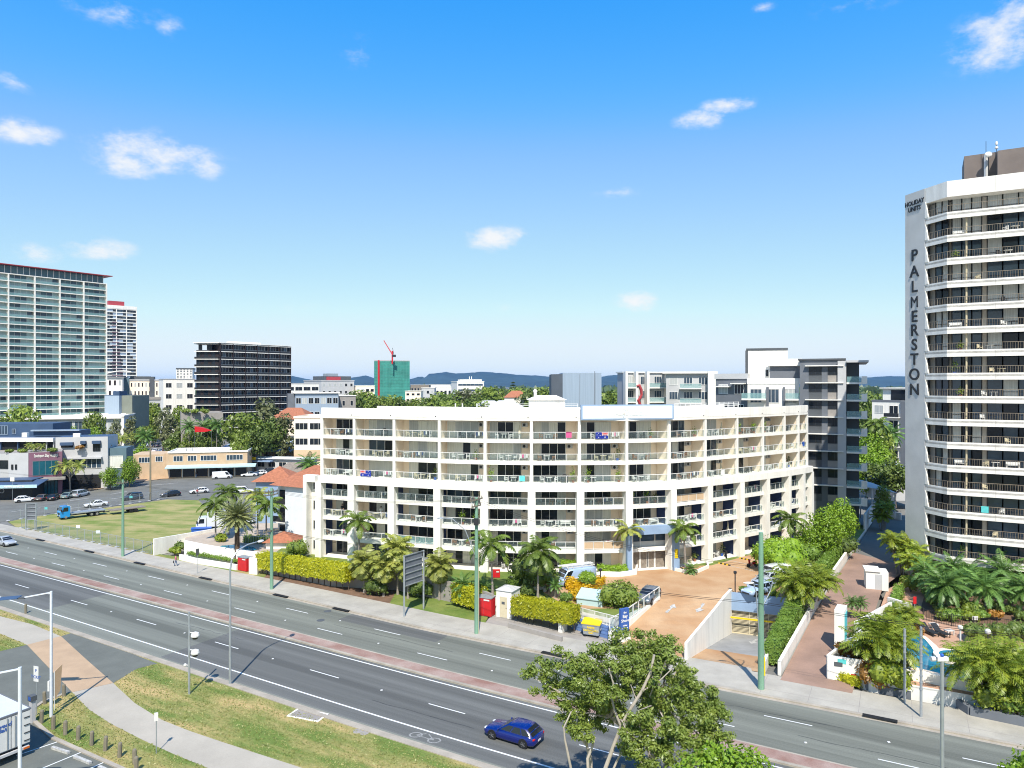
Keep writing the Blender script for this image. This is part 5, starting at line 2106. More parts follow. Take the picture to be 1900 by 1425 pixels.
v7 = mvol('roof_storey', -70, 189, 98, 191, Z(813, 190), Z(786, 190), 9, m_slate, m_slate)
mpan('window', v7, 22.5, 29, 805, 796, m_glass, .05, m_shed, 2)
mpan('roof_window', v7, -12, 14, 806, 790, m_glassb, .08, m_shed, 5)
mpan('window', v7, 68, 92, 806, 798, m_glass, .05, m_shed, 5)
v8 = mvol('roof_storey', 62, 188, 146, 189.5, Z(809, 189), Z(799, 189), 7, m_slate, m_slate)
mpan('roof_edge', v8, 60, 150, 799.5, 797, m_shed, .9)
for xa, xb, y0, y1 in ((40.5, 50, 808, 803), (135, 148, 808, 804)):
 mpan('air_conditioner', v6 if xa < 60 else v4, xa, xb, y0 + 3, y1, m_white, -.9)
# vet shop with the sign fascia
r, w, h, dp = block('corner_shop', 'dark fronted low shop under a slate awning with a pale blue lettered fascia', -70, 165, 60, 167, 893, 0, 5, m_charc, 0, 0, roof=m_slate, lip=0)
b = MB()
b.hexa([(-3, -3.2, 3.3), (w + 2.6, -3.2, 3.3), (w + 2.6, 2, 4.2), (-3, 2, 4.2)], [(-3, -3.2, 3.45), (w + 2.6, -3.2, 3.45), (w + 2.6, 2, 4.35), (-3, 2, 4.35)])
b.build('awning', m_slate, r)
fo = addbox(r, 'fascia_sign', M('fascia_blue', (.5, .7, .78), .5, .05, 1), (-3, w + 2.6, -3.3, -3.21, 3.0, 3.75))
for s, x in (('ANIMAL HOSPITAL', w - 2.2), ('PET CARE', w - 9.5)):
 t = text_mesh('lettering', s, .52, m_white, fo, .02, .01)
 t.location = (x, -3.33, 3.36)
 t.rotation_euler = (rad(90), 0, 0)
b = MB()
b.tube([(w - 6.6, -.06, 2.0), (w - 6.6, -.01, 2.0)], .55, 16, 0)
b.tube([(w - 6.6, -.07, 2.0), (w - 6.6, -.061, 2.0)], .42, 16, 1)
b.build('round_emblem', [m_lgrey, m_charc], r)
# cream corner shop
csp, w, h, dp = block('cream_corner_shop', 'two-storey cream shop with a white roof and pale awning on the street corner', 313, 203, 459, 208, 841, 0, 12, m_beige, 0, 0, roof=m_white, lip=.35, over=.25)
sp = []
for x0, ww in ((.08, 2.6), (.26, 2.4), (.42, 4.4), (.75, 4.6)):
 sp.append((win_mesh('w', ww, 1.6, m_glassb, m_white, 3 if ww < 3 else 5), (w * x0 + ww / 2 - .5, -.004, h - 2.4), 0))
place_windows(csp, sp)
b = MB()
b.hexa([(-.5, -2.6, 2.95), (w + 2.5, -2.6, 2.95), (w + 2.5, -.01, 3.5), (-.5, -.01, 3.5)], [(-.5, -2.6, 3.25), (w + 2.5, -2.6, 3.25), (w + 2.5, -.01, 3.75), (-.5, -.01, 3.75)])
b.build('awning', M('pale_teal_awning', (.5, .68, .7), .6, .06, .6), csp)
for j in range(6):
 x0 = w * j / 6
 addbox(csp, 'shop_window', [m_glass, m_rail], (x0 + .25, x0 + w / 6 - .25, -.08, -.004, .35, 2.8, 0), (x0, x0 + .2, -.12, -.004, .05, 2.9, 1))
addbox(csp, 'side_wall', m_beige, (-9.8, -.003, .3, 11, 0, h - .3))
b = MB()
b.tube([(-.3, .9, 0), (-.3, .9, h - .02)], 1.0, 16)
b.build('rounded_corner', m_beige, csp)
o = bpy.data.objects.new('window', win_mesh('w', 3.0, 1.6, m_glassb, m_white, 4))
COL.objects.link(o)
o.parent = csp
o.location = (-6.4, .295, h - 2.6)
o = bpy.data.objects.new('window', win_mesh('w', 1.9, 1.6, m_glassb, m_white, 3))
COL.objects.link(o)
o.parent = csp
o.location = (-2.6, .295, h - 2.4)
for x, y in ((3, 4), (4.6, 4.4), (9, 5), (13, 4)):
 addbox(csp, 'roof_unit', m_lgrey, (x, x + .9, y, y + .9, h + .1, h + .9))
# long blue-roofed building
r, w, h, dp = block('blue_roof_shops', 'long low brick shops under a blue-grey metal roof behind the cream shop', 425, 240, 588, 232, 833, 0, 10, m_beige, 1, 8, m_glass, m_white, .5, .35, m_beige, 0, 0, 2, zlo=1)
b = MB()
b.hexa([(-4, -2.4, h - .4), (w + 2, -2.4, h - .4), (w + 2, 12, h + 2.2), (-4, 12, h + 2.2)], [(-4, -2.4, h - .2), (w + 2, -2.4, h - .2), (w + 2, 12, h + 2.4), (-4, 12, h + 2.4)])
b.build('roof_sheet', m_shed, r)
r, w, h, dp = block('market_stall_row', 'low white and blue awning roofs in front of the blue-roofed shops', 455, 222, 575, 218, 850, 0, 5, m_lgrey, 1, 6, m_glass, m_white, .7, .5, m_bluewall, 0, .8, 2)
addbox(r, 'awning', m_blueg, (1, w * .45, -2.5, -.05, h - .8, h - .5))
addbox(r, 'signboard', m_yellow, (.5, 5, -2.4, -2.3, h - .3, h + .7))
# beige parking structure with tiled roof
r, w, h, dp = block('beige_deck_building', 'beige open-decked building with dark bands next to the resort roof', 546, 226, 600, 226, 776, 0, 16, m_cream, 3, 2, m_glass, m_white, .88, .45, m_cream, .5, .2, 3, zlo=1.5)
addbox(r, 'signboard', m_beige, (0, w + .2, -.4, -.01, 3.0, 6.0))
hiproof('tiled_hall', 'hall with an orange tiled roof and cream gables left of the resort roof', 534, 262, 14, 16, 8, 6, 4, m_cream, m_terra, windows=2)
hiproof('old_house', 'house with a weathered grey-brown tiled roof behind the orange roofs', 540, 165, 12, 12, 0, 5.0, 3.2, m_whitew, m_oldtile)
# white brick flats beside the resort, orange hips
r, w, h, dp = block('white_brick_flats', 'three-storey pale brick flats touching the left end of the resort', 529, 119, 585, 116, 901, .5, 12, m_bluewall, 0, 0, roof=m_oldtile, lip=0)
addbox(r, 'balcony_wing', m_whitew, (-3.2, -.01, 1.6, 11, 0, h - .4))
for k in range(3):
 z = .2 + 3.0 * k
 addbox(r, 'balcony', m_whitew, (-3.2, -.05, .2, 1.58, z - .2, z))
 addbox(r, 'balustrade', m_charc, (-3.15, -.1, .22, .26, z, z + .95))
 addbox(r, 'window', m_glass, (-2.8, -.5, 1.52, 1.59, z + .1, z + 2.2))
b = MB()
x0, x1, y0, y1 = -3.0, w + 1, -.7, 12.7
b.add([(x0, y0, h), (x1, y0, h), (x1, y1, h), (x0, y1, h), (x0 + 4, 6, h + 2.9), (x1 - 2, 6, h + 2.9)], [(0, 1, 5, 4), (1, 2, 5), (2, 3, 4, 5), (3, 0, 4), (3, 2, 1, 0)])
b.build('tiled_roof', m_terra, r)
hiproof('orange_roof_house', 'small pavilion house with an orange pyramid roof left of the pale flats', 508, 128, 6.5, 6.5, .5, 8.9, 2.4, m_blueg, m_terra, ridge=.02, over=.7)  # blue-grey walls have the shade put into their colour
hiproof('pool_gazebo', 'white gazebo with an orange tiled pyramid roof beside the resort pool', 519, 108, 4.2, 4.0, 1.9, 1.0, 1.3, m_white, m_terra, ridge=.02, over=.5, windows=0, cat='gazebo')
# ================================================================ VEGETATION
def blob_leaves(mb, blobs, n, size, up=.35, mi=0, inner=.62, asp=.55):
 rs = np.array([b[3] for b in blobs], float)
 pr = rs ** 2 / (rs ** 2).sum()
 idx = nrg.choice(len(blobs), n, p=pr)
 c0 = np.array([b[:3] for b in blobs], float)[idx]
 fl = np.array([b[4] if len(b) > 4 else .8 for b in blobs], float)[idx]
 d = nrg.normal(size=(n, 3))
 d /= np.linalg.norm(d, axis=1, keepdims=True)
 rad_ = rs[idx] * nrg.uniform(inner, 1.08, n)
 off = d * rad_[:, None]
 off[:, 2] *= fl
 nr = d * .8 + nrg.normal(size=(n, 3)) * .55 + np.array([0, 0, up])
 mb.leaves(c0 + off, nr, size, asp, mi)
 return mb


def crown_blobs(r, h0, h1, k, rr, seed, wob=.25):
 q = random.Random(seed)
 out = []
 for i in range(k):
  t = (i + .5) / k
  z = h0 + (h1 - h0) * t
  R_ = r * (math.sin(math.pi * (.18 + .72 * t)) ** .8) * .62
  a = i * 2.4 + q.uniform(-.5, .5)
  e = math.sqrt(q.uniform(.15, 1))
  out.append((R_ * e * math.cos(a), R_ * e * math.sin(a), z + q.uniform(-.3, .3), rr * q.uniform(.7, 1.25), q.uniform(.65, .9)))
 return out


TP = {}


def tree_proto(kind):
 r = thing('tree', 'tree', 'tree', (0, 0, -500))
 spec = {'dark': (4.2, 3.0, 9.2, 15, 1.55, l_dark, 1500, .36), 'mid': (4.4, 2.6, 9.2, 13, 1.7, l_mid, 1500, .36), 'loose': (3.2, 2.6, 9.6, 17, 1.0, l_fine, 1300, .28), 'bright': (4.6, 1.4, 9.3, 20, 1.75, l_bright, 3800, .24),
   'spread': (5.4, 4.2, 9.2, 15, 1.5, l_mid, 900, .42)}[kind]
 R0, h0, h1, k, rr, leaf, n, sz = spec
 b = MB()
 bl = crown_blobs(R0, h0 + rr * .5, h1 - rr * .55, k, rr, hash(kind) % 97 if False else len(kind) * 7 + n)
 b.tube([(0, 0, 0), (.12, .05, 1.8), (.05, -.1, 4.2), (.2, .1, 6.5)], [.26, .2, .15, .05], 7)
 for q in bl[::2]:
  b.tube([(.08, 0, 2.2 + .25 * (q[2] - 2.2)), (q[0] * .5, q[1] * .5, q[2] * .72), (q[0], q[1], q[2])], [.11, .07, .03], 5)
 b.build('trunk', m_barkd, r)
 c = MB()
 blob_leaves(c, bl, n, sz)
 c.build('crown', leaf, r)
 TP[kind] = r
 return r


FIRST = set()


def tree(kind, px, D, ytop, z0, label, wx=1.0, name='tree', group=None):
 if kind not in TP:
  tree_proto(kind)
 p = A(px, D)
 s = max(.15, (Z(ytop, D) - z0) / 10.0)
 loc = (p.x, p.y, z0)
 if kind not in FIRST:
  FIRST.add(kind)
  o = TP[kind]
  o.location = loc
  o.scale = (s * wx, s * wx, s)
  o.rotation_euler = (0, 0, rng.uniform(0, 6))
 else:
  o = dup(TP[kind], loc, rng.uniform(0, 6), None, (s * wx, s * wx, s))
 o.name = name
 for k_ in ('group',):
  if k_ in o.keys():
   del o[k_]
 tag(o, label, 'tree', group)
 return o


def fronds(mb, n, L, e_in, e_out, droop, lw, ll, nl, seed, mi=0, rac=1):
 q = random.Random(seed)
 for i in range(n):
  t_ = (i + .5) / n
  az = i * 2.39996 + q.uniform(-.15, .15)
  el = e_in + (e_out - e_in) * t_ ** .8 + q.uniform(-.08, .08)
  LL = L * q.uniform(.85, 1.1)
  dirh = Vector((math.cos(az), math.sin(az), 0))
  side = Vector((-math.sin(az), math.cos(az), 0))
  pts, tans = [Vector((0, 0, 0))], []
  st = 9
  for j in range(st):
   a = el - droop * ((j + .5) / st) ** 1.25
   tg = dirh * math.cos(a) + Vector((0, 0, math.sin(a)))
   tans.append(tg)
   pts.append(pts[-1] + tg * (LL / st))
  for j in range(st):
   w = .05 * (1 - j / st) + .012
   mb.add([pts[j] - side * w, pts[j] + side * w, pts[j + 1] + side * w * .8, pts[j + 1] - side * w * .8], [(0, 1, 2, 3)], rac)
  for j in range(nl):
   s = .12 + .88 * (j + .5) / nl
   f = s * st
   i0 = min(st - 1, int(f))
   p = pts[i0].lerp(pts[i0 + 1], f - i0)
   tg = tans[i0]
   up = side.cross(tg)
   if up.z < 0:
    up = -up
   ln = ll * (math.sin(math.pi * min(1, .12 + s * .86)) ** .6) * q.uniform(.85, 1.1)
   for sg in (-1, 1):
    dv = (side * sg * .85 + tg * .55 - up * q.uniform(.0, .25) + Vector((0, 0, -q.uniform(.15, .5)))).normalized()
    wv = tg.cross(dv).cross(dv).normalized() * lw
    m_ = p + dv * ln * .5
    mb.add([p, m_ + wv, p + dv * ln, m_ - wv], [(0, 1, 2, 3)], mi)
 return mb


PALMC = {}


def palm_crown(kind):
 if kind in PALMC:
  return PALMC[kind]
 b = MB()
 if kind == 'tall':
  fronds(b, 17, 3.0, 1.45, -.1, 1.75, .085, .8, 26, 3)
  m_ = [l_palm, l_palm]
 elif kind == 'tally':
  fronds(b, 14, 2.8, 1.45, .0, 1.7, .085, .75, 25, 5)
  m_ = [l_palmy, l_palmy]
 elif kind == 'full':
  fronds(b, 34, 3.2, 1.5, -.75, 1.5, .085, .9, 26, 8)
  m_ = [l_palm, l_palm]
 elif kind == 'date':
  fronds(b, 84, 3.5, 1.5, -.5, .7, .08, .55, 24, 11)
  for i in range(60):
   a, e = rng.uniform(0, 6.3), rng.uniform(-1.4, -.3)
   d = Vector((math.cos(a) * math.cos(e), math.sin(a) * math.cos(e), math.sin(e) * 1.2 - .1))
   b.bar(d * .2, d * .95, .14, .05, 2)
  m_ = [l_palmd, l_palmd, m_trunkd]
 elif kind == 'bushy':
  fronds(b, 46, 2.3, 1.5, -1.4, 1.3, .1, 1.0, 17, 14)
  m_ = [l_palmy, l_palmy]
 elif kind == 'garden':
  fronds(b, 28, 2.4, 1.5, -.6, 1.05, .05, .58, 24, 17)
  m_ = [l_gpalm, l_gpalm]
 elif kind == 'pandan':
  for k in range(5):
   s = len(b.v)
   fronds(b, 14, 1.2, 1.4, -.7, 1.0, .05, .3, 8, 20 + k)
   a = k * 1.26
   b.xf(Matrix.Translation((math.cos(a) * 1.2, math.sin(a) * 1.2, rng.uniform(-.5, .6))), s)
  m_ = [l_palmy, l_palm]
 o = b.build('crown', m_)
 me = o.data
 bpy.data.objects.remove(o)
 PALMC[kind] = me
 return me


def palm(kind, base, ht, label, cs=1.0, lean=(0, 0), tr=.14, tm=None, name='palm_tree', group=None, boots=False):
 """ht: height of the crown's heart above the base"""
 r = thing(name, label, 'palm tree', base, rng.uniform(0, 6.28), group)
 b = MB()
 k = 7
 pts = [(lean[0] * (i / k) ** 1.5, lean[1] * (i / k) ** 1.5, ht * i / k) for i in range(k + 1)]
 b.tube(pts, [tr * (1.35 if i == 0 else 1.0 - .25 * i / k) for i in range(k + 1)], 8)
 if kind in ('tall', 'tally', 'full'):
  b.tube([pts[-2], pts[-1], (pts[-1][0], pts[-1][1], ht + .35)], [tr * .8, tr * 1.0, tr * .4], 8, 1)
 if kind == 'pandan':
  for a in range(5):
   an = a * 1.26
   b.tube([(0, 0, ht * .55), (math.cos(an) * .7 * cs, math.sin(an) * .7 * cs, ht * .85), (math.cos(an) * 1.2 * cs, math.sin(an) * 1.2 * cs, ht)], [tr * .7, tr * .5, tr * .4], 6)
 b.build('trunk', [tm or m_trunk, l_palm], r)
 o = bpy.data.objects.new('crown', palm_crown(kind))
 COL.objects.link(o)
 o.parent = r
 o.location = pts[-1]
 o.scale = (cs, cs, cs)
 return r


def clump(base, R, h, label, n=7, kind='cane', name='cane_palm', cat='palm clump', seed=1, leaf=None):
 """several slim stems with arching fronds"""
 q = random.Random(seed)
 r = thing(name, label, cat, base, q.uniform(0, 6))
 b, c = MB(), MB()
 for i in range(n):
  a = i * 2.4
  e = R * math.sqrt((i + .3) / n) * .62
  x, y, hh = e * math.cos(a), e * math.sin(a), h * q.uniform(.45, .82)
  b.tube([(x * .4, y * .4, 0), (x * .8, y * .8, hh * .6), (x, y, hh)], [.09, .07, .05], 6)
  s = len(c.v)
  fronds(c, 13, R * .62 + .6, 1.45, -.1, 1.4, .06, .65, 15, seed * 31 + i)
  c.xf(Matrix.Translation((x, y, hh)), s)
 b.build('stem', m_trunk, r)
 c.build('crown', [leaf or l_areca, leaf or l_areca], r)
 return r


def shrub(base, rx, h, label, leaf, n=900, size=.14, name='shrub', cat='shrub', seed=1, ry=None, lobes=7, z0=0.0):
 q = random.Random(seed)
 r = thing(name, label, cat, base)
 b = MB()
 for i in range(5):
  a = i * 1.26
  b.tube([(0, 0, 0), (rx * .3 * math.cos(a), rx * .3 * math.sin(a), h * .5)], [.06, .02], 5)
 b.build('stem', m_barkd, r)
 ry = ry or rx
 bl = []
 for i in range(lobes):
  a = i * 2.4
  e = math.sqrt((i + .2) / lobes) * .62
  rr = min(rx, h * .62) * q.uniform(.5, .68)
  bl.append((e * rx * math.cos(a), e * ry * math.sin(a), z0 + (h - z0) * q.uniform(.42, .68), rr, min(1.0, h * .5 / rr)))
 bl.append((0, 0, h * .62, min(rx, ry) * .6, min(1, h * .38 / (min(rx, ry) * .6))))
 c = MB()
 blob_leaves(c, bl, n, size, inner=.7)
 for p in bl:
  c.ell(p[:3], (p[3] * .72, p[3] * .72, p[3] * .72 * p[4]), 8, 6)
 c.build('foliage', leaf, r)
 return r


def hedge(a, b, depth, z0, z1, label, leaf, dens=46, size=.11, legs=True, z0b=None, z1b=None):
 a, b = Vector(a), Vector(b)
 d = Vector((b.x - a.x, b.y - a.y, 0))
 L = d.length
 r = thing('hedge', label, 'hedge', (a.x, a.y, 0), math.atan2(d.y, d.x))
 z0b = z0 if z0b is None else z0b
 z1b = z1 if z1b is None else z1b
 c = MB()
 i_ = .1
 ya, yb = min(0, depth) + i_, max(0, depth) - i_
 c.hexa([(i_, ya, z0 + i_), (L - i_, ya, z0b + i_), (L - i_, yb, z0b + i_), (i_, yb, z0 + i_)], [(i_, ya, z1 - i_), (L - i_, ya, z1b - i_), (L - i_, yb, z1b - i_), (i_, yb, z1 - i_)])
 faces = [((0, 1), (2,), L * (z1 - z0), (0, -1, .35)), ('top', None, L * depth, (0, 0, 1)), ('back', None, L * (z1 - z0) * .5, (0, 1, .3)), ('l', None, depth * (z1 - z0), (-1, 0, .3)), ('r', None, depth * (z1 - z0), (1, 0, .3))]
 for f in faces:
  n = int(abs(f[2]) * dens)
  u, v = nrg.uniform(0, 1, n), nrg.uniform(0, 1, n)
  x = u * L
  zl, zh = z0 + (z0b - z0) * u, z1 + (z1b - z1) * u
  wob = .08 * np.sin(x * 1.7 + v * 2) + .06 * np.sin(x * 5.1 + v * 4) + np.abs(nrg.normal(0, .05, n)) * (nrg.uniform(0, 1, n) < .2)
  if f[0] == 'top':
   P_ = np.stack([x, v * depth, zh + wob + nrg.normal(0, .035, n)], 1)
  elif f[0] == 'back':
   P_ = np.stack([x, depth + nrg.normal(0, .05, n), zl + (zh - zl) * v], 1)
  elif f[0] == 'l':
   P_ = np.stack([nrg.normal(0, .05, n), v * depth, z0 + (z1 - z0) * u], 1)
  elif f[0] == 'r':
   P_ = np.stack([L + nrg.normal(0, .05, n), v * depth, z0b + (z1b - z0b) * u], 1)
  else:
   P_ = np.stack([x, wob + nrg.normal(0, .05, n), zl + (zh - zl) * v], 1)
  nr = np.array(f[3], float) + nrg.normal(size=(n, 3)) * .5
  c.leaves(P_, nr, size, .6)
 c.build('foliage', leaf, r)
 if legs:
  s = MB()
  n = int(L / 1.1)
  for j in range(n + 1):
   x = .3 + (L - .6) * j / max(1, n)
   s.tube([(x, depth * .5, 0), (x + .05, depth * .5, z0 + .4)], .05, 5)
  s.build('stem', m_barkd, r)
 return r


# --- big gum at the front edge
gx, gy = 7.4, 42.0
G = thing('gum_tree', 'large spreading gum tree with pale forked limbs in front of the road', 'tree', (gx, gy, .06))
gq = random.Random(5)
tb = MB()
cl = []


def limb(p, d, L, r0, depth):
 pts, rs = [Vector(p)], [r0]
 d = Vector(d).normalized()
 k = 5
 for j in range(k):
  d = (d + Vector((gq.uniform(-.22, .22), gq.uniform(-.22, .22), gq.uniform(-.05, .2)))).normalized()
  pts.append(pts[-1] + d * L / k)
  rs.append(r0 * (1 - .5 * (j + 1) / k))
 tb.tube(pts, rs, 8 if r0 > .08 else 5)
 if depth == 0:
  cl.append((pts[-1], 1.0))
  return
 nb = 3 if depth > 1 else gq.choice((2, 3))
 for j in range(nb):
  a = gq.uniform(0, 6.28)
  s = Vector((math.cos(a), math.sin(a), gq.uniform(-.1, .55)))
  st = pts[-1] if j else pts[-1]
  limb(st if j < 2 else pts[3], (d * .55 + s * .8), L * gq.uniform(.55, .78), rs[-1] * .95, depth - 1)


tops = [((-2.7, .5, 0), (-.12, .05, 1), 4.4, .2), ((-.7, 0, 0), (.5, .1, 1), 5.4, .28), ((.1, -.6, 0), (.85, .25, .9), 5.2, .22)]
for p, d, L, r0 in tops:
 limb(p, d, L, r0, 0)
# stump limb
tb.tube([(-.9, .2, .0), (-1.0, .3, 3.0), (-.75, .3, 4.3)], [.2, .17, .13], 8)
# crown clumps where the photo shows them: (column, row, distance, radius in m)
spots = [(990, 1258, 42, 1.0), (1012, 1238, 42.4, .9), (1048, 1225, 41.5, 1.05), (1036, 1262, 43, 1.0), (1080, 1235, 42, 1.1), (1110, 1208, 43, 1.0), (1150, 1190, 42.5, 1.1), (1140, 1222, 41.5, 1.1), (1184, 1200, 42, .9), (1195, 1178, 43.2, .7), (1215, 1192, 42.5, .95), (1240, 1200, 42, .9), (1235, 1225, 41, 1.05),
         (1262, 1232, 42.6, 1.0), (1280, 1252, 42, .85), (1268, 1265, 41, 1.0), (1210, 1245, 43, 1.1), (1170, 1250, 41.3, 1.15), (1125, 1258, 42.6, 1.2), (1088, 1268, 41.2, 1.2), (1060, 1300, 41.8, .95), (1040, 1318, 42.3, .75), (1100, 1305, 42.5, 1.1), (1130, 1295, 41, 1.1),
         (1190, 1290, 41.5, 1.2), (1222, 1280, 42.4, 1.2), (1250, 1298, 41.4, 1.15), (1285, 1290, 42.3, 1.0), (1310, 1296, 41.5, .95), (1330, 1302, 42, .75), (1300, 1325, 41, 1.15), (1262, 1335, 40.5, 1.25), (1225, 1325, 41.5, 1.25), (1190, 1345, 40.5, 1.2), (1065, 1340, 41.5, .9), (1080, 1362, 41, .8),
         (1290, 1358, 40.6, 1.15), (1250, 1372, 40, 1.25), (1208, 1375, 40.3, 1.2), (1175, 1388, 40, 1.0), (1320, 1345, 41.5, .9), (1230, 1405, 39.6, 1.2), (1270, 1408, 39.4, 1.2), (1190, 1415, 39.6, 1.0), (1310, 1380, 40.5, 1.0), (1185, 1318, 39.6, .7), (1215, 1268, 39.8, .7), (1165, 1362, 39.4, .6), (1140, 1286, 39.9, .55), (1240, 1350, 39.3, .8), (1335, 1330, 40.6, .9), (1340, 1362, 40.3, .8), (1020, 1282, 42, .7), (1065, 1262, 42, 1.0), (1095, 1335, 42.4, .9), (1070, 1318, 41.6, .8), (1115, 1290, 41.4, 1.0), (1175, 1225, 42, 1.0), (1205, 1222, 42.5, 1.0), (1285, 1310, 41, 1.0), (1322, 1318, 41, .9), (1320, 1410, 40, 1.0), (1160, 1300, 42, 1.1), (1205, 1310, 43, 1.1), (1240, 1262, 42, 1.0), (1150, 1270, 42, 1.1), (1150, 1330, 42.6, .9), (1120, 1340, 42.8, .7)]
gb = MB()
bl = []
for (a, b_, D, r_) in spots:
 p = A(a, D, Z(b_, D))
 bl.append((p.x - gx, p.y - gy, p.z - .06, r_ * .88, .78))
for (p, r_) in cl[::1]:
 pass
sub = []
for c0 in bl:
 for j in range(7):
  d = Vector((gq.gauss(0, 1), gq.gauss(0, 1), gq.gauss(0, .8)))
  d = d.normalized() * c0[3] * gq.uniform(.4, .9)
  sub.append((c0[0] + d.x, c0[1] + d.y, c0[2] + d.z, c0[3] * gq.uniform(.34, .58), .74))
blob_leaves(gb, sub, 62000, .105, .5, 0, .2, .42)
for path, r0 in ((((1118, 1440), (1140, 1380), (1152, 1348), (1172, 1312), (1190, 1284), (1206, 1250), (1214, 1215)), .21), (((1152, 1348), (1140, 1318), (1134, 1292), (1138, 1268), (1130, 1240)), .13), (((1062, 1440), (1054, 1400), (1048, 1372)), .15), (((1048, 1372), (1046, 1350), (1060, 1320)), .1),
                 (((1092, 1440), (1090, 1408), (1098, 1388), (1104, 1368)), .17), (((1132, 1440), (1148, 1405), (1160, 1388)), .13), (((1172, 1312), (1180, 1296), (1170, 1270)), .07), (((1190, 1284), (1225, 1262), (1248, 1240)), .08), (((1206, 1440), (1212, 1410), (1222, 1400)), .12)):
 r0 *= .56
 pts = [A(a, 40.9, Z(y_, 40.9)) - Vector((gx, gy, .06)) for a, y_ in path]
 tb.tube(pts, [r0 * (1 - .45 * j / len(pts)) for j in range(len(pts))], 9)
 if path[0][1] == 1440:
  tb.tube([(pts[0].x * .55, pts[0].y * .3, -.1), pts[0].lerp(Vector((0, 0, 0)), .35), pts[0]], [r0 * 1.25, r0 * 1.1, r0], 9)
# twigs from the limbs to every clump
hubs = [Vector((-2.9, .6, 5.2)), Vector((.4, .3, 6.0)), Vector((2.6, .9, 6.2)), Vector((1.3, .4, 7.6)), Vector((3.2, .4, 4.2)), Vector((-1.5, .4, 7.0))]
for c0 in bl:
 c_ = Vector(c0[:3])
 hq = min(hubs, key=lambda h: (h - c_).length + max(0, h.z - c_.z) * 1.5)
 mid_ = hq.lerp(c_, .55) + Vector((gq.uniform(-.4, .4), gq.uniform(-.3, .3), gq.uniform(-.1, .5)))
 tb.tube([hq, mid_, c_], [.075, .05, .02], 5)
for h_, s_ in ((hubs[0], (-2.7, .5, 3.2)), (hubs[1], (1.0, .2, 3.6)), (hubs[2], (1.6, .2, 3.8)), (hubs[3], (.4, .3, 6.0)), (hubs[4], (1.3, .2, 2.2)), (hubs[5], (.4, .3, 5.0))):
 tb.tube([s_, Vector(s_).lerp(h_, .5) + Vector((.1, .1, .2)), h_], [.16, .13, .08], 7)
tb.build('trunk', m_bark, G)
gb.build('crown', l_gum, G)
# bright tree tops at the lower edge
p = A(1364, 35.5)
t2 = thing('round_tree', 'bright green round treetop rising over the bottom edge right of the gum', 'tree', (p.x, p.y, .06))
b = MB()
b.tube([(0, 0, 0), (.1, 0, 3), (0, .1, 6)], [.25, .2, .1], 8)
b.build('trunk', m_barkd, t2)
b = MB()
bl = [(x, y, z, r_, .8) for x, y, z, r_ in ((0, 0, 7.5, 1.5), (-1.5, .2, 7.3, 1.3), (1.4, .1, 6.8, 1.3), (.4, -.9, 7.2, 1.2), (-.6, .8, 7.8, 1.0), (.8, .6, 7.5, 1.1), (-2.6, .3, 6.6, 1.2), (-2.3, 0, 5.5, 1.1), (2.3, .2, 5.5, 1.0), (0, -.2, 5, 2.0))]
blob_leaves(b, bl, 7000, .13, .4)
b.build('crown', l_bright, t2)
p = A(1897, 36)
shrub((p.x + .6, p.y, .06), 1.6, Z(1392, 36), 'bright green treetop cut by the lower right corner', l_bright, 1800, .13, 'round_tree', 'tree', 4, z0=5)

# --- hedges along the frontage
hedge(A(473, 100.3), A(640, 91.6), 2.0, .9, 3.0, 'long clipped yellow-green hedge left of the cluster of bushy palms', l_hedge, z0b=1.25, z1b=3.45)
hedge(A(836, 85.9), A(884, 83.0), 2.0, .6, 2.9, 'short clipped yellow-green hedge behind the green pole, left of the red cabinet', l_hedge, z1b=2.8)
hedge(A(946, 80.2), A(1060, 75.6), 2.2, .95, 2.75, 'clipped yellow-green hedge raised over the stone planter right of the white meter house', l_hedge, z0b=1.15, z1b=3.0)
hedge(A(940, 86.5, 0), A(963, 86.0), 1.6, 2.0, 3.2, 'small clipped green cube hedge on the lawn behind the meter house', l_hedgeg, legs=False)
hedge(A(1048, 86.2), A(1075, 84.8), 1.2, 2.0, 3.4, 'golden hedge left of the round green topiary', l_gold, legs=False)
hedge(A(1092, 83.8), A(1124, 88.0), 1.1, 2.0, 3.1, 'golden hedge running back on the right of the round green topiary', l_gold, legs=False)
hedge(A(1110, 92.6), A(1165, 92.6), 1.4, 2.0, 3.1, 'low bright hedge under the resort balconies left of the entrance', l_bright, legs=False)
hedge(A(1040, 93.4), A(1070, 93.4), 1.2, 2.0, 3.6, 'green clipped hedge at the wall behind the parked work van', l_bright, legs=False)
q0, q1 = Vector((24.2, 67.0, 0)), Vector((32.8, 80.6, 0))
hedge((25.5, 67.4, 0), (33.0, 79.4, 0), 1.7, .2, 2.0, 'rounded green hedge between the basement ramp and the white drive wall', l_hedgeg, 60, .1, False, 1.8, 3.7)
hedge((38.0, 87.6, 0), (50.0, 106.2, 0), 1.4, 1.8, 3.7, 'green hedge on top of the white wall beside the tower drive', l_hedgeg, 30, .14, False)
hedge(A(1541, 64.6), A(1592, 62.6), 1.0, .1, 1.0, 'low yellow hedge at the foot of the white corner wall', l_hedge, 60, .09, False)
hedge(A(1697, 61.4), A(1712, 61), .8, .1, .95, 'tiny low yellow hedge beside the slim twin poles', l_hedge, 60, .09, False)
hedge(A(1718, 60.9), A(1775, 59.4), .9, .1, 1.0, 'low yellow hedge at the white pool wall between the twin poles and the sensor pole', l_hedge, 60, .09, False)
hedge((47.6, 86.2, 0), (42.8, 78.6, 0), -1.0, 1.25, 2.7, 'dark green strip hedge along the tower garden wall', l_hedgeg, 40, .1, False)
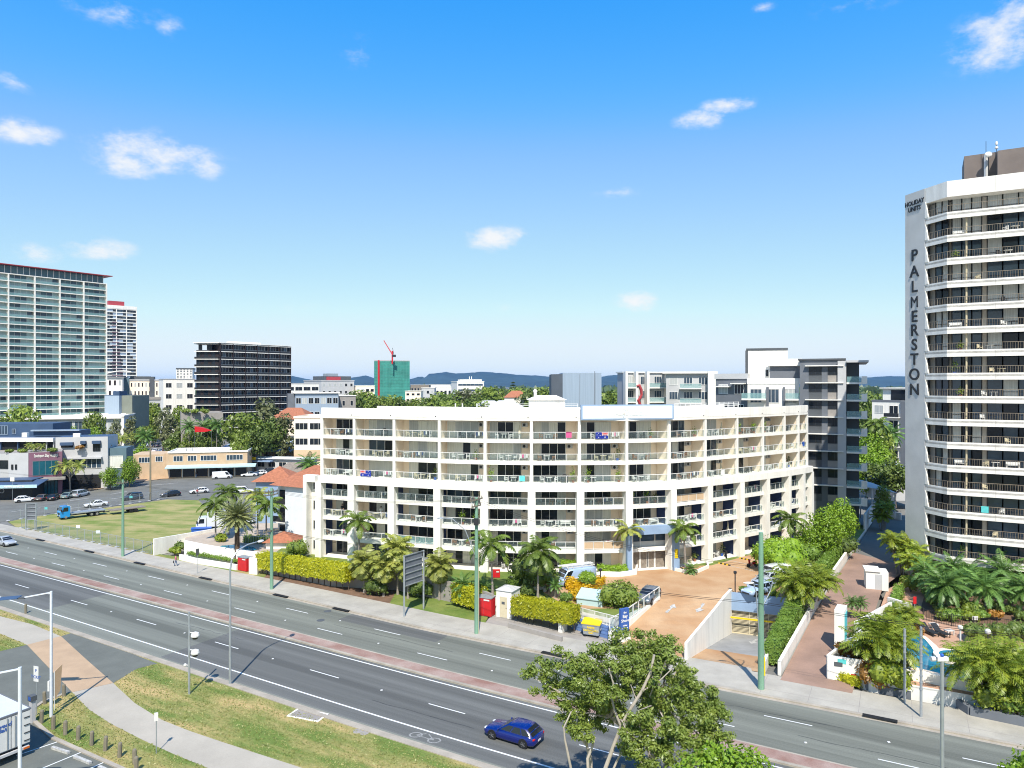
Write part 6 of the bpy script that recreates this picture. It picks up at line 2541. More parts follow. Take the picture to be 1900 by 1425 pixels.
hedge(A(345, 108.9), A(442, 103.6), .7, .85, 1.25, 'thin strip of low ground cover between the two white pool walls', l_hedgeg, 40, .1, False)
hedge(A(450, 112), A(548, 110), 1.2, 1.9, 3.0, 'low dark hedge behind the resort pool fence', l_hedgeg, 30, .12, False)
# --- palms of the resort
zt = lambda y, D, z: Z(y, D) - z
palm('tall', A(667, 96.5, RZ2), zt(968, 96.5, RZ2), 'tall palm in front of the second white pier, above the bushy palms', 1.0, (.2, 0))
palm('tall', A(914, 84.2, RZ2), zt(1010, 84.2, RZ2), 'palm with a dead brown skirt beside the green pole and red locker', 1.15, (.3, 0))
palm('full', A(998, 82.6, RZ2), zt(1022, 82.6, RZ2), 'dense full-crowned palm in the middle of the resort garden', 1.0, (.1, 0))
palm('tally', A(1167, 93.6, RZ2), zt(985, 93.6, RZ2), 'yellowish palm at the left portal column of the entrance', .9, (0, -.2))
palm('tall', A(1272, 94.6, RZ2), zt(982, 94.6, RZ2), 'slim palm at the right portal column beside the yellow notice', .9, (.3, 0))
palm('tall', A(1467, 99, RZ2), zt(965, 99, RZ2), 'palm in front of the right end of the resort above the round shrubs', .95)
palm('tall', A(400, 113.5, 1.9), zt(938, 113.5, 1.9), 'leftmost of the tall thin palms behind the pool wall', 1.1)
palm('tall', A(424, 118, 1.9), zt(915, 118, 1.9), 'tall thin palm just behind the stocky date palm', 1.1)
palm('tall', A(494, 113, 1.9), zt(938, 113, 1.9), 'drooping palm between the date palm and the second green pole', 1.2)
palm('tally', A(478, 116, 1.9), zt(920, 116, 1.9), 'paler palm directly right of the date palm crown', 1.0)
palm('date', A(440, 105.4, .3), zt(958, 105.4, .3), 'stocky date palm with a thick dark trunk rising from the pool wall', .95, (0, 0), .42, m_trunkd)
palm('bushy', A(676, 91.4, .13), zt(1040, 91.4, .13), 'bushy golden palm at the right end of the long hedge', 1.1)
palm('bushy', A(738, 90.6, .13), zt(1014, 90.6, .13), 'tallest bushy golden palm left of the frame billboard', 1.1)
palm('bushy', A(712, 89.8, .13), zt(1048, 89.8, .13), 'lower bushy palm in front of the tallest bushy one', 1.0)
palm('bushy', A(757, 89, .13), zt(1052, 89, .13), 'small bushy palm right behind the left billboard post', .85)
palm('bushy', A(815, 88.3, .13), zt(1046, 88.3, .13), 'bushy golden palm right of the frame billboard', 1.05)
palm('garden', A(858, 85.8, RZ2), .8, 'low dark cycad between short hedge and green pole', .75, name='cycad')
palm('garden', A(896, 85.0, RZ2), .7, 'low cycad just right of the green pole', .7, name='cycad')
palm('garden', A(1030, 83.0, RZ2), 1.5, 'small young palm right of the full-crowned palm', .5, name='young_palm')
palm('garden', A(1282, 93.6, RZ2), .6, 'small leafy palm in the curved planter by the yellow notice', .5, name='young_palm')
# --- palms of the tower
clump(A(1487, 79.5, 1.8), 3.3, 4.6, 'large yellow cane palm clump above the hedge by the drive wall', 16, seed=2)
clump(A(1512, 82.5, 1.9), 2.6, 4.8, 'second cane palm clump behind the large one, nearer the trees', 8, seed=7)
clump(A(1672, 95.5, 1.3), 2.4, 6.4, 'cane palm clump at the foot of the lettered tower wall', 7, seed=3)
clump(A(1697, 92.0, 1.3), 2.0, 5.2, 'smaller orange-tinged cane palm clump right of the lettered wall', 6, seed=4)
for k, (a, y, lab) in enumerate(((1735, 1120, 'garden palm nearest the lettered tower wall'), (1768, 1096, 'garden palm behind the front pair under the tower'), (1757, 1138, 'front garden palm left of the pool fence sign'), (1803, 1098, 'garden palm right of the tower post line'),
                                 (1828, 1140, 'front garden palm over the pool fence, centre of the group'), (1846, 1098, 'garden palm at the back, near the right picture edge'), (1878, 1132, 'front garden palm close to the right picture edge'), (1895, 1100, 'rear garden palm cut by the right picture edge'))):
 D = (CH - 1.3) * F / (y - HZ)
 palm('garden', A(a, D, 1.25), rng.uniform(2.2, 3.4), lab, rng.uniform(1.0, 1.2), (rng.uniform(-.4, .4), 0))
clump(A(1636, 63.6, 1.25), 3.1, 4.6, 'cane palm clump in front of the pool at the white corner wall', 13, seed=5)
clump(A(1838, 58.5, .8), 3.5, 5.0, 'big cane palm clump at the right end of the pool wall', 16, seed=6)
clump(A(1893, 57.5, .8), 2.6, 4.4, 'cane palm clump cut by the right picture edge beside the pool', 8, seed=8)
shrub(A(1622, 62.6, .3), 1.7, 2.4, 'orange and green croton bushes below the corner cane palms', l_croton, 900, .14, 'croton_shrub', 'shrub', 3)
shrub(A(1648, 61.8, .3), 1.8, 2.8, 'broad-leaved lime bush spilling onto the stone planter', l_areca, 900, .17, 'shrub', 'shrub', 5)
shrub(A(1850, 57.6, .3), 2.4, 2.6, 'broad-leaved lime shrubs below the big right clump', l_areca, 1300, .17, 'shrub', 'shrub', 8)
shrub(A(1890, 56.8, .3), 2.0, 2.2, 'dark shrubs at the right edge above the stone planter', l_hedgeg, 900, .15, 'shrub', 'shrub', 9)
shrub(A(1567, 66.5, 1.3), 1.0, 1.5, 'orange croton behind the white corner wall', l_croton, 500, .13, 'croton_shrub', 'shrub', 11)
shrub(A(1590, 66.0, 1.3), .8, 1.2, 'dark red croton next to the orange croton', l_croton, 400, .12, 'croton_shrub', 'shrub', 12)
clump(A(1676, 74.5, 1.25), 1.7, 2.2, 'lime cane palm by the white path lamp globe', 6, seed=13)
shrub(A(1700, 73.0, 1.25), 1.0, 1.0, 'red and green bromeliads at the foot of the lime cane palm', l_croton, 400, .13, 'croton_shrub', 'shrub', 13)
shrub(A(1690, 88, 1.25), 1.5, 2.0, 'lime bushes under the orange-tinged cane palms', l_areca, 600, .15, 'shrub', 'shrub', 14)
for k, (a, y, leaf) in enumerate(((1750, 1150, l_areca), (1775, 1146, l_hedgeg), (1800, 1152, l_areca), (1820, 1150, l_hedgeg), (1845, 1150, l_croton))):
 shrub(P(a, y, 1.25), 1.1, 1.1, ['lime ground shrub below the front garden palms, leftmost of the bed', 'dark green ground shrub between two lime ones in the palm bed', 'lime ground shrub in the middle of the palm bed', 'dark green ground shrub right in the palm bed', 'reddish ground shrub at the right end of the palm bed'][k], leaf, 420, .12, 'ground_shrub', 'shrub', 20 + k)
for k, a in enumerate((1581, 1597)):
 palm('garden', P(a, 1144, 1.3), 1.6, ['thin young palm left of its twin in the drive island', 'thin young palm right of its twin in the drive island'][k], .42, (0, 0), .04, name='young_palm')
# --- shrubs of the resort
shrub(A(988, 86.8, RZ2), 3.0, 4.4, 'large dark shrub behind the full-crowned palm', l_dark, 1800, .17, seed=2)
shrub(A(1016, 85.2, RZ2), 1.7, 3.4, 'green shrub between the full-crowned palm and the work van', l_mid, 900, .16, seed=21)
shrub(A(978, 83.4, RZ2), .9, 1.6, 'dark round shrub left of the full-crowned palm trunk', l_dark, 500, .13, seed=22)
shrub(A(1089, 85.4, RZ2), 1.15, 2.6, 'round bright green topiary between the golden hedges', l_bright, 1100, .11, seed=3, z0=.7)
shrub(A(1148, 79.8, 1.2), 2.6, 3.6, 'oleander bush with pale flowers behind the blue sign', l_mid, 2200, .16, 'oleander', 'shrub', 6)
shrub(A(1068, 81.8, 1.6), .9, 2.2, 'variegated yellow shrub left of the pale green cabinet', l_gold, 500, .12, seed=31)
shrub(A(1050, 80.4, RZ2), .8, 1.5, 'small clipped shrub behind the white pool-type fence', l_hedgeg, 500, .12, seed=32)
shrub(A(552, 102, 1.9), 1.8, 2.7, 'green bush right of the pool gazebo', l_mid, 900, .16, seed=33)
shrub(A(410, 113, 1.9), 1.3, 1.3, 'yellow-green bush at the base of the thin palms', l_areca, 500, .15, seed=34)
shrub(A(325, 111.5, .1), 1.3, 1.3, 'yellow-green bush at the outer corner of the pool wall', l_areca, 500, .15, seed=35)
shrub(A(334, 113, .1), 1.0, 1.9, 'dark bush under the small corner fence', l_dark, 500, .15, seed=36)
shrub(A(1448, 93.5, RZ2), 3.7, 4.9, 'large round light green shrub in front of the right end of the resort', l_bright, 3600, .15, seed=7, lobes=12)
shrub(A(1414, 95.5, RZ2), 1.6, 4.2, 'small pale green tree left of the large round shrub', l_hedgeg, 900, .15, 'small_tree', 'tree', 8)
shrub(A(1490, 98, RZ2), 2.4, 3.2, 'dark green shrubs between the round shrub and the tall round tree', l_hedgeg, 1300, .16, seed=37)
shrub(A(1565, 104, 1.6), 2.2, 3.2, 'dark shaded shrub at the tower drive under the bright trees', l_dark, 1000, .18, seed=38)
tree('bright', 1528, 101.5, 938, 1.8, 'large bright green round tree right of the resort', .95, 'round_tree')
tree('bright', 1558, 107, 921, 1.8, 'second bright green round tree behind the large one, nearer the grey block', .8, 'round_tree')
tree('bright', 1498, 100, 968, 1.8, 'lower bright green tree touching the end of the resort', .9, 'round_tree')
# --- street and background trees
palm('pandan', P(130, 914, 0), 6.4, 'pandanus street tree in front of the mauve entrance', 2.0, (.6, 0), .2, name='pandanus')
palm('pandan', A(66, 175, z_at(841, 175)), 1.6, 'pandanus growing on the planted balcony above the mauve entrance', 1.15, (0, 0), .2, name='pandanus')
palm('pandan', A(222, 215, 0), Z(815, 215), 'yellow pandanus behind the slate green wing', 1.9, (0, 0), .2, name='pandanus')
for k, (a, D, yt, kind, wx, lab) in enumerate((
  (206, 181, 864, 'bright', 1.05, 'dark rounded street tree against the slate green wing'), (240, 186, 845, 'bright', .85, 'taller street tree at the corner of the slate green wing'), (262, 215, 822, 'bright', .9, 'bright low tree left of the cream shop roof'),
  (36, 256, 744, 'mid', .8, 'round tree on the podium in front of the green tower, near the left edge'), (6, 250, 766, 'dark', .7, 'small dark tree cut by the left edge above the slate roof'), (172, 258, 757, 'mid', .6, 'small tree on the podium at the right corner of the green tower'),
  (112, 230, 783, 'mid', .75, 'leftmost of three trees before the white framed podium'), (136, 228, 788, 'bright', .7, 'middle of three trees before the white framed podium'), (174, 228, 790, 'bright', .65, 'rightmost of three trees before the white framed podium, by the red panel'),
  (212, 250, 778, 'loose', .75, 'thin grey-green tree in front of the podium end'), (243, 262, 771, 'loose', .8, 'thin tall tree left of the car park lamp'), (302, 275, 756, 'loose', .85, 'tall ragged dark tree in the middle of the car park'),
  (318, 262, 768, 'loose', .9, 'ragged tree right of the tall one in the car park'), (334, 250, 790, 'dark', .8, 'dark tree below the brownish concrete building'), (360, 244, 792, 'mid', .8, 'green tree before the brownish concrete building'), 
  (268, 258, 784, 'spread', .8, 'small umbrella-shaped tree left in the car park'), (318, 246, 806, 'dark', .9, 'low dark bushes of trees behind the cream shop'), (350, 238, 810, 'mid', .9, 'low green tree above the cream shop roof'), (376, 236, 800, 'dark', .8, 'dark tree with a tangled crown beside the red shade sail'),
  (394, 240, 772, 'mid', .6, 'tree on the right end of the brownish concrete building'), (284, 330, 742, 'mid', .6, 'small tree in front of the parking block'), (336, 320, 748, 'mid', .6, 'small tree beneath the pale apartments'), (372, 330, 752, 'dark', .6, 'dark tree at the foot of the dark tower'),
  (456, 226, 758, 'mid', 1.0, 'broad green tree left in the big clump before the dark tower'), (492, 235, 738, 'loose', 1.15, 'tallest ragged tree of the big clump before the dark tower'), (500, 228, 768, 'dark', .95, 'dark tree in the centre of the big clump'), (530, 230, 766, 'loose', 1.0, 'ragged tree at the right end of the big clump'),
  (474, 220, 784, 'dark', .9, 'low dark tree at the front of the big clump'), (446, 212, 792, 'mid', .6, 'small tree left of the big clump before the blue roof'))):
 tree(kind, a, D, yt, 0, lab, wx)
for k, (a, D, yt, lab) in enumerate(((351, 236, 782, 'left palm before the brownish concrete wall'), (402, 236, 780, 'right palm before the brownish concrete wall'), (378, 236, 784, 'middle palm before the brownish concrete wall'), (268, 236, 800, 'palm beside the lamp in the car park'),
                                       (574, 170, 848, 'orange-tinged palm behind the tiled roofs next to the resort'))):
 palm('garden', A(a, D, 0), Z(yt, D) - 1.5, lab, 1.5)
bgt = [(652, 430, 722, 'dark'), (668, 440, 719, 'mid'), (684, 450, 722, 'dark'), (700, 420, 730, 'mid'), (728, 430, 728, 'mid'), (748, 430, 732, 'dark'), (776, 420, 734, 'mid'), (800, 410, 728, 'dark'), (818, 405, 722, 'mid'), (838, 400, 719, 'dark'), (856, 400, 720, 'loose'), (874, 395, 723, 'loose'),
       (888, 390, 728, 'dark'), (908, 470, 710, 'spread'), (925, 480, 713, 'dark'), (968, 440, 714, 'mid'), (985, 420, 716, 'dark'), (1002, 300, 728, 'mid'), (1122, 260, 720, 'mid'), (1140, 255, 716, 'dark'), (1156, 262, 720, 'mid'), (866, 330, 735, 'dark'), (830, 330, 738, 'mid'), (1008, 500, 713, 'mid'), (895, 330, 738, 'mid')]
for k, (a, D, yt, kind) in enumerate(bgt):
 o = tree(kind, a, D, yt, 0, '%s tree from the left in the row of trees beyond the resort roof' % ORD[sorted(b[0] for b in bgt).index(a)], 1.05, 'tree', 'trees beyond the resort roof')
# norfolk pine
p = A(952, 560)
n_ = thing('norfolk_pine', 'dark tiered pine standing above the other trees on the skyline', 'tree', (p.x, p.y, 0))
b = MB()
hN = Z(703, 560)
b.tube([(0, 0, 0), (0, 0, hN)], [.5, .08], 7)
b.build('trunk', m_barkd, n_)
b = MB()
for j in range(11):
 t = j / 11
 z = hN * (.25 + .73 * t)
 rr = 7.0 * (1 - t) ** .9 + .6
 for i in range(9):
  a = i * .7 + j * .3
  pts = np.stack([np.linspace(.3, rr, 14) * math.cos(a), np.linspace(.3, rr, 14) * math.sin(a), z - np.linspace(0, .6, 14)], 1)
  b.leaves(pts, nrg.normal(size=(14, 3)) * .3 + np.array([0, 0, 1]), .8, .6)
b.build('crown', l_dark, n_)
# trees between the grey block and the tower
for k, (a, D, yt, kind, wx, lab) in enumerate(((1612, 168, 800, 'bright', .9, 'bright green tree right of the grey apartment block balconies'), (1630, 172, 780, 'mid', .7, 'green tree below the small white apartments'), (1608, 158, 828, 'bright', .9, 'lower bright tree beside the grey carport roof'),
                                                 (1640, 150, 845, 'dark', 1.1, 'dark shaded tree behind the tower drive'), (1662, 146, 850, 'dark', 1.0, 'dark shaded tree next to the lettered wall'), (1606, 260, 718, 'dark', .8, 'dark tree on the skyline right of the grey apartment block'),
                                                 (1618, 300, 724, 'mid', 1.0, 'distant tree left of the small white apartments'), (1640, 132, 895, 'mid', .55, 'shrubby tree beside the white pole in the tower drive'))):
 tree(kind, a, D, yt, 1.5, lab, wx)
palm('garden', A(1655, 178, 1.5), Z(806, 178) - 1.5, 'palm with a bare orange trunk in front of the small white apartments', 1.6)
palm('tall', A(1626, 170, 1.5), Z(788, 170) - 1.5, 'reddish palm crown left of the small white apartments', 1.3)
clump(A(1638, 124, 1.5), 1.8, 5.0, 'yellowish bamboo-like clump at the bend of the tower drive', 7, seed=15)
# far woodland that reads as one mass
b = MB()
n = 2600
px = nrg.uniform(-200, 2100, n)
D = nrg.uniform(1100, 3600, n)
c_ = np.stack([(px - CX) / F * D, D, nrg.uniform(2, 14, n)], 1)
b.leaves(c_, nrg.normal(size=(n, 3)) * .6 + np.array([0, -.5, .6]), 13, .7)
n = 1500
px = np.concatenate([nrg.uniform(850, 1180, 700), nrg.uniform(1590, 1760, 800)])
D = nrg.uniform(620, 1500, n)
c_ = np.stack([(px - CX) / F * D, D, nrg.uniform(1, 15, n)], 1)
b.leaves(c_, nrg.normal(size=(n, 3)) * .6 + np.array([0, -.5, .6]), 5.5, .7)
tag(b.build('forest', LEAF('far_forest_leaves', (.03, .055, .018), (.08, .11, .035), .2, .05)), kind='stuff')
# roof-edge plants
for k, (a, D, y, w_, lab) in enumerate(((18, 173, 841, 1.4, 'leafy planter growth at the left end of the planted balcony'), (42, 173, 841, 1.6, 'leafy planter growth left of the balcony pandanus'), (97, 174, 839, 2.0, 'trailing plants over the top edge of the mauve entrance'), (148, 181.4, 834, 1.7, 'reddish plants in the window box of the grey wing'), (200, 187, 832, 1.6, 'dry plants on top of the slate green wing'))):
 shrub(A(a, D, Z(y, D)), w_, 1.1, lab, l_croton if k in (3, 4) else l_mid, 350, .16, 'planter_shrub', 'shrub', 50 + k)
for k, a in enumerate((345, 362, 380)):
 shrub(A(a, 247, Z(768, 247)), 2.2, 1.8, ['trailing roof plants at the left of the brownish concrete building', 'trailing roof plants in the middle of the brownish concrete building', 'trailing roof plants right of centre on the brownish concrete building'][k], l_mid, 300, .25, 'planter_shrub', 'shrub', 60 + k)

# loose grass blades and tufts on the near lawn
holes = [[(q.x, q.y) for q in g(pp, .09)] for pp in ([(-120, 1125), (0, 1143), (60, 1158), (113, 1180), (50, 1196), (0, 1175), (-120, 1150)], [(210, 1267), (250, 1304), (300, 1335), (350, 1355), (400, 1372), (470, 1395), (560, 1424), (640, 1447), (640, 1520), (520, 1478), (450, 1450), (390, 1426), (330, 1402), (270, 1375), (205, 1342), (165, 1316), (134, 1284)],
             [(50, 1196), (113, 1180), (136, 1173), (215, 1200), (292, 1231), (255, 1240), (210, 1267), (134, 1284), (120, 1287), (80, 1302), (62, 1315), (56, 1330), (98, 1368), (160, 1396), (228, 1426), (330, 1480), (60, 1650), (-300, 1650), (-260, 1270), (0, 1208)])]
gp = []
while len(gp) < 15000:
 x, D = nrg.uniform(-60, 9), nrg.uniform(44, 88)
 if (D > 47 or x > -3) and D < Wy(x) - 12.3 and abs(x / D) < .75 and not any(inside((x, D), h_) for h_ in holes):
  gp.append((x, D, nrg.uniform(.07, .12)))
b = MB()
b.leaves(gp, nrg.normal(size=(len(gp), 3)) * .8 + np.array([0, 0, .5]), .085, .4)
tag(b.build('grass', LEAF('lawn_blades', (.15, .2, .04), (.42, .38, .15), .3, .35)), kind='stuff')

for k, (a, y, lab) in enumerate(((1722, 1108, 'garden palm behind the lettered wall clumps'), (1790, 1120, 'garden palm in the middle of the dense group under the tower'), (1862, 1112, 'garden palm right of the middle in the dense group'), (1740, 1136, 'low front garden palm beside the red safety notice'), (1902, 1140, 'front garden palm cut by the picture edge above the pool fence'), (1812, 1082, 'garden palm touching the lowest tower balcony'))):
 D = (CH - 1.3) * F / (y - HZ)
 palm('garden', A(a, D, 1.25), rng.uniform(2.0, 3.6), lab, rng.uniform(.95, 1.2), (rng.uniform(-.5, .5), 0))
for k, (a, D, lab) in enumerate(((700, 90.4, 'dark shrub at the garden wall between the bushy palms'), (783, 89.4, 'dark shrub at the garden wall right behind the billboard'), (845, 88.6, 'dark shrub at the garden wall left of the short hedge'))):
 shrub(A(a, D, .12), 1.9, 2.3, lab, l_dark, 700, .16, seed=90 + k)

q = random.Random(6)
for k in range(14):
 a, y = 1722 + 13.5 * k, q.choice((1106, 1124, 1140, 1152))
 shrub(P(a, y, 1.25), q.uniform(.9, 1.5), q.uniform(.9, 1.7), '%s low bush from the left between the garden palms under the tower' % ORD[k], q.choice((l_hedgeg, l_dark, l_areca, l_mid)), 380, .14, 'ground_shrub', 'shrub', 120 + k)
for k, (a, y, lab) in enumerate(((1862, 1190, 'dark bush behind the right clump by the pool'), (1895, 1188, 'dark bush at the right edge behind the right clump'), (1810, 1190, 'dark bush right of the second pool globe lamp'), (1612, 1232, 'dark bush at the pool end behind the corner cane palms'), (1668, 1240, 'dark bush under the corner cane palms at the pool side'))):
 shrub(P(a, y, 1.25), 1.5, 1.9, lab, l_dark, 600, .15, seed=140 + k)
# ================================================================ VEHICLES
def PAINT(name, col, rough=.25):
 m = M(name, col, rough, .04, .8, spec=.6)
 m.node_tree.nodes['Principled BSDF'].inputs['Coat Weight'].default_value = .6
 m.node_tree.nodes['Principled BSDF'].inputs['Coat Roughness'].default_value = .08
 return m


c_blue = PAINT('car_paint_blue', (.001, .011, .16))
c_white = PAINT('car_paint_white', (.78, .79, .8))
c_silver = PAINT('car_paint_silver', (.42, .45, .48))
c_grey = PAINT('car_paint_grey', (.14, .16, .19))
c_dark = PAINT('car_paint_dark_blue', (.03, .045, .075))
c_black = PAINT('car_paint_black', (.014, .014, .017))
c_sage = PAINT('car_paint_grey_green', (.2, .27, .26))
c_brown = PAINT('car_paint_brown_grey', (.13, .11, .1))
c_sky = PAINT('truck_paint_sky_blue', (.01, .3, .72))
c_pale = PAINT('car_paint_pale_blue', (.42, .56, .78))
m_carglass = M('car_glass', (.015, .02, .025), .05, .2, .5, spec=.6)
m_rim = M('alloy_rim', (.5, .5, .52), .3, .1, 3, metal=.7)
m_tail = M('red_tail_lens', (.5, .01, .01), .25, .05, 3)
m_head = M('clear_lamp_lens', (.7, .72, .75), .1, .05, 3)
SPEC = {
 'hatch': (4.45, 1.85, 1.43, (-.96, -.66, 0, .4), .92),
 'sedan': (4.6, 1.8, 1.44, (-.68, -.4, .08, .42), .92),
 'suv': (4.5, 1.85, 1.68, (-.95, -.82, .12, .46), 1.02),
 'wagon': (4.75, 1.8, 1.75, (-.97, -.92, .16, .48), 1.0),
 'van': (5.4, 1.95, 2.05, (-.985, -.97, .5, .78), 1.1)}
CARP = {}


def make_car(kind, paint, label, cat):
 L, W, H, (b0, r0, r1, b1), belt = SPEC[kind]
 r = thing('van' if kind == 'van' else 'parked_car', label, cat)
 hl, hw = L / 2, W / 2
 b = MB()
 hood = .66 if kind == 'van' else 0
 st = [(-1, .38, belt * .9, .84), (-.965, .3, belt * .98, .93), (-.85, .24, belt, .985), (-.5, .2, belt, 1), (0, .19, belt * .985, 1), (b1 - .06, .19, belt * .97, 1), (b1 + .12, .2, belt * .93, .99),
          (.86, .22, belt * .83, .95), (.955, .27, belt * .73, .87), (1, .36, belt * .6, .76)]
 if kind == 'sedan':
  st[0] = (-1, .38, belt * .88, .8)
  st[1] = (-.96, .3, belt * 1.0, .9)
 rings = []
 for fx, zl, zh, fw in st:
  y = hw * fw
  x = fx * hl
  zm = zl + (zh - zl) * .55
  rings.append([(x, -y * .9, zl), (x, -y * .985, zl + .1), (x, -y, zm), (x, -y * .965, zh - .07), (x, -y * .85, zh), (x, 0, zh + .025), (x, y * .85, zh), (x, y * .965, zh - .07), (x, y, zm), (x, y * .985, zl + .1), (x, y * .9, zl)])
 k = 11
 vs = [p for rg in rings for p in rg]
 fs = []
 for i in range(len(rings) - 1):
  for j in range(k):
   fs.append((i * k + j, i * k + (j + 1) % k, (i + 1) * k + (j + 1) % k, (i + 1) * k + j))
 fs = [f[::-1] for f in fs]
 fs.append(tuple(range(k)))
 fs.append(tuple((len(rings) - 1) * k + j for j in range(k - 1, -1, -1)))
 b.add(vs, fs)
 # cabin shell
 wb, wr_ = hw * .93, hw * .74
 if kind == 'van':
  wr_ = hw * .85

 def at(t):
  x0 = (b0 + (r0 - b0) * t) * hl
  x1 = (b1 + (r1 - b1) * t) * hl
  y = wb + (wr_ - wb) * t
  z = belt - .03 + (H - belt + .03) * t
  return x0, x1, y, z
 rg = []
 for t, ins, zz in ((0, 0, 0), (.5, -.015, 0), (.86, 0, 0), (.97, .05, 0), (1.0, .16, .015)):
  x0, x1, y, z = at(t)
  i2 = ins
  n = 5
  ring = []
  for j in range(n):
   u = j / (n - 1)
   ring.append((x0 + i2 + (x1 - x0 - 2 * i2) * u, -(y - i2 * .7), z + zz + (.03 * math.sin(math.pi * u) if t > .9 else 0)))
  for j in range(n):
   u = 1 - j / (n - 1)
   ring.append((x0 + i2 + (x1 - x0 - 2 * i2) * u, (y - i2 * .7), z + zz + (.03 * math.sin(math.pi * u) if t > .9 else 0)))
  rg.append(ring)
 m_ = len(rg[0])
 vs = [p for q in rg for p in q]
 fs = []
 for i in range(len(rg) - 1):
  for j in range(m_):
   fs.append((i * m_ + j, i * m_ + (j + 1) % m_, (i + 1) * m_ + (j + 1) % m_, (i + 1) * m_ + j))
 o_ = (len(rg) - 1) * m_
 for j in range(4):
  fs.append((o_ + j, o_ + j + 1, o_ + m_ - 2 - j, o_ + m_ - 1 - j))
 b.add(vs, fs)
 body = b.build('body', paint, r, True)
 pr = .014
 # side glass: two or three panes a side
 x0a, x1a, _, _ = at(.1)
 x0b, x1b, _, _ = at(.84)
 spl = (.0, .30, .66, 1.0) if kind != 'van' else (.78, .79, .8, 1.0)
 for sg in (-1, 1):
  for j in range(3):
   if kind == 'van' and j < 2:
    continue
   if kind == 'sedan' and j == 0:
    continue
   ua, ub = spl[j], spl[j + 1]
   if kind == 'sedan' and j == 1:
    ua = .05
   q = []
   for t, xa, xb in ((.1, x0a, x1a), (.84, x0b, x1b)):
    _, _, y, z = at(t)
    bow = .015 * math.sin(math.pi * t)
    q.append(((xa + .1 + (xb - xa - .2) * ua) + .04, sg * (y + bow + pr), z))
    q.append(((xa + .1 + (xb - xa - .2) * ub) - .04, sg * (y + bow + pr), z))
   g_ = MB()
   f_ = (0, 1, 3, 2) if sg < 0 else (2, 3, 1, 0)
   g_.add(q, [f_])
   g_.build('side_window', m_carglass, r)
 for nm, e in (('windscreen', 1), ('rear_window', 0)):
  q = []
  for t in (.1, .88):
   xa, xb, y, z = at(t)
   x = (xb + pr) if e else (xa - pr)
   q += [(x, -(y - .08), z), (x, y - .08, z)]
  g_ = MB()
  g_.add(q, [(0, 1, 3, 2) if e else (2, 3, 1, 0)])
  g_.build(nm, m_carglass, r)
 R_ = .33 if kind != 'van' else .35
 for fx in (-.6, .62):
  for sg in (-1, 1):
   wh = MB()
   c = (fx * hl, sg * hw, R_)
   wh.tube([(c[0], sg * (hw - .22), R_), (c[0], sg * (hw + .012), R_)], R_, 18)
   wo_ = wh.build('wheel', m_black, r)
   wh = MB()
   wh.tube([(c[0], sg * (hw + .0125), R_), (c[0], sg * (hw + .02), R_)], R_ * .66, 14, 0)
   for a in range(5):
    an = a * 1.2566
    wh.bar((c[0], sg * (hw + .022), R_), (c[0] + math.cos(an) * R_ * .62, sg * (hw + .022), R_ + math.sin(an) * R_ * .62), .07, .02, 1)
   wh.build('rim', [m_charc, m_rim], wo_)
   ar = MB()
   ar.tube([(c[0], sg * (hw - .3), R_ + .02), (c[0], sg * (hw + .004), R_ + .02)], R_ * 1.17, 18)
   ar.build('wheel_arch', m_black, r)
 for sg in (-1, 1):
  g_ = MB()
  g_.ell((hl * .93, sg * hw * .64, belt * .69), (.17, .2, .09), 8, 6)
  g_.build('headlight', m_head, r)
  g_ = MB()
  g_.ell((-hl * .965, sg * hw * .74, belt * .84), (.1, .2, .1 if kind != 'van' else .22), 8, 6)
  g_.build('tail_light', m_tail, r)
  g_ = MB()
  g_.ell((b1 * hl - .12, sg * (hw + .08), belt + .06), (.07, .11, .075), 8, 6)
  g_.build('mirror', paint, r)
 g_ = MB()
 g_.box(-hl - .02, -hl + .05, -.19, .19, belt * .5, belt * .5 + .12)
 g_.build('number_plate', m_plasw, r)
 g_ = MB()
 g_.box(hl - .09, hl + .006, -hw * .55, hw * .55, .3, .48)
 g_.build('grille', m_charc, r)
 return r


def car(kind, paint, label, loc, rz, cat='car', group=None, name=None):
 key = (kind, paint.name)
 if key not in CARP:
  CARP[key] = make_car(kind, paint, label, cat)
  o = CARP[key]
 else:
  o = dup(CARP[key])
 o.location = loc
 o.rotation_euler = (0, 0, rz)
 o.name = name or {'van': 'van'}.get(kind, 'parked_car')
 for k_ in ('group',):
  if k_ in o.keys():
   del o[k_]
 return tag(o, label, cat, group)


car('hatch', c_blue, 'bright blue hatchback driving on the near lanes left of the gum tree', P(953, 1371, 0), rad(149), name='moving_car')
car('sedan', c_silver, 'silver sedan driving on the far lanes at the left edge', P(10, 1011, 0), rad(-31), name='moving_car')
ss = rad(45)
SZ = -.03
car('hatch', c_white, 'white hatchback parked leftmost at the kerb before the dark shop', P(48, 931, SZ), rad(35))
car('sedan', c_brown, 'brown-grey car parked between the white and the black car', P(80, 928, SZ), rad(95))
car('hatch', c_black, 'black hatchback parked before the mauve entrance', P(101, 927, SZ), rad(100))
car('sedan', c_sage, 'grey-green sedan parked right of the black hatchback', P(127, 924, SZ), rad(95))
car('wagon', c_silver, 'silver people carrier parked at the right end of the row before the medical building', P(150, 921, SZ), rad(85))
car('sedan', c_white, 'white sedan on the side street behind the flatbed truck', P(178, 940, SZ), rad(222))
car('suv', c_dark, 'dark blue wagon on the side street behind the nearest left green pole', P(245, 927, SZ), rad(225))
car('hatch', c_black, 'black hatchback near the timber pole on the side street', P(316, 921, SZ), rad(222))
car('hatch', c_white, 'white hatchback waiting at the corner by the vacant lot', P(369, 915, SZ), rad(215))
car('hatch', c_white, 'white hatchback parked beside the cream shop wall', P(268, 888, SZ), rad(205))
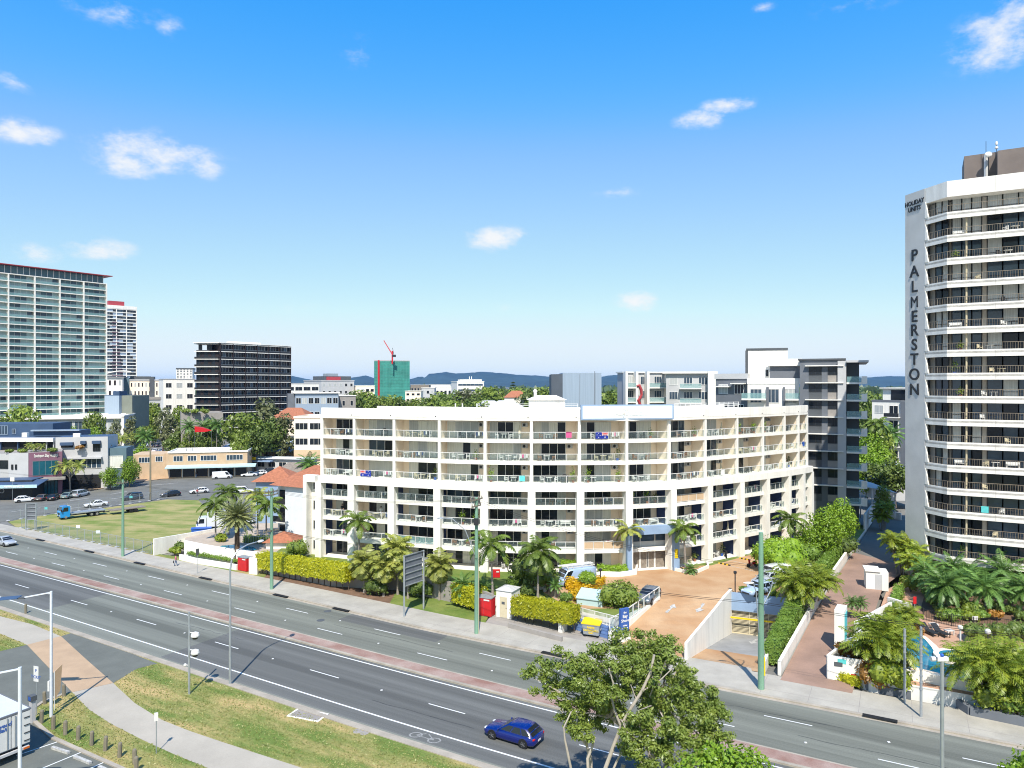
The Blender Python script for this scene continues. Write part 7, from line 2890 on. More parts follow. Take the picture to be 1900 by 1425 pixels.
car('van', c_white, 'white panel van parked before the cream shop', P(412, 888, SZ), rad(27), 'van')
car('sedan', c_white, 'white sedan parked right of the panel van, nearer to it', P(462, 884, SZ), rad(205))
car('hatch', c_white, 'white hatchback parked between the white sedan and the dark car', P(481, 881, SZ), rad(205))
car('suv', c_black, 'black car parked at the right end of the row by the cream shop', P(496, 879, SZ), rad(205))
car('wagon', c_white, 'white van behind the palms near the orange roofed house', P(452, 915, SZ), rad(20))
car('suv', c_white, 'white wagon half hidden behind the date palm beside the box truck', P(470, 982, .05), rad(30))
# car park cars
pk = [c_white, c_silver, c_grey, c_white, c_dark, c_black, c_white, c_silver]
q = random.Random(31)
for row, (D, a0, a1, n) in enumerate(((243, 236, 330, 9), (262, 238, 336, 9), (282, 240, 300, 6), (306, 250, 292, 5))):
 for j in range(n):
  a = a0 + (a1 - a0) * j / (n - 1)
  pt_ = q.choice(pk)
  kd = q.choice(('hatch', 'sedan', 'hatch', 'suv'))
  if (kd, pt_.name) not in CARP:
   kd = 'hatch' if ('hatch', pt_.name) in CARP else kd
  cl_ = pt_.name.split('paint_')[1].replace('_', ' ')
  p = A(a, D + q.uniform(-1, 1), 0)
  car(kd, pt_, '%s car, %s from the left in the %s row of the tree-lined car park' % (cl_, ORD[j], ['nearest', 'second', 'third', 'farthest'][row]), (p.x, p.y, -.03), rad(100) + q.choice((0, math.pi)), 'car', 'cars in the tree-lined car park')
# forecourt cars
car('hatch', c_grey, 'grey car parked behind the white railing by the oleander', P(1203, 1114, 1.9), rad(240))
car('hatch', c_pale, 'pale blue hatchback above the basement gate', P(1407, 1101, 2), rad(212))
car('sedan', c_silver, 'silver sedan parked behind the pale blue hatchback', P(1417, 1093, 2), rad(212))
car('suv', c_silver, 'silver wagon parked between the silver sedan and the white van', P(1424, 1085, 2), rad(212))
car('van', c_white, 'white van parked nearest the round shrub above the basement gate', P(1442, 1077, 2), rad(210), 'van')
wv = car('van', c_pale, 'pale blue work van with a white roof rack and ladders by the garden', P(1066, 1083, 2), rad(205), 'van')
b = MB()
for y in (-.75, .75):
 b.bar((-2.5, y, 2.3), (1.5, y, 2.3), .07)
for x in (-2.2, -.8, .6, 1.3):
 b.bar((x, -.8, 2.28), (x, .8, 2.28), .06)
 for y in (-.75, .75):
  b.bar((x, y, 2.0), (x, y, 2.3), .05)
for y in (-.35, .1):
 b.bar((-2.6, y, 2.4), (1.9, y, 2.4), .06)
 b.bar((-2.6, y + .3, 2.4), (1.9, y + .3, 2.4), .06)
 for j in range(12):
  b.bar((-2.5 + j * .38, y, 2.4), (-2.5 + j * .38, y + .3, 2.4), .04)
b.box(-2.6, 1.9, -.95, -.8, 2.12, 2.3)
b.build('roof_rack', m_plasw, wv)
for k, (a, y, mt) in enumerate(((1396, 1052, m_red), (1347, 1034, m_charc))):
 p = P(a, y, 2)
 r = thing('motor_scooter', ['red motor scooter parked by the small pale tree', 'dark motor scooter under the resort balconies beside a blue wall'][k], 'motor scooter', p, rad(200 + 60 * k))
 for nm, x in (('wheel', -.6), ('wheel', .62)):
  b = MB()
  b.tube([(x, -.07, .27), (x, .07, .27)], .27, 14)
  b.build(nm, m_black, r)
 b = MB()
 b.ell((-.35, 0, .55), (.45, .17, .2))
 b.box(-.2, .4, -.16, .16, .26, .34)
 b.bar((.42, 0, .3), (.56, 0, 1.0), .22, .12)
 b.bar((.62, 0, .3), (.5, 0, .95), .08)
 b.build('body', mt, r)
 b = MB()
 b.ell((-.4, 0, .76), (.4, .14, .08))
 b.build('seat', m_black, r)
 b = MB()
 b.bar((.5, -.3, 1.05), (.5, .3, 1.05), .04)
 b.build('handlebar', m_charc, r)


def truck(label, loc, rz, cabm, load, L=8.2, name='truck', cat='truck'):
 r = thing(name, label, cat, loc, rz)
 hl = L / 2
 b = MB()
 x0 = hl - 1.75
 prof = [(x0, .65), (x0, 2.55), (x0 + .35, 2.68), (hl - .45, 2.62), (hl - .12, 1.75), (hl, 1.5), (hl, .55), (hl - .3, .45), (x0 + .2, .45)]
 vs = [(x, -1.05, z) for x, z in prof] + [(x, 1.05, z) for x, z in prof]
 n = len(prof)
 b.add(vs, [tuple(range(n)), tuple(range(2 * n - 1, n - 1, -1))] + [((i + 1) % n, i, n + i, n + (i + 1) % n) for i in range(n)])
 b.build('cab', cabm, r)
 b = MB()
 b.add([(hl - .42, -.92, 2.5), (hl - .42, .92, 2.5), (hl - .1, .92, 1.75), (hl - .1, -.92, 1.75)], [(3, 2, 1, 0)])
 b.v = [(x + .02, y, z) for x, y, z in b.v]
 b.build('windscreen', m_carglass, r)
 for s in (-1, 1):
  b = MB()
  b.add([(x0 + .35, s * 1.065, 1.6), (hl - .4, s * 1.065, 1.6), (hl - .62, s * 1.065, 2.4), (x0 + .35, s * 1.065, 2.4)], [(0, 1, 2, 3) if s < 0 else (3, 2, 1, 0)])
  b.build('side_window', m_carglass, r)
  b = MB()
  b.box(hl - .02, hl + .02, s * .8 - .2, s * .8 + .2, .7, .95)
  b.build('headlight', m_head, r)
  b = MB()
  b.box(hl - .3, hl - .1, s * 1.25 - .08, s * 1.25 + .08, 1.6, 2.1)
  b.bar((hl - .25, s * 1.0, 2.0), (hl - .2, s * 1.25, 2.0), .04)
  b.build('mirror', m_black, r)
 b = MB()
 b.box(hl - .04, hl + .03, -1.0, 1.0, .5, .68)
 b.box(hl - .02, hl + .025, -.6, .6, .95, 1.35)
 b.build('bumper', m_charc if load == 'flat' else m_lgrey, r)
 b = MB()
 b.box(-hl, x0 + .2, -.5, .5, .6, .85)
 b.build('chassis', m_charc, r)
 for x in (hl - 1.0, -hl + 1.6, -hl + 2.6):
  for s in (-1, 1):
   b = MB()
   b.tube([(x, s * .72, .45), (x, s * 1.04, .45)], .45, 16)
   w_ = b.build('wheel', m_black, r)
   b = MB()
   b.tube([(x, s * 1.041, .45), (x, s * 1.06, .45)], .24, 12)
   b.build('rim', m_rim, w_)
 if load == 'flat':
  b = MB()
  b.box(-hl, x0 - .15, -1.15, 1.15, .92, 1.1)
  for j in range(12):
   b.box(-hl + .1 + j * .48, -hl + .16 + j * .48, -1.12, 1.12, 1.1, 1.115)
  b.build('flatbed', m_metal, r)
  b = MB()
  for z in (1.3, 1.7, 2.1, 2.5):
   b.bar((x0 - .12, -1.05, z), (x0 - .12, 1.05, z), .06)
  for y in (-1.05, 0, 1.05):
   b.bar((x0 - .12, y, 1.1), (x0 - .12, y, 2.55), .06)
  b.build('headboard', m_plasw, r)
 else:
  b = MB()
  b.box(-hl, x0 - .12, -1.2, 1.2, .95, 3.5)
  b.build('box_body', c_white, r)
  b = MB()
  for x in np.arange(-hl + .8, x0 - .3, 1.1):
   b.box(x, x + .05, -1.215, 1.215, .96, 3.49)
  b.build('panel_rib', m_lgrey, r)
 return r


p0, p1 = P(110, 964, .03), P(192, 954, .03)
c = (p0 + p1) / 2
truck('sky blue flatbed truck parked on the vacant lot', (c.x, c.y, .03), math.atan2(p0.y - p1.y, p0.x - p1.x), c_sky, 'flat')
c = P(234, 951, .03)
r = thing('flat_trailer', 'rusty low flat trailer parked behind the blue truck', 'trailer', (c.x, c.y, .03), math.atan2(p0.y - p1.y, p0.x - p1.x))
addbox(r, 'deck', m_oldtile, (-3.6, 3.2, -1.15, 1.15, .8, .95))
addbox(r, 'drawbar', m_charc, (3.2, 4.4, -.1, .1, .6, .75))
for x in (-1.6, -.7):
 for s in (-1, 1):
  b = MB()
  b.tube([(x, s * .8, .4), (x, s * 1.1, .4)], .4, 14)
  b.build('wheel', m_black, r)
c = P(403, 984, .03)
truck('white box truck on the vacant lot behind the thin palms', (c.x, c.y, .03), rad(198), c_white, 'box', 7.0)
# large white trailer truck cut by the left edge
tr0 = P(57, 1401, .066)
r = thing('box_trailer', 'big white box trailer with lettered rear doors cut by the lower left corner', 'truck', tr0, rad(149))
# local x runs away from the rear doors, y to the near side
TB = .95
addbox(r, 'box_body', c_white, (.08, 9.5, .0, 2.5, TB, 3.42))
addbox(r, 'roof_edge', m_grey, (-.02, 9.5, -.03, .03, 3.34, 3.46), (-.02, .1, .031, 2.47, 3.34, 3.46), (-.02, 9.5, 2.471, 2.53, 3.34, 3.46))
for y0, y1 in ((.05, 1.2), (1.3, 2.45)):
 d_ = addbox(r, 'rear_door', m_plasw, (.0, .079, y0, y1, TB + .08, 3.3))
 addbox(d_, 'hinge', m_charc, *[(-.05, -.001, y0 + (0.0 if y0 < 1 else .75), y0 + (.4 if y0 < 1 else 1.15), z, z + .05) for z in (1.2, 1.75, 2.3, 2.85)])
 addbox(d_, 'lock_rod', m_metal, (-.06, -.02, y0 + (.95 if y0 < 1 else .2), y0 + (1.0 if y0 < 1 else .25), TB + .1, 3.28))
for s, z in (('Tweed', 2.82), ('Bait', 2.52)):
 t = text_mesh('lettering', s, .4, m_signblue, r, .004, .01, .2)
 t.location = (-.012, 1.82, z)
 t.rotation_euler = (rad(90), 0, rad(-90))
addbox(r, 'bumper', m_lgrey, (-.05, .12, .1, 2.4, .6, .78))
for y in (.3, 2.2):
 addbox(r, 'tail_light', m_orange, (-.07, -.051, y - .2, y + .2, .62, .76))
addbox(r, 'chassis', m_charc, (.2, 9.3, .7, 1.8, .6, .94))
for x in (1.3, 2.4):
 for y in (.05, 2.2):
  b = MB()
  b.tube([(x, y, .46), (x, y + .28, .46)], .46, 16)
  b.build('wheel', m_black, r)

# ================================================================ POLES, LAMPS, SIGNS, WIRES


def gpole(px, py, ytop, label, arms=(), r0=.2, mat=None, name='utility_pole', z0=.13):
 p = P(px, py, z0)
 h = Z(ytop, p.y) - z0
 r = thing(name, label, 'utility pole', p)
 b = MB()
 b.tube([(0, 0, -.1), (0, 0, h * .5), (0, 0, h)], [r0 * 1.15, r0, r0 * .8], 12)
 b.build('pole', mat or m_green_p, r)
 for z, w in arms:
  b = MB()
  d = Vector((-.5, -.86, 0))
  b.bar(d * -w / 2 + Vector((0, -.2, h - z)), d * w / 2 + Vector((0, -.2, h - z)), .12, .14)
  b.build('crossarm', m_timber, r)
  for t in (-.5, -.2, .2, .5):
   b = MB()
   c_ = d * w * t * .92 + Vector((0, -.2, h - z + .07))
   b.lathe([(.04, 0), (.08, .06), (.04, .12), (.08, .18), (.02, .24)], 8, c_)
   b.build('insulator', m_oldtile, r)
 return r, p, h


g1 = gpole(228, 1032, 890, 'green pole farthest left on the footpath, beside the vacant lot', ((.5, 1.8),))
g2 = gpole(504, 1093, 905, 'green pole standing in front of the long hedge', ((.5, 2.2), (.9, 2.2), (5.6, 2.6)))
g3 = gpole(884, 1175, 923, 'green pole beside the red cabinet in the middle of the footpath', ((.2, 2.4), (.9, 1.8)))
g4 = gpole(1412, 1278, 988, 'green pole in front of the basement ramp with a bracket lamp', (), .24)
gw_ = gpole(279, 928, 820, 'weathered timber pole on the side street near the cream shop', ((1.2, 2.0),), .2, m_timber)
b = MB()
r, p, h = g3
b.tube([(0, 0, h - 6.6), (-1.2, .2, h - 3.6), (-2.6, .4, h - 2.4), (-3.6, .4, h - 2.3)], .05, 6)
b.ell((-3.9, .4, h - 2.32), (.4, .18, .09))
b.build('lamp_arm', m_metal, r)
b = MB()
b.tube([(.25, 0, 0), (.25, 0, h * .62)], .04, 6)
b.build('conduit', m_plasc, r)
b = MB()
b.box(-.25, .25, -.55, -.2, h - 2.9, h - 2.2)
b.build('switch_box', m_charc, r)
r, p, h = g4
b = MB()
b.tube([(-.2, -.1, h - 8.8), (-.5, -.2, h - 5.2), (-.75, -.3, h - 4.4)], .045, 6)
b.ell((-1.2, -.35, h - 4.35), (.5, .17, .1), 8, 6, 1)
b.build('lamp_arm', [m_metal, m_plasw], r)
b = MB()
b.tube([(.2, 0, h - 6.4), (.9, .2, h - 5.2), (1.1, .2, h - 4.4), (.6, .1, h - 3.7)], .05, 6)
b.build('lamp_arm', m_metal, r)
b = MB()
b.tube([(.27, 0, 0), (.27, 0, 3.4)], .05, 6)
b.box(.2, .34, -.12, -.02, 1.2, 2.8, 1)
b.build('conduit', [m_metal, m_yellow], r)


def wire(a, b_, sag, label, n=2, gap=.6, r0=.014):
 o = MB()
 a, b_ = Vector(a), Vector(b_)
 for k in range(n):
  off = Vector((-.5, -.86, 0)) * gap * (k - (n - 1) / 2)
  pts = []
  for j in range(13):
   t = j / 12
   q = a.lerp(b_, t) + off
   q.z -= sag * 4 * t * (1 - t)
   pts.append(q)
  o.tube(pts, r0, 4)
 return tag(o.build('power_line', m_black), label, 'power line')


tops_ = {}
for nm, g_ in (('a', g1), ('b', g2), ('c', g3), ('d', g4)):
 r, p, h = g_
 tops_[nm] = (p, h)
T_ = lambda k, dz: tops_[k][0] + Vector((0, 0, tops_[k][1] - dz))
wire(T_('a', .45), T_('b', .45), .7, 'sagging power lines between the left green pole and the hedge pole', 2)
wire(T_('b', .4), T_('c', .1), .9, 'upper power lines between the hedge pole and the middle green pole', 3)
wire(T_('b', 5.5), T_('c', 6.2), .6, 'lower cable pair between the hedge pole and the middle green pole', 2, .5, .02)
wire(T_('c', .2), T_('d', 3.0), 1.1, 'power lines between the middle green pole and the ramp pole', 2)
wire(T_('c', 6.5), T_('d', 6.2), .7, 'lower dark cables from the middle green pole across the forecourt', 2, .5, .02)
q1 = rp(58, fk(58) + 1.0, 10)
wire(T_('d', 6.2), q1, .8, 'dark cables running right from the ramp pole past the pool', 2, .5, .02)
q1 = rp(-150, fk(-150) + 1.0, 11)
wire(T_('a', .45), q1, .8, 'power lines running left from the far left green pole', 2)


def lampmast(p, h, label, arm=-2.0, panel=True):
 r = thing('street_lamp', label, 'street lamp', p)
 b = MB()
 b.tube([(0, 0, -.05), (0, 0, h * .25), (0, 0, h)], [.13, .11, .1], 12)
 b.build('pole', m_polew, r)
 b = MB()
 b.bar((.06, 0, h - .08), (arm, -.25, h - .42), .09)
 b.build('arm', m_polew, r)
 b = MB()
 b.box(arm - .5, arm + .06, -.4, -.1, h - .52, h - .42)
 b.build('lamp_head', m_dgrey, r)
 if panel:
  b = MB()
  b.hexa([(arm - 2.1, -.55, h - .62), (arm - .4, -.55, h - .48), (arm - .4, .1, h - .40), (arm - 2.1, .1, h - .54)], [(arm - 2.1, -.55, h - .57), (arm - .4, -.55, h - .43), (arm - .4, .1, h - .35), (arm - 2.1, .1, h - .49)])
  b.build('solar_panel', m_slate, r)
 b = MB()
 b.box(-.24, -.1, -.1, .1, 2.1, 2.9)
 b.build('control_box', m_plasw, r)
 return r


pl = P(95, 1330, .06)
lampmast(pl, Z(1097, pl.y) - .06, 'white lamp mast with a solar panel beside the tan crossing')
pl = A(37, 42.2, .066)
lampmast(pl, Z(1238, 42.2) - .066, 'white lamp mast standing in front of the big white trailer')
# tall street light with curved arm
p = P(427, 1270, .06)
h = Z(1018, p.y)
r = thing('street_lamp', 'tall grey street light with a curved arm on the near lawn', 'street lamp', p)
b = MB()
b.tube([(0, 0, -.05), (0, 0, h * .2), (0, 0, h - 2.0), (.1, .15, h - 1.0), (.45, .7, h - .35), (1.0, 1.6, h - .05), (1.5, 2.4, h)], [.12, .11, .085, .08, .07, .06, .05], 10)
b.build('pole', m_metal, r)
b = MB()
b.ell((1.75, 2.8, h), (.28, .5, .1))
b.build('lamp_head', m_lgrey, r)
# camera mast
p = P(351, 1288, .06)
h = Z(1137, p.y)
r = thing('camera_mast', 'grey mast with two white dome cameras on the near lawn', 'camera mast', p)
b = MB()
b.tube([(0, 0, -.05), (0, 0, h)], [.1, .08], 10)
b.build('pole', m_metal, r)
for z, s in ((h - 2.1, .36), (h - 3.6, .32)):
 b = MB()
 b.bar((0, 0, z + .35), (.5, -.05, z + .3), .06)
 b.lathe([(.1, .4), (.3, .3), (.36, .1), (.34, 0)], 12, (.55, -.06, z), 0)
 b.lathe([(.02, -.28), (.2, -.2), (.28, -.02), (.28, 0)], 12, (.55, -.06, z), 1)
 b.build('dome_camera', [m_plasw, m_carglass], r)
b = MB()
b.bar((0, 0, h - 5.6 + 1), (-.3, 0, h - 5.6 + 1), .05)
b.ell((-.35, 0, h - 4.6), .14)
b.build('small_camera', m_plasw, r)


def post_sign(px, py, z0, h, w, hh, label, mat=None, face=0.0, cat='sign', name='sign_post', pm=None, text=None):
 p = P(px, py, z0)
 r = thing(name, label, cat, p, face)
 b = MB()
 b.tube([(0, 0, -.05), (0, 0, h)], .035, 8)
 b.build('post', pm or m_metal, r)
 b = MB()
 b.box(-w / 2, w / 2, -.06, -.04, h - hh, h)
 s = b.build('panel', mat or m_plasw, r)
 if text:
  for k_, tx in enumerate(text):
   t = text_mesh('lettering', tx, hh / (len(text) + .6) * .7, m_signblue, s, .004, .006)
   t.location = (0, -.065, h - hh * (k_ + .7) / (len(text) + .4))
   t.rotation_euler = (rad(90), 0, 0)
 return r


post_sign(68, 1327, .066, 4.0, .55, 1.25, 'tall white and blue parking sign beside the ticket machine', None, rad(-20), text=('P', 'TICKET'))
post_sign(290, 1398, .06, 3.0, .26, .62, 'slim white sign post at the edge of the curving path', None, rad(20))
post_sign(366, 1064, .13, 3.5, .5, .9, 'grey backed bus stop sign on the far footpath', m_dgrey, rad(60), name='bus_stop_sign')
post_sign(142, 905, .1, 4.2, .9, 1.2, 'white street sign in front of the carport opening', None)
post_sign(23, 930, -.03, 5.5, 1.0, .9, 'white square sign on a pole before the dark shop', None)
# ticket machine
p = P(60, 1340, .066)
r = thing('ticket_machine', 'grey parking ticket machine with a pink corner at the trailer', 'ticket machine', p, rad(-30))
addbox(r, 'body', m_lgrey, (-.2, .2, -.15, .15, 0, 1.75))
addbox(r, 'hood', [m_dgrey, m_signblue, m_pink], (-.28, .28, -.22, .22, 1.75, 2.15, 0), (-.15, .2, -.235, -.221, 1.8, 2.1, 1), (-.32, -.281, -.2, .2, 1.78, 2.1, 2))
# banner flag blades behind the lamp mast
p = P(101, 1318, .06)
r = thing('blade_sign', 'pale pink blade sign standing just behind the solar lamp mast', 'sign', p, rad(60))
b = MB()
b.tube([(0, 0, 0), (0, 0, 3.2)], .03, 6)
b.build('post', m_rail, r)
b = MB()
b.hexa([(.04, -.015, .9), (.45, -.015, 1.5), (.45, .015, 1.5), (.04, .015, .9)], [(.04, -.015, 3.2), (.62, -.015, 3.6), (.62, .015, 3.6), (.04, .015, 3.2)])
b.build('banner', m_tan, r)
# timber bollards
bo = [(48, 1137, 'by the upper left grass corner near the road'), (119, 1292, 'nearest the tan crossing'), (83, 1306, 'between the crossing and the lamp mast'), (77, 1342, 'first in the row along the car park, beside the lamp mast'), (99, 1353, 'second in the row along the car park'), (121, 1363, 'third in the row along the car park'), (145, 1373, 'fourth in the row along the car park'),
      (170, 1383, 'fifth in the row along the car park'), (195, 1393, 'sixth in the row along the car park'), (222, 1405, 'seventh in the row along the car park'), (250, 1417, 'eighth in the row along the car park'), (253, 1432, 'cut by the lower picture edge')]
b = MB()
b.tube([(0, 0, -.1), (0, 0, .95), (0, 0, 1.05)], [.15, .145, .11], 8)
b0 = None
for k, (a, y, lab) in enumerate(bo):
 if b0 is None:
  b0 = b.build('bollard', m_timber)
  o = b0
 else:
  o = b0.copy()
  COL.objects.link(o)
 o.location = P(a, y, .06)
 o.rotation_euler = (rng.uniform(-.04, .04), rng.uniform(-.04, .04), rng.uniform(0, 3))
 tag(o, 'timber bollard ' + lab, 'bollard', 'timber bollards')


# billboard frames seen from behind
def frame_board(pa, pb, zt, zb, label, slats=6):
 d = pb - pa
 L = math.hypot(d.x, d.y)
 r = thing('billboard', label, 'billboard', pa, math.atan2(d.y, d.x))
 for x in (0, L):
  b = MB()
  b.tube([(x, 0, -.05), (x, 0, zt)], .11, 10)
  b.build('post', m_metal, r)
 addbox(r, 'panel', m_grey, (.12, L - .12, .14, .2, zb, zt - .08))
 for k in range(slats):
  z = zb + (zt - zb - .1) * k / (slats - 1)
  addbox(r, 'rail', m_metal, (.05, L - .05, .04, .138, z - .05, z + .05))
 return r


pa, pb = P(750, 1144, .13), P(786, 1130, .13)
frame_board(pa, pb, Z(1033, pa.y), Z(1091, pa.y), 'grey billboard seen from behind in front of the bushy palms')
pa, pb = P(48, 984, .13), P(67, 983, .13)
frame_board(pa, pb, Z(936, pa.y), Z(966, pa.y), 'grey billboard seen from behind at the far left corner of the vacant lot', 5)
# twin poles and sensor pole on the right
p = P(1709, 1330, .13)
for k, (dx, dy, h, lab) in enumerate(((0, 0, Z(1166, p.y), 'front pole of the slim twin steel poles at the pool wall'), (.12, 2.6, Z(1163, p.y + 2.6) - .3, 'rear pole of the slim twin steel poles at the pool wall'))):
 r = thing('steel_pole', lab, 'pole', (p.x + dx, p.y + dy, .13))
 b = MB()
 b.tube([(0, 0, -.05), (0, 0, h)], .1, 10)
 for j in range(9):
  b.lathe([(.13, 0), (.13, .08)], 10, (0, 0, h * (.3 + .075 * j)))
 b.build('pole', m_metal, r)
p = A(1748, 38.6, .06)
r = thing('sensor_pole', 'grey pole with small traffic sensors on top, in front of the far footpath at right', 'pole', p)
h = Z(1228, 38.6)
b = MB()
b.tube([(0, 0, -.05), (0, 0, h)], [.12, .09], 10)
b.build('pole', m_metal, r)
b = MB()
b.box(-.3, .3, -.1, .1, h, h + .22)
b.tube([(-.4, 0, h + .1), (-.62, -.02, h + .1)], .13, 10)
b.ell((.0, 0, h + .3), .1, 8, 6, 1)
b.build('sensor', [m_plasw, m_blue_pl], r)
for a, y, z0, yt, lab in ((1638, 935, 1.5, 868, 'white pole at the end of the shaded tower drive'), (1364, 1101, 2.0, 1065, 'thin dark lamp post above the basement gate'), (1114, 1088, 2, 1060, 'thin dark lamp post beside the golden hedge'), (1782, 1252, 1.3, 1168, 'white globe lamp post by the spa')):
 p = P(a, y, z0)
 r = thing('lamp_post', lab, 'lamp post', p)
 h = Z(yt, p.y) - z0
 b = MB()
 b.tube([(0, 0, 0), (0, 0, h)], .07 if a != 1638 else .14, 8)
 b.build('pole', m_charc if a in (1364, 1114) else m_rail, r)
 b = MB()
 b.lathe([(.1, 0), (.2, .1), (.2, .3), (.05, .38)], 10, (0, 0, h))
 b.build('lamp_head', m_charc if a in (1364, 1114) else m_plasw, r)
for a, y, D, lab in ((1671, 1130, 75, 'white globe lamp by the lime cane palm'), (1621, 1172, 67, 'white globe lamp at the end of the low white drive wall'), (1833, 1172, 66, 'white globe lamp in the right pool palms'), (1834, 1203, 63, 'white globe lamp right of the spa')):
 p = A(a, D, 1.25)
 h = Z(y, D) - 1.25
 r = thing('globe_lamp', lab, 'lamp', p)
 b = MB()
 b.tube([(0, 0, 0), (0, 0, h)], .05, 8)
 b.build('post', m_charc, r)
 b = MB()
 b.ell((0, 0, h), .26, 12, 8)
 b.build('globe', m_plasw, r)

# ================================================================ WALLS, FENCES, CABINETS


def wall(pts, tops, label, th=.3, mat=None, bot=0.0, name='garden_wall', cap=None, cat='wall'):
 b = MB()
 pts = [Vector(p) for p in pts]
 for i in range(len(pts) - 1):
  a, c = pts[i], pts[i + 1]
  d = Vector((c.x - a.x, c.y - a.y, 0)).normalized()
  n = Vector((-d.y, d.x, 0)) * th / 2
  e = d * (.001 if i else 0)
  lo = [a - n, c - n, c + n, a + n]
  zb = bot if not isinstance(bot, (list, tuple)) else None
  zb0, zb1 = (zb, zb) if zb is not None else (bot[i], bot[i + 1])
  b.add([(lo[0].x, lo[0].y, zb0), (lo[1].x, lo[1].y, zb1), (lo[2].x, lo[2].y, zb1), (lo[3].x, lo[3].y, zb0), (lo[0].x, lo[0].y, tops[i]), (lo[1].x, lo[1].y, tops[i + 1]), (lo[2].x, lo[2].y, tops[i + 1]), (lo[3].x, lo[3].y, tops[i])],
              [(3, 2, 1, 0), (4, 5, 6, 7), (0, 1, 5, 4), (1, 2, 6, 5), (2, 3, 7, 6), (3, 0, 4, 7)])
 return tag(b.build(name, mat or m_whitew), label, cat)


wall([(16.95, 69.2, 0), (19.8, 74.1, 0), (22.6, 78.9, 0), (24.6, 82.3, 0), (26.2, 85.0, 0)], [1.75, 1.95, 2.15, 2.4, 2.45], 'white curved-top ramp wall between the sloping forecourt and the basement ramp', .28, m_white, -2.95)
wall([(23.35, 66.1, 0), (25.8, 70.5, 0), (32.35, 82.45, 0)], [.9, 1.4, 2.1], 'low white wall on the right of the basement ramp behind the green pole', .26, m_white, -2.95)
wall([(24.75, 65.7, 0), (33.2, 79.1, 0), (40.0, 89.8, 0), (51.5, 107.7, 0)], [1.35, 2.1, 2.6, 2.7], 'long white wall along the left side of the tower drive', .3, m_white, 0)
# basement gate and lintel
gd = Vector((32.3 - 26.1, 82.45 - 84.95, 0)).normalized()
gn = Vector((gd.y, -gd.x, 0))
p = Vector((26.15, 84.95, -2.8)) + gn * .06
r = thing('basement_gate', 'slatted cream basement gate under a blue-grey lintel at the ramp foot', 'gate', p, math.atan2(gd.y, gd.x))
GL = 6.5
addbox(r, 'lintel', m_blueg, (-.2, GL + .1, -.16, .0, 2.85, 4.95))
b = MB()
for k in range(19):
 b.box(.1, GL - .1, .2, .24, .1 + k * .145, .17 + k * .145)
b.build('slat', m_plasc, r)
b = MB()
for x in (.05, 2.1, 4.25, GL - .1):
 b.box(x, x + .09, .12, .2, .02, 2.84)
for z in (.02, .95, 1.9):
 b.box(.1, GL - .1, .13, .19, z, z + .08)
b.build('gate_frame', m_plasc, r)
addbox(r, 'garage_dark_backing', m_charc, (-.1, GL, 1.6, 1.7, -.2, 4.7), (-.1, GL, .3, 1.6, 2.83, 2.9))  # dark backing added to keep daylight out behind the gate
addbox(r, 'height_bar', m_yellow, (-1.6, GL - .2, -.6, -.5, 2.0, 2.18))
addbox(r, 'notice', m_pink if False else m_plasw, (3.4, 3.9, -.18, -.161, 2.7, 3.2))
for k, (x, lab) in enumerate(((1.7, 'spiky agave on the gate lintel, left of the lamp arm'), (3.4, 'small agave on the gate lintel by the green pole'), (4.9, 'spiky agave on the gate lintel, right of the green pole'))):
 q = p + gd * x
 shrub((q.x, q.y + .35, 2.05), .6, .8, lab, l_hedgeg, 160, .2, 'agave', 'plant', 80 + k)
# left side of the sloping drive: white base wall with railing
a0, a1 = Vector((10.15, 73.75, 0)), Vector((17.1, 82.5, 0))
wall([a0, a0.lerp(a1, .5), a1], [1.3, 1.6, 2.3], 'white wall under the railing on the left of the sloping drive', .3, m_white, 0)
d = a1 - a0
r = thing('railing', 'white panelled railing along the left of the sloping drive', 'railing', (a0.x, a0.y, 0), math.atan2(d.y, d.x))
L = d.length
b = MB()
for j in range(10):
 x = L * j / 9
 z = 1.3 + 1.0 * max(0, x / L - .2)
 b.box(x - .05, x + .05, -.05, .05, z, z + 1.35)
for e in (1.3, .15):
 b.bar((0, 0, 1.3 + e), (L * .2, 0, 1.3 + e), .08)
 b.bar((L * .2, 0, 1.3 + e), (L, 0, 2.1 + e), .08)
b.build('frame', m_rail, r)
b = MB()
for j in range(9):
 x0, x1 = L * j / 9 + .06, L * (j + 1) / 9 - .06
 z0_, z1_ = 1.48 + 1.0 * max(0, x0 / L - .2), 1.48 + 1.0 * max(0, x1 / L - .2)
 b.hexa([(x0, -.01, z0_), (x1, -.01, z1_), (x1, .01, z1_), (x0, .01, z0_)], [(x0, -.01, z0_ + 1.0), (x1, -.01, z1_ + 1.0), (x1, .01, z1_ + 1.0), (x0, .01, z0_ + 1.0)])
b.build('glass', m_clear, r)
# blue wall with white picket fence
a0, a1 = A(1059, 78.0), A(1148, 74.0)
d = a1 - a0
L = math.hypot(d.x, d.y)
b = MB()
b.box(0, L, 0, .3, 0, 1.45)
for z in (.5, .9, 1.2):
 b.box(0, L, -.03, -.001, z, z + .16)
bw_ = b.build('boundary_wall', M('boundary_blue', (.14, .24, .5), .6, .08, .8), None, loc=(a0.x, a0.y, 0), rz=math.atan2(d.y, d.x))
tag(bw_, 'banded blue street wall behind the yellow-lidded skip', 'wall')
r = thing('picket_fence', 'white upright bar fence on top of the blue wall', 'fence', (a0.x, a0.y, 1.45), math.atan2(d.y, d.x))
b = MB()
for j in range(int(L / .14)):
 b.bar((j * .14, .12, .05), (j * .14, .12, 1.2), .035)
b.build('bar', m_rail, r)
b = MB()
for z in (.08, 1.2):
 b.bar((0, .12, z), (L, .12, z), .06)
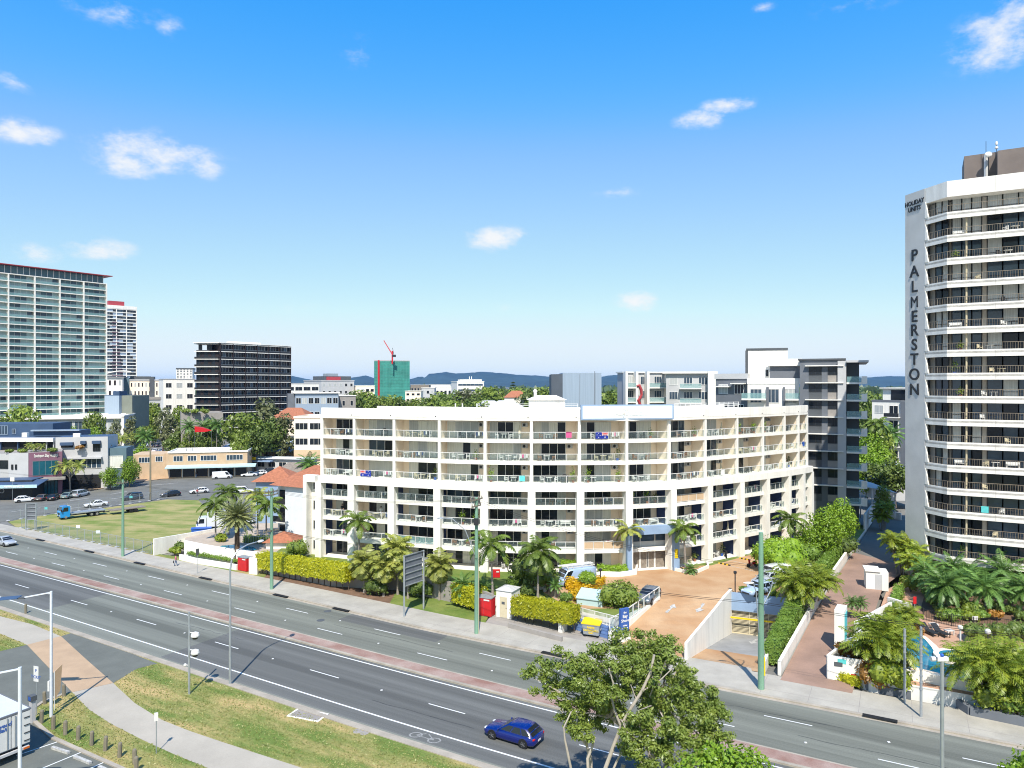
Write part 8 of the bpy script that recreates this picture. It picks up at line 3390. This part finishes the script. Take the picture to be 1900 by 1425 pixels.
for x in (0, L * .25, L * .5, L * .75, L):
 b.bar((x, .12, 0), (x, .12, 1.25), .07)
b.build('frame', m_rail, r)
# blue pylon sign
p = A(1152, 73.6, .12)
r = thing('pylon_sign', 'blue upright sign at the corner of the sloping drive', 'sign', p, rad(30))
addbox(r, 'board', m_signblue, (0, 1.1, 0, .3, .9, 3.5))
addbox(r, 'plinth', m_white, (-.1, 1.2, -.1, .4, -.1, .9))
for s, z, sz in (('the', 3.1, .3), ('Bay', 2.7, .46), ('Shore', 2.25, .42), ('holiday', 1.75, .2), ('apartments', 1.5, .17)):
 t = text_mesh('lettering', s, sz, m_white, r, .005, .006)
 t.location = (.55, -.012, z)
 t.rotation_euler = (rad(90), 0, 0)
# white pillar with a letter slot, stone planter edge
p = A(1043, 76.6)
o = MB()
o.box(0, 1.1, 0, .5, -.05, 2.0)
pil = thing('gate_pillar', 'white pillar with a dark letter slot between hedge and blue wall', 'pillar', (p.x, p.y, .1), rad(55))
o.build('body', m_whitew, pil)
addbox(pil, 'letter_slot', m_mid, (.3, .85, -.02, -.002, .9, 1.1))
a0, a1 = P(944, 1164, .13), P(1043, 1190, .13)
wall([a0, a1], [.62, .62], 'low grey stone planter edge under the raised hedge', .3, m_mid, 0, 'planter_wall')
a0, a1 = P(1545, 1268, .13), P(1690, 1297, .13)
wall([P(1606, 1276, .13), P(1690, 1296, .13)], [.7, .7], 'grey stone planter edge below the lime bush at the white corner wall', .35, m_grey, 0, 'planter_wall')
wall([P(1778, 1312, .13), P(1800, 1326, .13), P(1905, 1348, .13)], [.8, .8, .8], 'grey stone planter edge below the big right palm clump', .4, m_grey, 0, 'planter_wall')
# retaining wall of the resort garden (its grey stands in for the shade behind hedges), resort pool walls
wall([rp(-35.2, 17.0), rp(-24, 17.0), rp(-15, 20.1), rp(-5, 19.5), rp(-2.2, 17.9)], [2.4, 2.5, 2.6, 2.6, 2.6], 'garden wall coloured grey for shade behind the long hedge and bushy palms', .25, m_mid, 0)
wall([A(285, 111.4), A(425, 123.6)], [2.7, 2.25], 'plain white wall between the vacant lot and the pool terrace', .3, m_white, 0)
wall([A(343, 110.0), A(385, 107.8), A(420, 106.1), A(455, 104.4), A(500, 102.8)], [2.75, 2.55, 2.5, 2.5, 2.5], 'curved white wall of the resort pool terrace', .3, m_white, 0)
wall([A(334, 108.6), A(360, 106.6), A(395, 104.8), A(440, 102.6)], [.95, .9, .9, .9], 'low curved white planter wall in front of the pool wall', .3, m_white, 0)
wall([A(463, 100.6), A(478, 100.2)], [2.4, 2.4], 'short white pier wall at the left end of the long hedge', .3, m_white, 0)
b = MB()
# white curved garden kerbs on the forecourt
wall([P(1010, 1098, 2), P(1040, 1082, 2), P(1085, 1072, 2), P(1118, 1069, 2), P(1150, 1070, 2), P(1180, 1066, 2), P(1182, 1055, 2)], [2.45, 2.5, 2.55, 2.6, 2.6, 2.6, 2.6], 'curved white kerb wall of the garden left of the entrance', .25, m_white, 1.9)
wall([P(1249, 1058, 2), P(1270, 1063, 2), P(1296, 1062, 2), P(1314, 1054, 2), P(1312, 1046, 2)], [2.4, 2.4, 2.4, 2.4, 2.4], 'curved white planter kerb right of the entrance', .25, m_white, 1.9)
wall([P(948, 1076, 2), P(962, 1090, 2), P(985, 1097, 2), P(1012, 1092, 2)], [2.45, 2.45, 2.45, 2.45], 'curved white path edge on the lawn under the dark shrub', .25, m_white, 1.9)
# tower garden walls
cw = [Vector((30.7, 63.7, 0))] + [rp(x, fb(x) + .45) for x in (31.8, 33.5, 36, 38.5)]
wall([P(1535, 1261, .13), P(1600, 1270, .13), P(1660, 1280, .13)], [2.35, 2.3, 2.3], 'white street wall at the corner of the tower drive with small notices', .25, m_white, 0)
wall([P(1660, 1280, .13), P(1717, 1290, .13), P(1778, 1303, .13), P(1905, 1330, .13)], [2.1, 2.1, 2.1, 2.1], 'white street wall of the tower pool', .25, m_white, 0)
wall([P(1536, 1260, .13), Vector((35.0, 71.2, 0))], [2.3, 2.4], 'white side wall along the right of the tower drive', .25, m_white, 0)
wall([Vector((34.6, 71.6, 0)), Vector((41.0, 76.8, 0))], [3.0, 3.4], 'white sloping wall between the drive island and the tower pool', .25, m_white, 1.0)
wall([A(1648, 80.0), A(1690, 77.5)], [3.0, 3.0], 'short white garden wall beside the lime cane palm', .25, m_white, 1.0)
for x, z, mt, lab in ((.9, 1.7, m_dgrey, 'a'), (1.2, 2.0, m_turq, 'b'), (2.3, .8, m_red, 'c')):
 a0, a1 = P(1535, 1261, .13), P(1600, 1270, .13)
 d = (a1 - a0).normalized()
 q = a0 + d * x + Vector((d.y, -d.x, 0)) * .14
 b = MB()
 b.box(-.35, .35, -.02, 0, -.2, .2)
 o = b.build('notice_plate', mt, None, loc=(q.x, q.y, z), rz=math.atan2(d.y, d.x))
 tag(o, {'a': 'dark notice plate on the white corner wall', 'b': 'turquoise notice plate on the white corner wall', 'c': 'red notice plate low on the white corner wall'}[lab], 'sign')
# white monolith sign
p = P(1548, 1201, 1.0)
r = thing('monolith_sign', 'white upright block sign with a pale blue panel at the tower drive', 'sign', (p.x, p.y, .6), rad(58))
addbox(r, 'body', m_white, (0, 2.2, -.9, 0, 0, 4.1))
addbox(r, 'panel', m_turq, (.2, 2.0, -.93, -.901, 1.0, 3.7))
# white utility cabin
p = P(1607, 1093, 1.4)
r = thing('utility_cabin', 'white cube-shaped utility cabin on the tower drive', 'cabin', (p.x, p.y, 1.35), rad(-20))
addbox(r, 'body', m_white, (0, 2.5, 0, 2.2, 0, 2.3))
addbox(r, 'roof', m_whitew, (-.15, 1.6, -.15, 2.3, 2.3, 2.5))
addbox(r, 'door', m_lgrey, (1.0, 1.8, -.03, -.002, .05, 2.0))
# pool fence, loungers, tables
fp = [P(1695, 1136, 1.25), P(1713, 1150, 1.25), P(1766, 1162, 1.25), P(1806, 1168, 1.25), P(1850, 1168, 1.25), P(1905, 1176, 1.25)]
r = thing('pool_fence', 'black bar fence behind the sun loungers of the tower pool', 'fence', fp[0])
b, f_ = MB(), MB()
for a, c in zip(fp, fp[1:]):
 d = c - a
 n = int(d.length / .16)
 for j in range(n):
  q = a + d * j / n - fp[0]
  b.bar(q, q + Vector((0, 0, 1.25)), .022)
 for z in (.1, 1.2):
  f_.bar(a - fp[0] + Vector((0, 0, z)), c - fp[0] + Vector((0, 0, z)), .04)
 f_.bar(a - fp[0], a - fp[0] + Vector((0, 0, 1.35)), .07)
b.build('bar', m_charc, r)
f_.build('frame', m_charc, r)
post_sign(1809, 1166, 1.25, 1.3, .6, .4, 'small white notice on the black pool fence')
post_sign(1697, 1140, 1.25, 2.0, .35, .8, 'red safety notice at the gate end of the black pool fence', m_red)
for k, (a, y) in enumerate(((1724, 1176), (1745, 1178))):
 p = P(a, y, 1.26)
 r = thing('sun_lounger', ['left one of the two dark sun loungers by the tower pool', 'right one of the two dark sun loungers by the tower pool'][k], 'sun lounger', p, rad(100))
 addbox(r, 'seat', m_charc, (-1.0, .35, -.33, .33, .32, .38))
 b = MB()
 b.hexa([(.36, -.33, .32), (1.0, -.33, .85), (1.0, .33, .85), (.36, .33, .32)], [(.33, -.33, .38), (.97, -.33, .91), (.97, .33, .91), (.33, .33, .38)])
 b.build('backrest', m_charc, r)
 for x in (-.9, .3):
  for s in (-.3, .3):
   addbox(r, 'leg', m_charc, (x - .03, x + .03, s - .03, s + .03, 0, .32))
for k, (a, y) in enumerate(((1732, 1166), (1761, 1178))):
 p = P(a, y, 1.26)
 r = thing('side_table', ['small white table between the two sun loungers', 'small white table right of the sun loungers'][k], 'table', p, rad(10))
 addbox(r, 'table_top', m_plasw, (-.4, .4, -.3, .3, .45, .52))
 for x in (-.33, .33):
  for s in (-.24, .24):
   addbox(r, 'leg', m_plasw, (x - .04, x + .04, s - .04, s + .04, 0, .45))
# fences on the pool terrace of the resort
r = thing('pool_fence', 'pale metal fence behind the resort pool', 'fence', A(446, 111.5, 1.9))
b = MB()
for j in range(30):
 b.bar((j * .28, -j * .06, 0), (j * .28, -j * .06, 1.3), .03)
for z in (.1, 1.3):
 b.bar((0, 0, z), (8.2, -1.75, z), .05)
b.build('frame', m_metal, r)
# red cabinets, meter house, kiosk, skip
def cabinet(loc, w, d_, h, label, rz, top=True):
 r = thing('cabinet', label, 'cabinet', loc, rz)
 addbox(r, 'body', m_red, (0, w, 0, d_, .06, h))
 addbox(r, 'plinth', m_dgrey, (.03, w - .03, .03, d_ - .03, 0, .06))
 if top:
  addbox(r, 'roof', m_metal, (-.05, w + .05, -.05, d_ + .05, h, h + .1))
 b = MB()
 b.box(w * .49, w * .51, -.012, -.001, .1, h - .1)
 b.box(w * .08, w * .92, -.012, -.001, h - .34, h - .3)
 b.build('door_seam', m_redroof, r)
 addbox(r, 'nameplate', m_plasw, (w * .5, w * .88, -.02, -.0125, h - .28, h - .12))
 return r


p = P(441, 1058, .13)
cabinet(p, 1.9, 1.0, 1.9, 'red cabinet standing at the foot of the date palm', rad(-31))
p = A(884, 82.5, .13)
cabinet(p, 1.9, 1.1, 2.1, 'large red cabinet beside the white meter house and green pole', rad(-25))
p = A(914, 91.5, RZ2)
r = cabinet(p, .95, .5, 1.0, 'small red box on the wall behind the palm with the brown skirt', 0, False)
p = A(921, 82.0, .13)
r = thing('meter_house', 'white meter house with a sloped grey roof and pale door by the footpath', 'meter house', p, rad(-27))
addbox(r, 'wall', m_white, (0, 1.95, 0, 2.2, 0, 3.1))
b = MB()
b.add([(-.12, -.12, 3.1), (2.07, -.12, 3.1), (2.07, 2.32, 3.1), (-.12, 2.32, 3.1), (.97, 1.1, 3.55)], [(0, 1, 4), (1, 2, 4), (2, 3, 4), (3, 0, 4), (3, 2, 1, 0)])
b.build('roof', m_lgrey, r)
dd = addbox(r, 'door', m_plasc, (.45, 1.4, -.03, -.002, .05, 2.4))
addbox(dd, 'notice', m_dgrey, (.7, 1.1, -.045, -.031, 1.55, 1.85))
addbox(dd, 'handle', m_charc, (1.25, 1.33, -.06, -.031, 1.1, 1.2))
p = A(1070, 80.6, 1.2)
r = thing('kiosk_cabinet', 'pale green sloped-top utility kiosk behind the white bar fence', 'cabinet', p, rad(-24))
b = MB()
b.hexa([(0, 0, 0), (3.0, 0, 0), (3.0, 1.8, 0), (0, 1.8, 0)], [(0, 0, 1.5), (3.0, 0, 1.5), (3.0, 1.8, 2.1), (0, 1.8, 2.1)])
b.build('body', m_palegreen, r)
b = MB()
b.hexa([(-.08, -.12, 1.5), (3.08, -.12, 1.5), (3.08, 1.9, 2.12), (-.08, 1.9, 2.12)], [(-.08, -.12, 1.6), (3.08, -.12, 1.6), (3.08, 1.9, 2.22), (-.08, 1.9, 2.22)])
b.build('lid', m_palegreen, r)
p = P(1080, 1181, .13)
r = thing('rubbish_skip', 'grey wheeled rubbish skip with a yellow lid and lettering', 'rubbish skip', p, rad(-22))
b = MB()
b.hexa([(.12, .1, .25), (1.78, .1, .25), (1.78, 1.05, .25), (.12, 1.05, .25)], [(0, 0, 1.3), (1.9, 0, 1.3), (1.9, 1.15, 1.3), (0, 1.15, 1.3)])
b.box(-.06, 1.96, -.06, 1.21, 1.3, 1.38)
for s in (-.1, 1.9):
 b.box(s, s + .1, .3, .85, .8, .95)
b.build('body', m_metal, r)
b = MB()
b.hexa([(-.08, -.1, 1.385), (1.98, -.1, 1.385), (1.98, 1.25, 1.6), (-.08, 1.25, 1.6)], [(-.08, -.1, 1.47), (1.98, -.1, 1.47), (1.98, 1.25, 1.72), (-.08, 1.25, 1.72)])
b.build('lid', m_yellow, r)
for x in (.25, 1.65):
 for y in (.2, .95):
  b = MB()
  b.tube([(x, y - .05, .13), (x, y + .05, .13)], .13, 10)
  b.bar((x, y, .13), (x, y, .27), .06)
  b.build('wheel', m_black, r)
for s, z, sz in (('PAPER', 1.03, .3), ('CARDBOARD', .72, .27), ('ONLY', .46, .2)):
 t = text_mesh('lettering', s, sz, m_yellow, r, .004, .01)
 t.location = (.95, .0 + (1.3 - z) * .095 - .02, z)
 t.rotation_euler = (rad(90) - .09, 0, 0)
p = P(355, 992, .05)
o = MB()
o.box(0, 3.2, 0, 1.6, 0, .9)
o.box(-.1, 3.3, -.1, 1.7, .9, .98)
tag(o.build('storage_bin', m_blue_pl, None, loc=p, rz=rad(20)), 'low blue bin lying beside the white box truck', 'bin')
# red shade sail, teal play frame in the car park
p = A(374, 226, 0)
r = thing('shade_sail', 'red triangular shade sail behind the cream shop', 'shade sail', p)
b = MB()
zz = Z(795, 226)
b.add([(-2.2, 0, zz + .7), (3.3, 0, zz - .6), (-2, 5, zz + .2), (-2.2, 0, zz + .62), (3.3, 0, zz - .68), (-2, 5, zz + .12)], [(0, 1, 2), (5, 4, 3), (0, 3, 4, 1), (1, 4, 5, 2), (2, 5, 3, 0)])
b.v = [(x, y, z - (1.2 if i % 3 == 0 and i < 0 else 0)) for i, (x, y, z) in enumerate(b.v)]
b.add([(-2.2, -.02, zz - 1.2), (-2.2, -.02, zz + .7), (3.3, -.02, zz - .6), (1.2, -.02, zz - 1.1)], [(0, 3, 2, 1)])
b.build('cloth', m_red, r)
for x in (-2.2, 3.2):
 addbox(r, 'post', m_dgrey, (x - .05, x + .05, -.05, .05, 0, zz - .6))
# drains in the kerb, lids in the lawn
for k, (x, lab) in enumerate(((-82.5, 'at the left end of the vacant lot fence'), (-69, 'before the vacant lot fence, between billboard and left green pole'), (-57, 'just right of the far left green pole'), (-43.5, 'below the red cabinet by the date palm'), (-30.5, 'right of the hedge pole'), (-21.5, 'in front of the golden palms, left of the billboard'), (3.0, 'right of the middle green pole'), (28.5, 'in front of the tower pool wall'))):
 b = MB()
 for j in range(4):
  a, c = rp(x + j * .55, fk(x) - .03, .075), rp(x + (j + 1) * .55, fk(x) - .03, .075)
  b.bar(a, c, .09, .11)
  b.bar(a + Vector((0, 0, .06)), c + Vector((0, 0, .06)), .5, .03)
 tag(b.build('drain_inlet', m_black), 'kerb slot ' + lab, 'drain', 'kerb drain slots')
p = P(571, 1327, .06)
r = thing('drain_grate', 'rectangular drain grate in a pale frame set in the near lawn', 'drain', p, rad(-20))
addbox(r, 'frame', m_white, (-1.5, 1.5, -.75, -.6, 0, .04), (-1.5, 1.5, .6, .75, 0, .04), (-1.5, -1.35, -.6, .6, 0, .04), (1.35, 1.5, -.6, .6, 0, .04))
b = MB()
b.box(-1.35, 1.35, -.6, .6, 0, .012)
for j in range(18):
 b.box(-1.3 + j * .148, -1.24 + j * .148, -.59, .59, .012, .03)
b.build('grille', m_mid, r)
for k, (a, y) in enumerate(((663, 1357), (676, 1360))):
 b = MB()
 b.lathe([(.35, 0), (.35, .02), (.28, .025)], 16)
 tag(b.build('manhole_cover', m_mid, None, loc=P(a, y, .06)), ['left one of the two round lids in the near lawn', 'right one of the two round lids in the near lawn'][k], 'manhole cover')
for k, (a, y, lab) in enumerate(((608, 1134, 'dark oval manhole cover on the far lane nearer the kerb'), (595, 1151, 'dark oval manhole cover one lane out from the kerb'))):
 b = MB()
 b.lathe([(.45, 0), (.45, .012)], 16)
 tag(b.build('manhole_cover', m_dgrey, None, loc=P(a, y, .004)), lab, 'manhole cover')
# temporary mesh fence round the vacant lot
b, m2 = MB(), MB()
for x in (0.02, 2.38):
 b.tube([(x, 0, 0), (x, 0, 1.95)], .032, 6)
for z in (.12, 1.93):
 b.tube([(0.02, 0, z), (2.38, 0, z)], .025, 6)
b.box(-.25, .25, -.3, .3, 0, .12, 1)
for j in range(23):
 m2.bar((.1 + j * .1, 0, .14), (.1 + j * .1, 0, 1.92), .007)
for j in range(9):
 m2.bar((.04, 0, .3 + j * .19), (2.36, 0, .3 + j * .19), .007)
r0 = thing('fence_panel', 'x', 'fence panel')
b.build('frame', [m_metal, m_lgrey], r0)
m2.build('mesh', m_metal, r0)
xs = np.arange(-92, -58, 2.06)
fence_pts = [(rp(x, fb(x) + .35), rp(x + 2.06, fb(x + 2.06) + .35)) for x in xs]
e0, e1 = P(15, 967, 0), P(310, 925, 0)
ns = 15
side = [(e0.lerp(e1, j / ns), e0.lerp(e1, (j + 1) / ns)) for j in range(ns)]
for lst, lab in ((fence_pts, '%s mesh fence panel from the left along the footpath side of the vacant lot'), (side, '%s mesh fence panel from the left along the side street edge of the vacant lot')):
 for j, (a, c) in enumerate(lst):
  d = c - a
  o = r0 if (j == 0 and lst is fence_pts) else dup(r0)
  o.location = (a.x, a.y, .05)
  o.rotation_euler = (0, 0, math.atan2(d.y, d.x))
  o.scale = (d.length / 2.4, 1, 1)
  tag(o, lab % ORD[j], 'fence panel', 'temporary fence panels round the vacant lot')
for k, (a, y) in enumerate(((145, 977), (182, 987), (85, 943), (243, 922))):
 p = P(a, y, 1.2)
 b = MB()
 b.box(-.35, .35, -.02, .02, -.25, .25)
 tag(b.build('notice_plate', m_turq if k > 1 else m_bluewall, None, loc=p), ['pale notice on the left half of the footpath fence', 'pale notice on the right half of the footpath fence', 'turquoise notice on the side street fence near the truck', 'turquoise notice on the side street fence by the dark wagon'][k], 'sign')

# ================================================================ PEOPLE


def person(label, loc, rz, top, bottom, hgt=1.68, walk=.25, bag=None, name='person'):
 s = hgt / 1.75
 J = {'pel': (0, 0, .95), 'wai': (0, 0, 1.08), 'che': (0, .01, 1.3), 'nek': (0, 0, 1.47), 'hd0': (0, .02, 1.56), 'hd1': (0, .015, 1.69)}
 E = [('pel', 'wai'), ('wai', 'che'), ('che', 'nek'), ('nek', 'hd0'), ('hd0', 'hd1')]
 Rr = {'pel': .15, 'wai': .135, 'che': .16, 'nek': .06, 'hd0': .085, 'hd1': .075}
 for sd, sg in (('L', 1), ('R', -1)):
  st = walk * sg
  J['hip' + sd] = (sg * .09, 0, .9)
  J['kne' + sd] = (sg * .1, st * .45 + .03, .5)
  J['ank' + sd] = (sg * .1, st * .95, .08)
  J['toe' + sd] = (sg * .11, st * .95 + .17, .035)
  J['sho' + sd] = (sg * .19, 0, 1.41)
  J['elb' + sd] = (sg * .25, -st * .4, 1.13)
  J['wri' + sd] = (sg * .26, -st * .4 + .1, .9)
  J['han' + sd] = (sg * .255, -st * .4 + .13, .8)
  E += [('pel', 'hip' + sd), ('hip' + sd, 'kne' + sd), ('kne' + sd, 'ank' + sd), ('ank' + sd, 'toe' + sd), ('che', 'sho' + sd), ('sho' + sd, 'elb' + sd), ('elb' + sd, 'wri' + sd), ('wri' + sd, 'han' + sd)]
  Rr.update({'hip' + sd: .105, 'kne' + sd: .07, 'ank' + sd: .05, 'toe' + sd: .04, 'sho' + sd: .07, 'elb' + sd: .048, 'wri' + sd: .035, 'han' + sd: .035})
 ks = list(J)
 me = bpy.data.meshes.new('person')
 me.from_pydata([tuple(c * s for c in J[k]) for k in ks], [(ks.index(a), ks.index(b_)) for a, b_ in E], [])
 o = bpy.data.objects.new('person_rig', me)
 COL.objects.link(o)
 md = o.modifiers.new('skin', 'SKIN')
 for i, k in enumerate(ks):
  me.skin_vertices[0].data[i].radius = (Rr[k] * s, Rr[k] * s * (.8 if k in ('wai', 'che', 'pel') else 1))
 me.skin_vertices[0].data[0].use_root = True
 sb = o.modifiers.new('sub', 'SUBSURF')
 sb.levels = sb.render_levels = 1
 bpy.context.view_layer.update()
 m2 = bpy.data.meshes.new_from_object(o.evaluated_get(bpy.context.evaluated_depsgraph_get()))
 bpy.data.objects.remove(o)
 m2.materials.clear()
 for mt in (m_skin, top, bottom, m_black):
  m2.materials.append(mt)
 for p in m2.polygons:
  z = p.center.z / s
  ax = abs(p.center.x) / s
  p.material_index = 3 if z < .1 else 2 if z < .98 and not (ax > .19 and z > .75) else 0 if z > 1.47 or (ax > .22 and z < 1.15) else 1
  p.use_smooth = True
 r = bpy.data.objects.new(name, m2)
 COL.objects.link(r)
 r.location = loc
 r.rotation_euler = (0, 0, rz)
 tag(r, label, 'person')
 b = MB()
 b.ell((0, -.01 * s, 1.68 * s), (.1 * s, .115 * s, .11 * s), 10, 7)
 b.build('hair', m_hair, r)
 if bag:
  b = MB()
  b.box(-.14, .14, -.06, .06, 0, .3)
  b.tube([(-.08, 0, .3), (-.05, 0, .45), (.05, 0, .45), (.08, 0, .3)], .012, 5)
  o = b.build('bag', bag, None, loc=Vector(loc) + Vector((-.3, -.05, .42)), rz=rz)
  tag(o, 'dark bag carried by the person in the pink top', 'bag')
 return r


person('person in a pink top and blue trousers walking on the far footpath', P(326, 1050, .135), rad(-60), m_pink, m_jean, 1.65, .22, m_charc)
person('person in a reddish top standing at the corner beside the white hatchback', P(366, 920, .05), rad(40), m_redroof, m_grey, 1.75, .1)
person('person in a dark shirt outside the cream shop near the panel van', P(364, 886, .12), rad(10), m_charc, m_jean, 1.75, .12)
person('person in white standing in front of the mauve entrance', P(95, 912, .0), rad(20), m_plasw, m_charc, 1.75, .05)
Mx, w = FR[0]
q = Mx @ Vector((w * .55, .7, 0)) + RO
person('person in black on the second-floor balcony at the left end of the resort', (q.x, q.y, RO.z + fz[2] + .09), rad(150), m_black, m_black, 1.75, .05)
Mx, w = FR[1]
q = Mx @ Vector((w * .6, .9, 0)) + RO
person('person in pale clothes on the second-floor balcony in the second bay of the resort', (q.x, q.y, RO.z + fz[2] + .09), rad(170), m_plasw, m_lgrey, 1.7, .05)

# ================================================================ AIR
mb = MB()
mb.box(-9600, 9600, -420, 16600, -4.2, 173)
hz = bpy.data.materials.new('haze_air')
hz.use_nodes = True
t = hz.node_tree
for n in list(t.nodes):
 t.nodes.remove(n)
pv = t.nodes.new('ShaderNodeVolumePrincipled')
pv.inputs['Color'].default_value = (.25, .55, 1, 1)
pv.inputs['Density'].default_value = 0.000036
o = t.nodes.new('ShaderNodeOutputMaterial')
t.links.new(pv.outputs[0], o.inputs['Volume'])
tag(mb.build('haze', hz), kind='stuff')
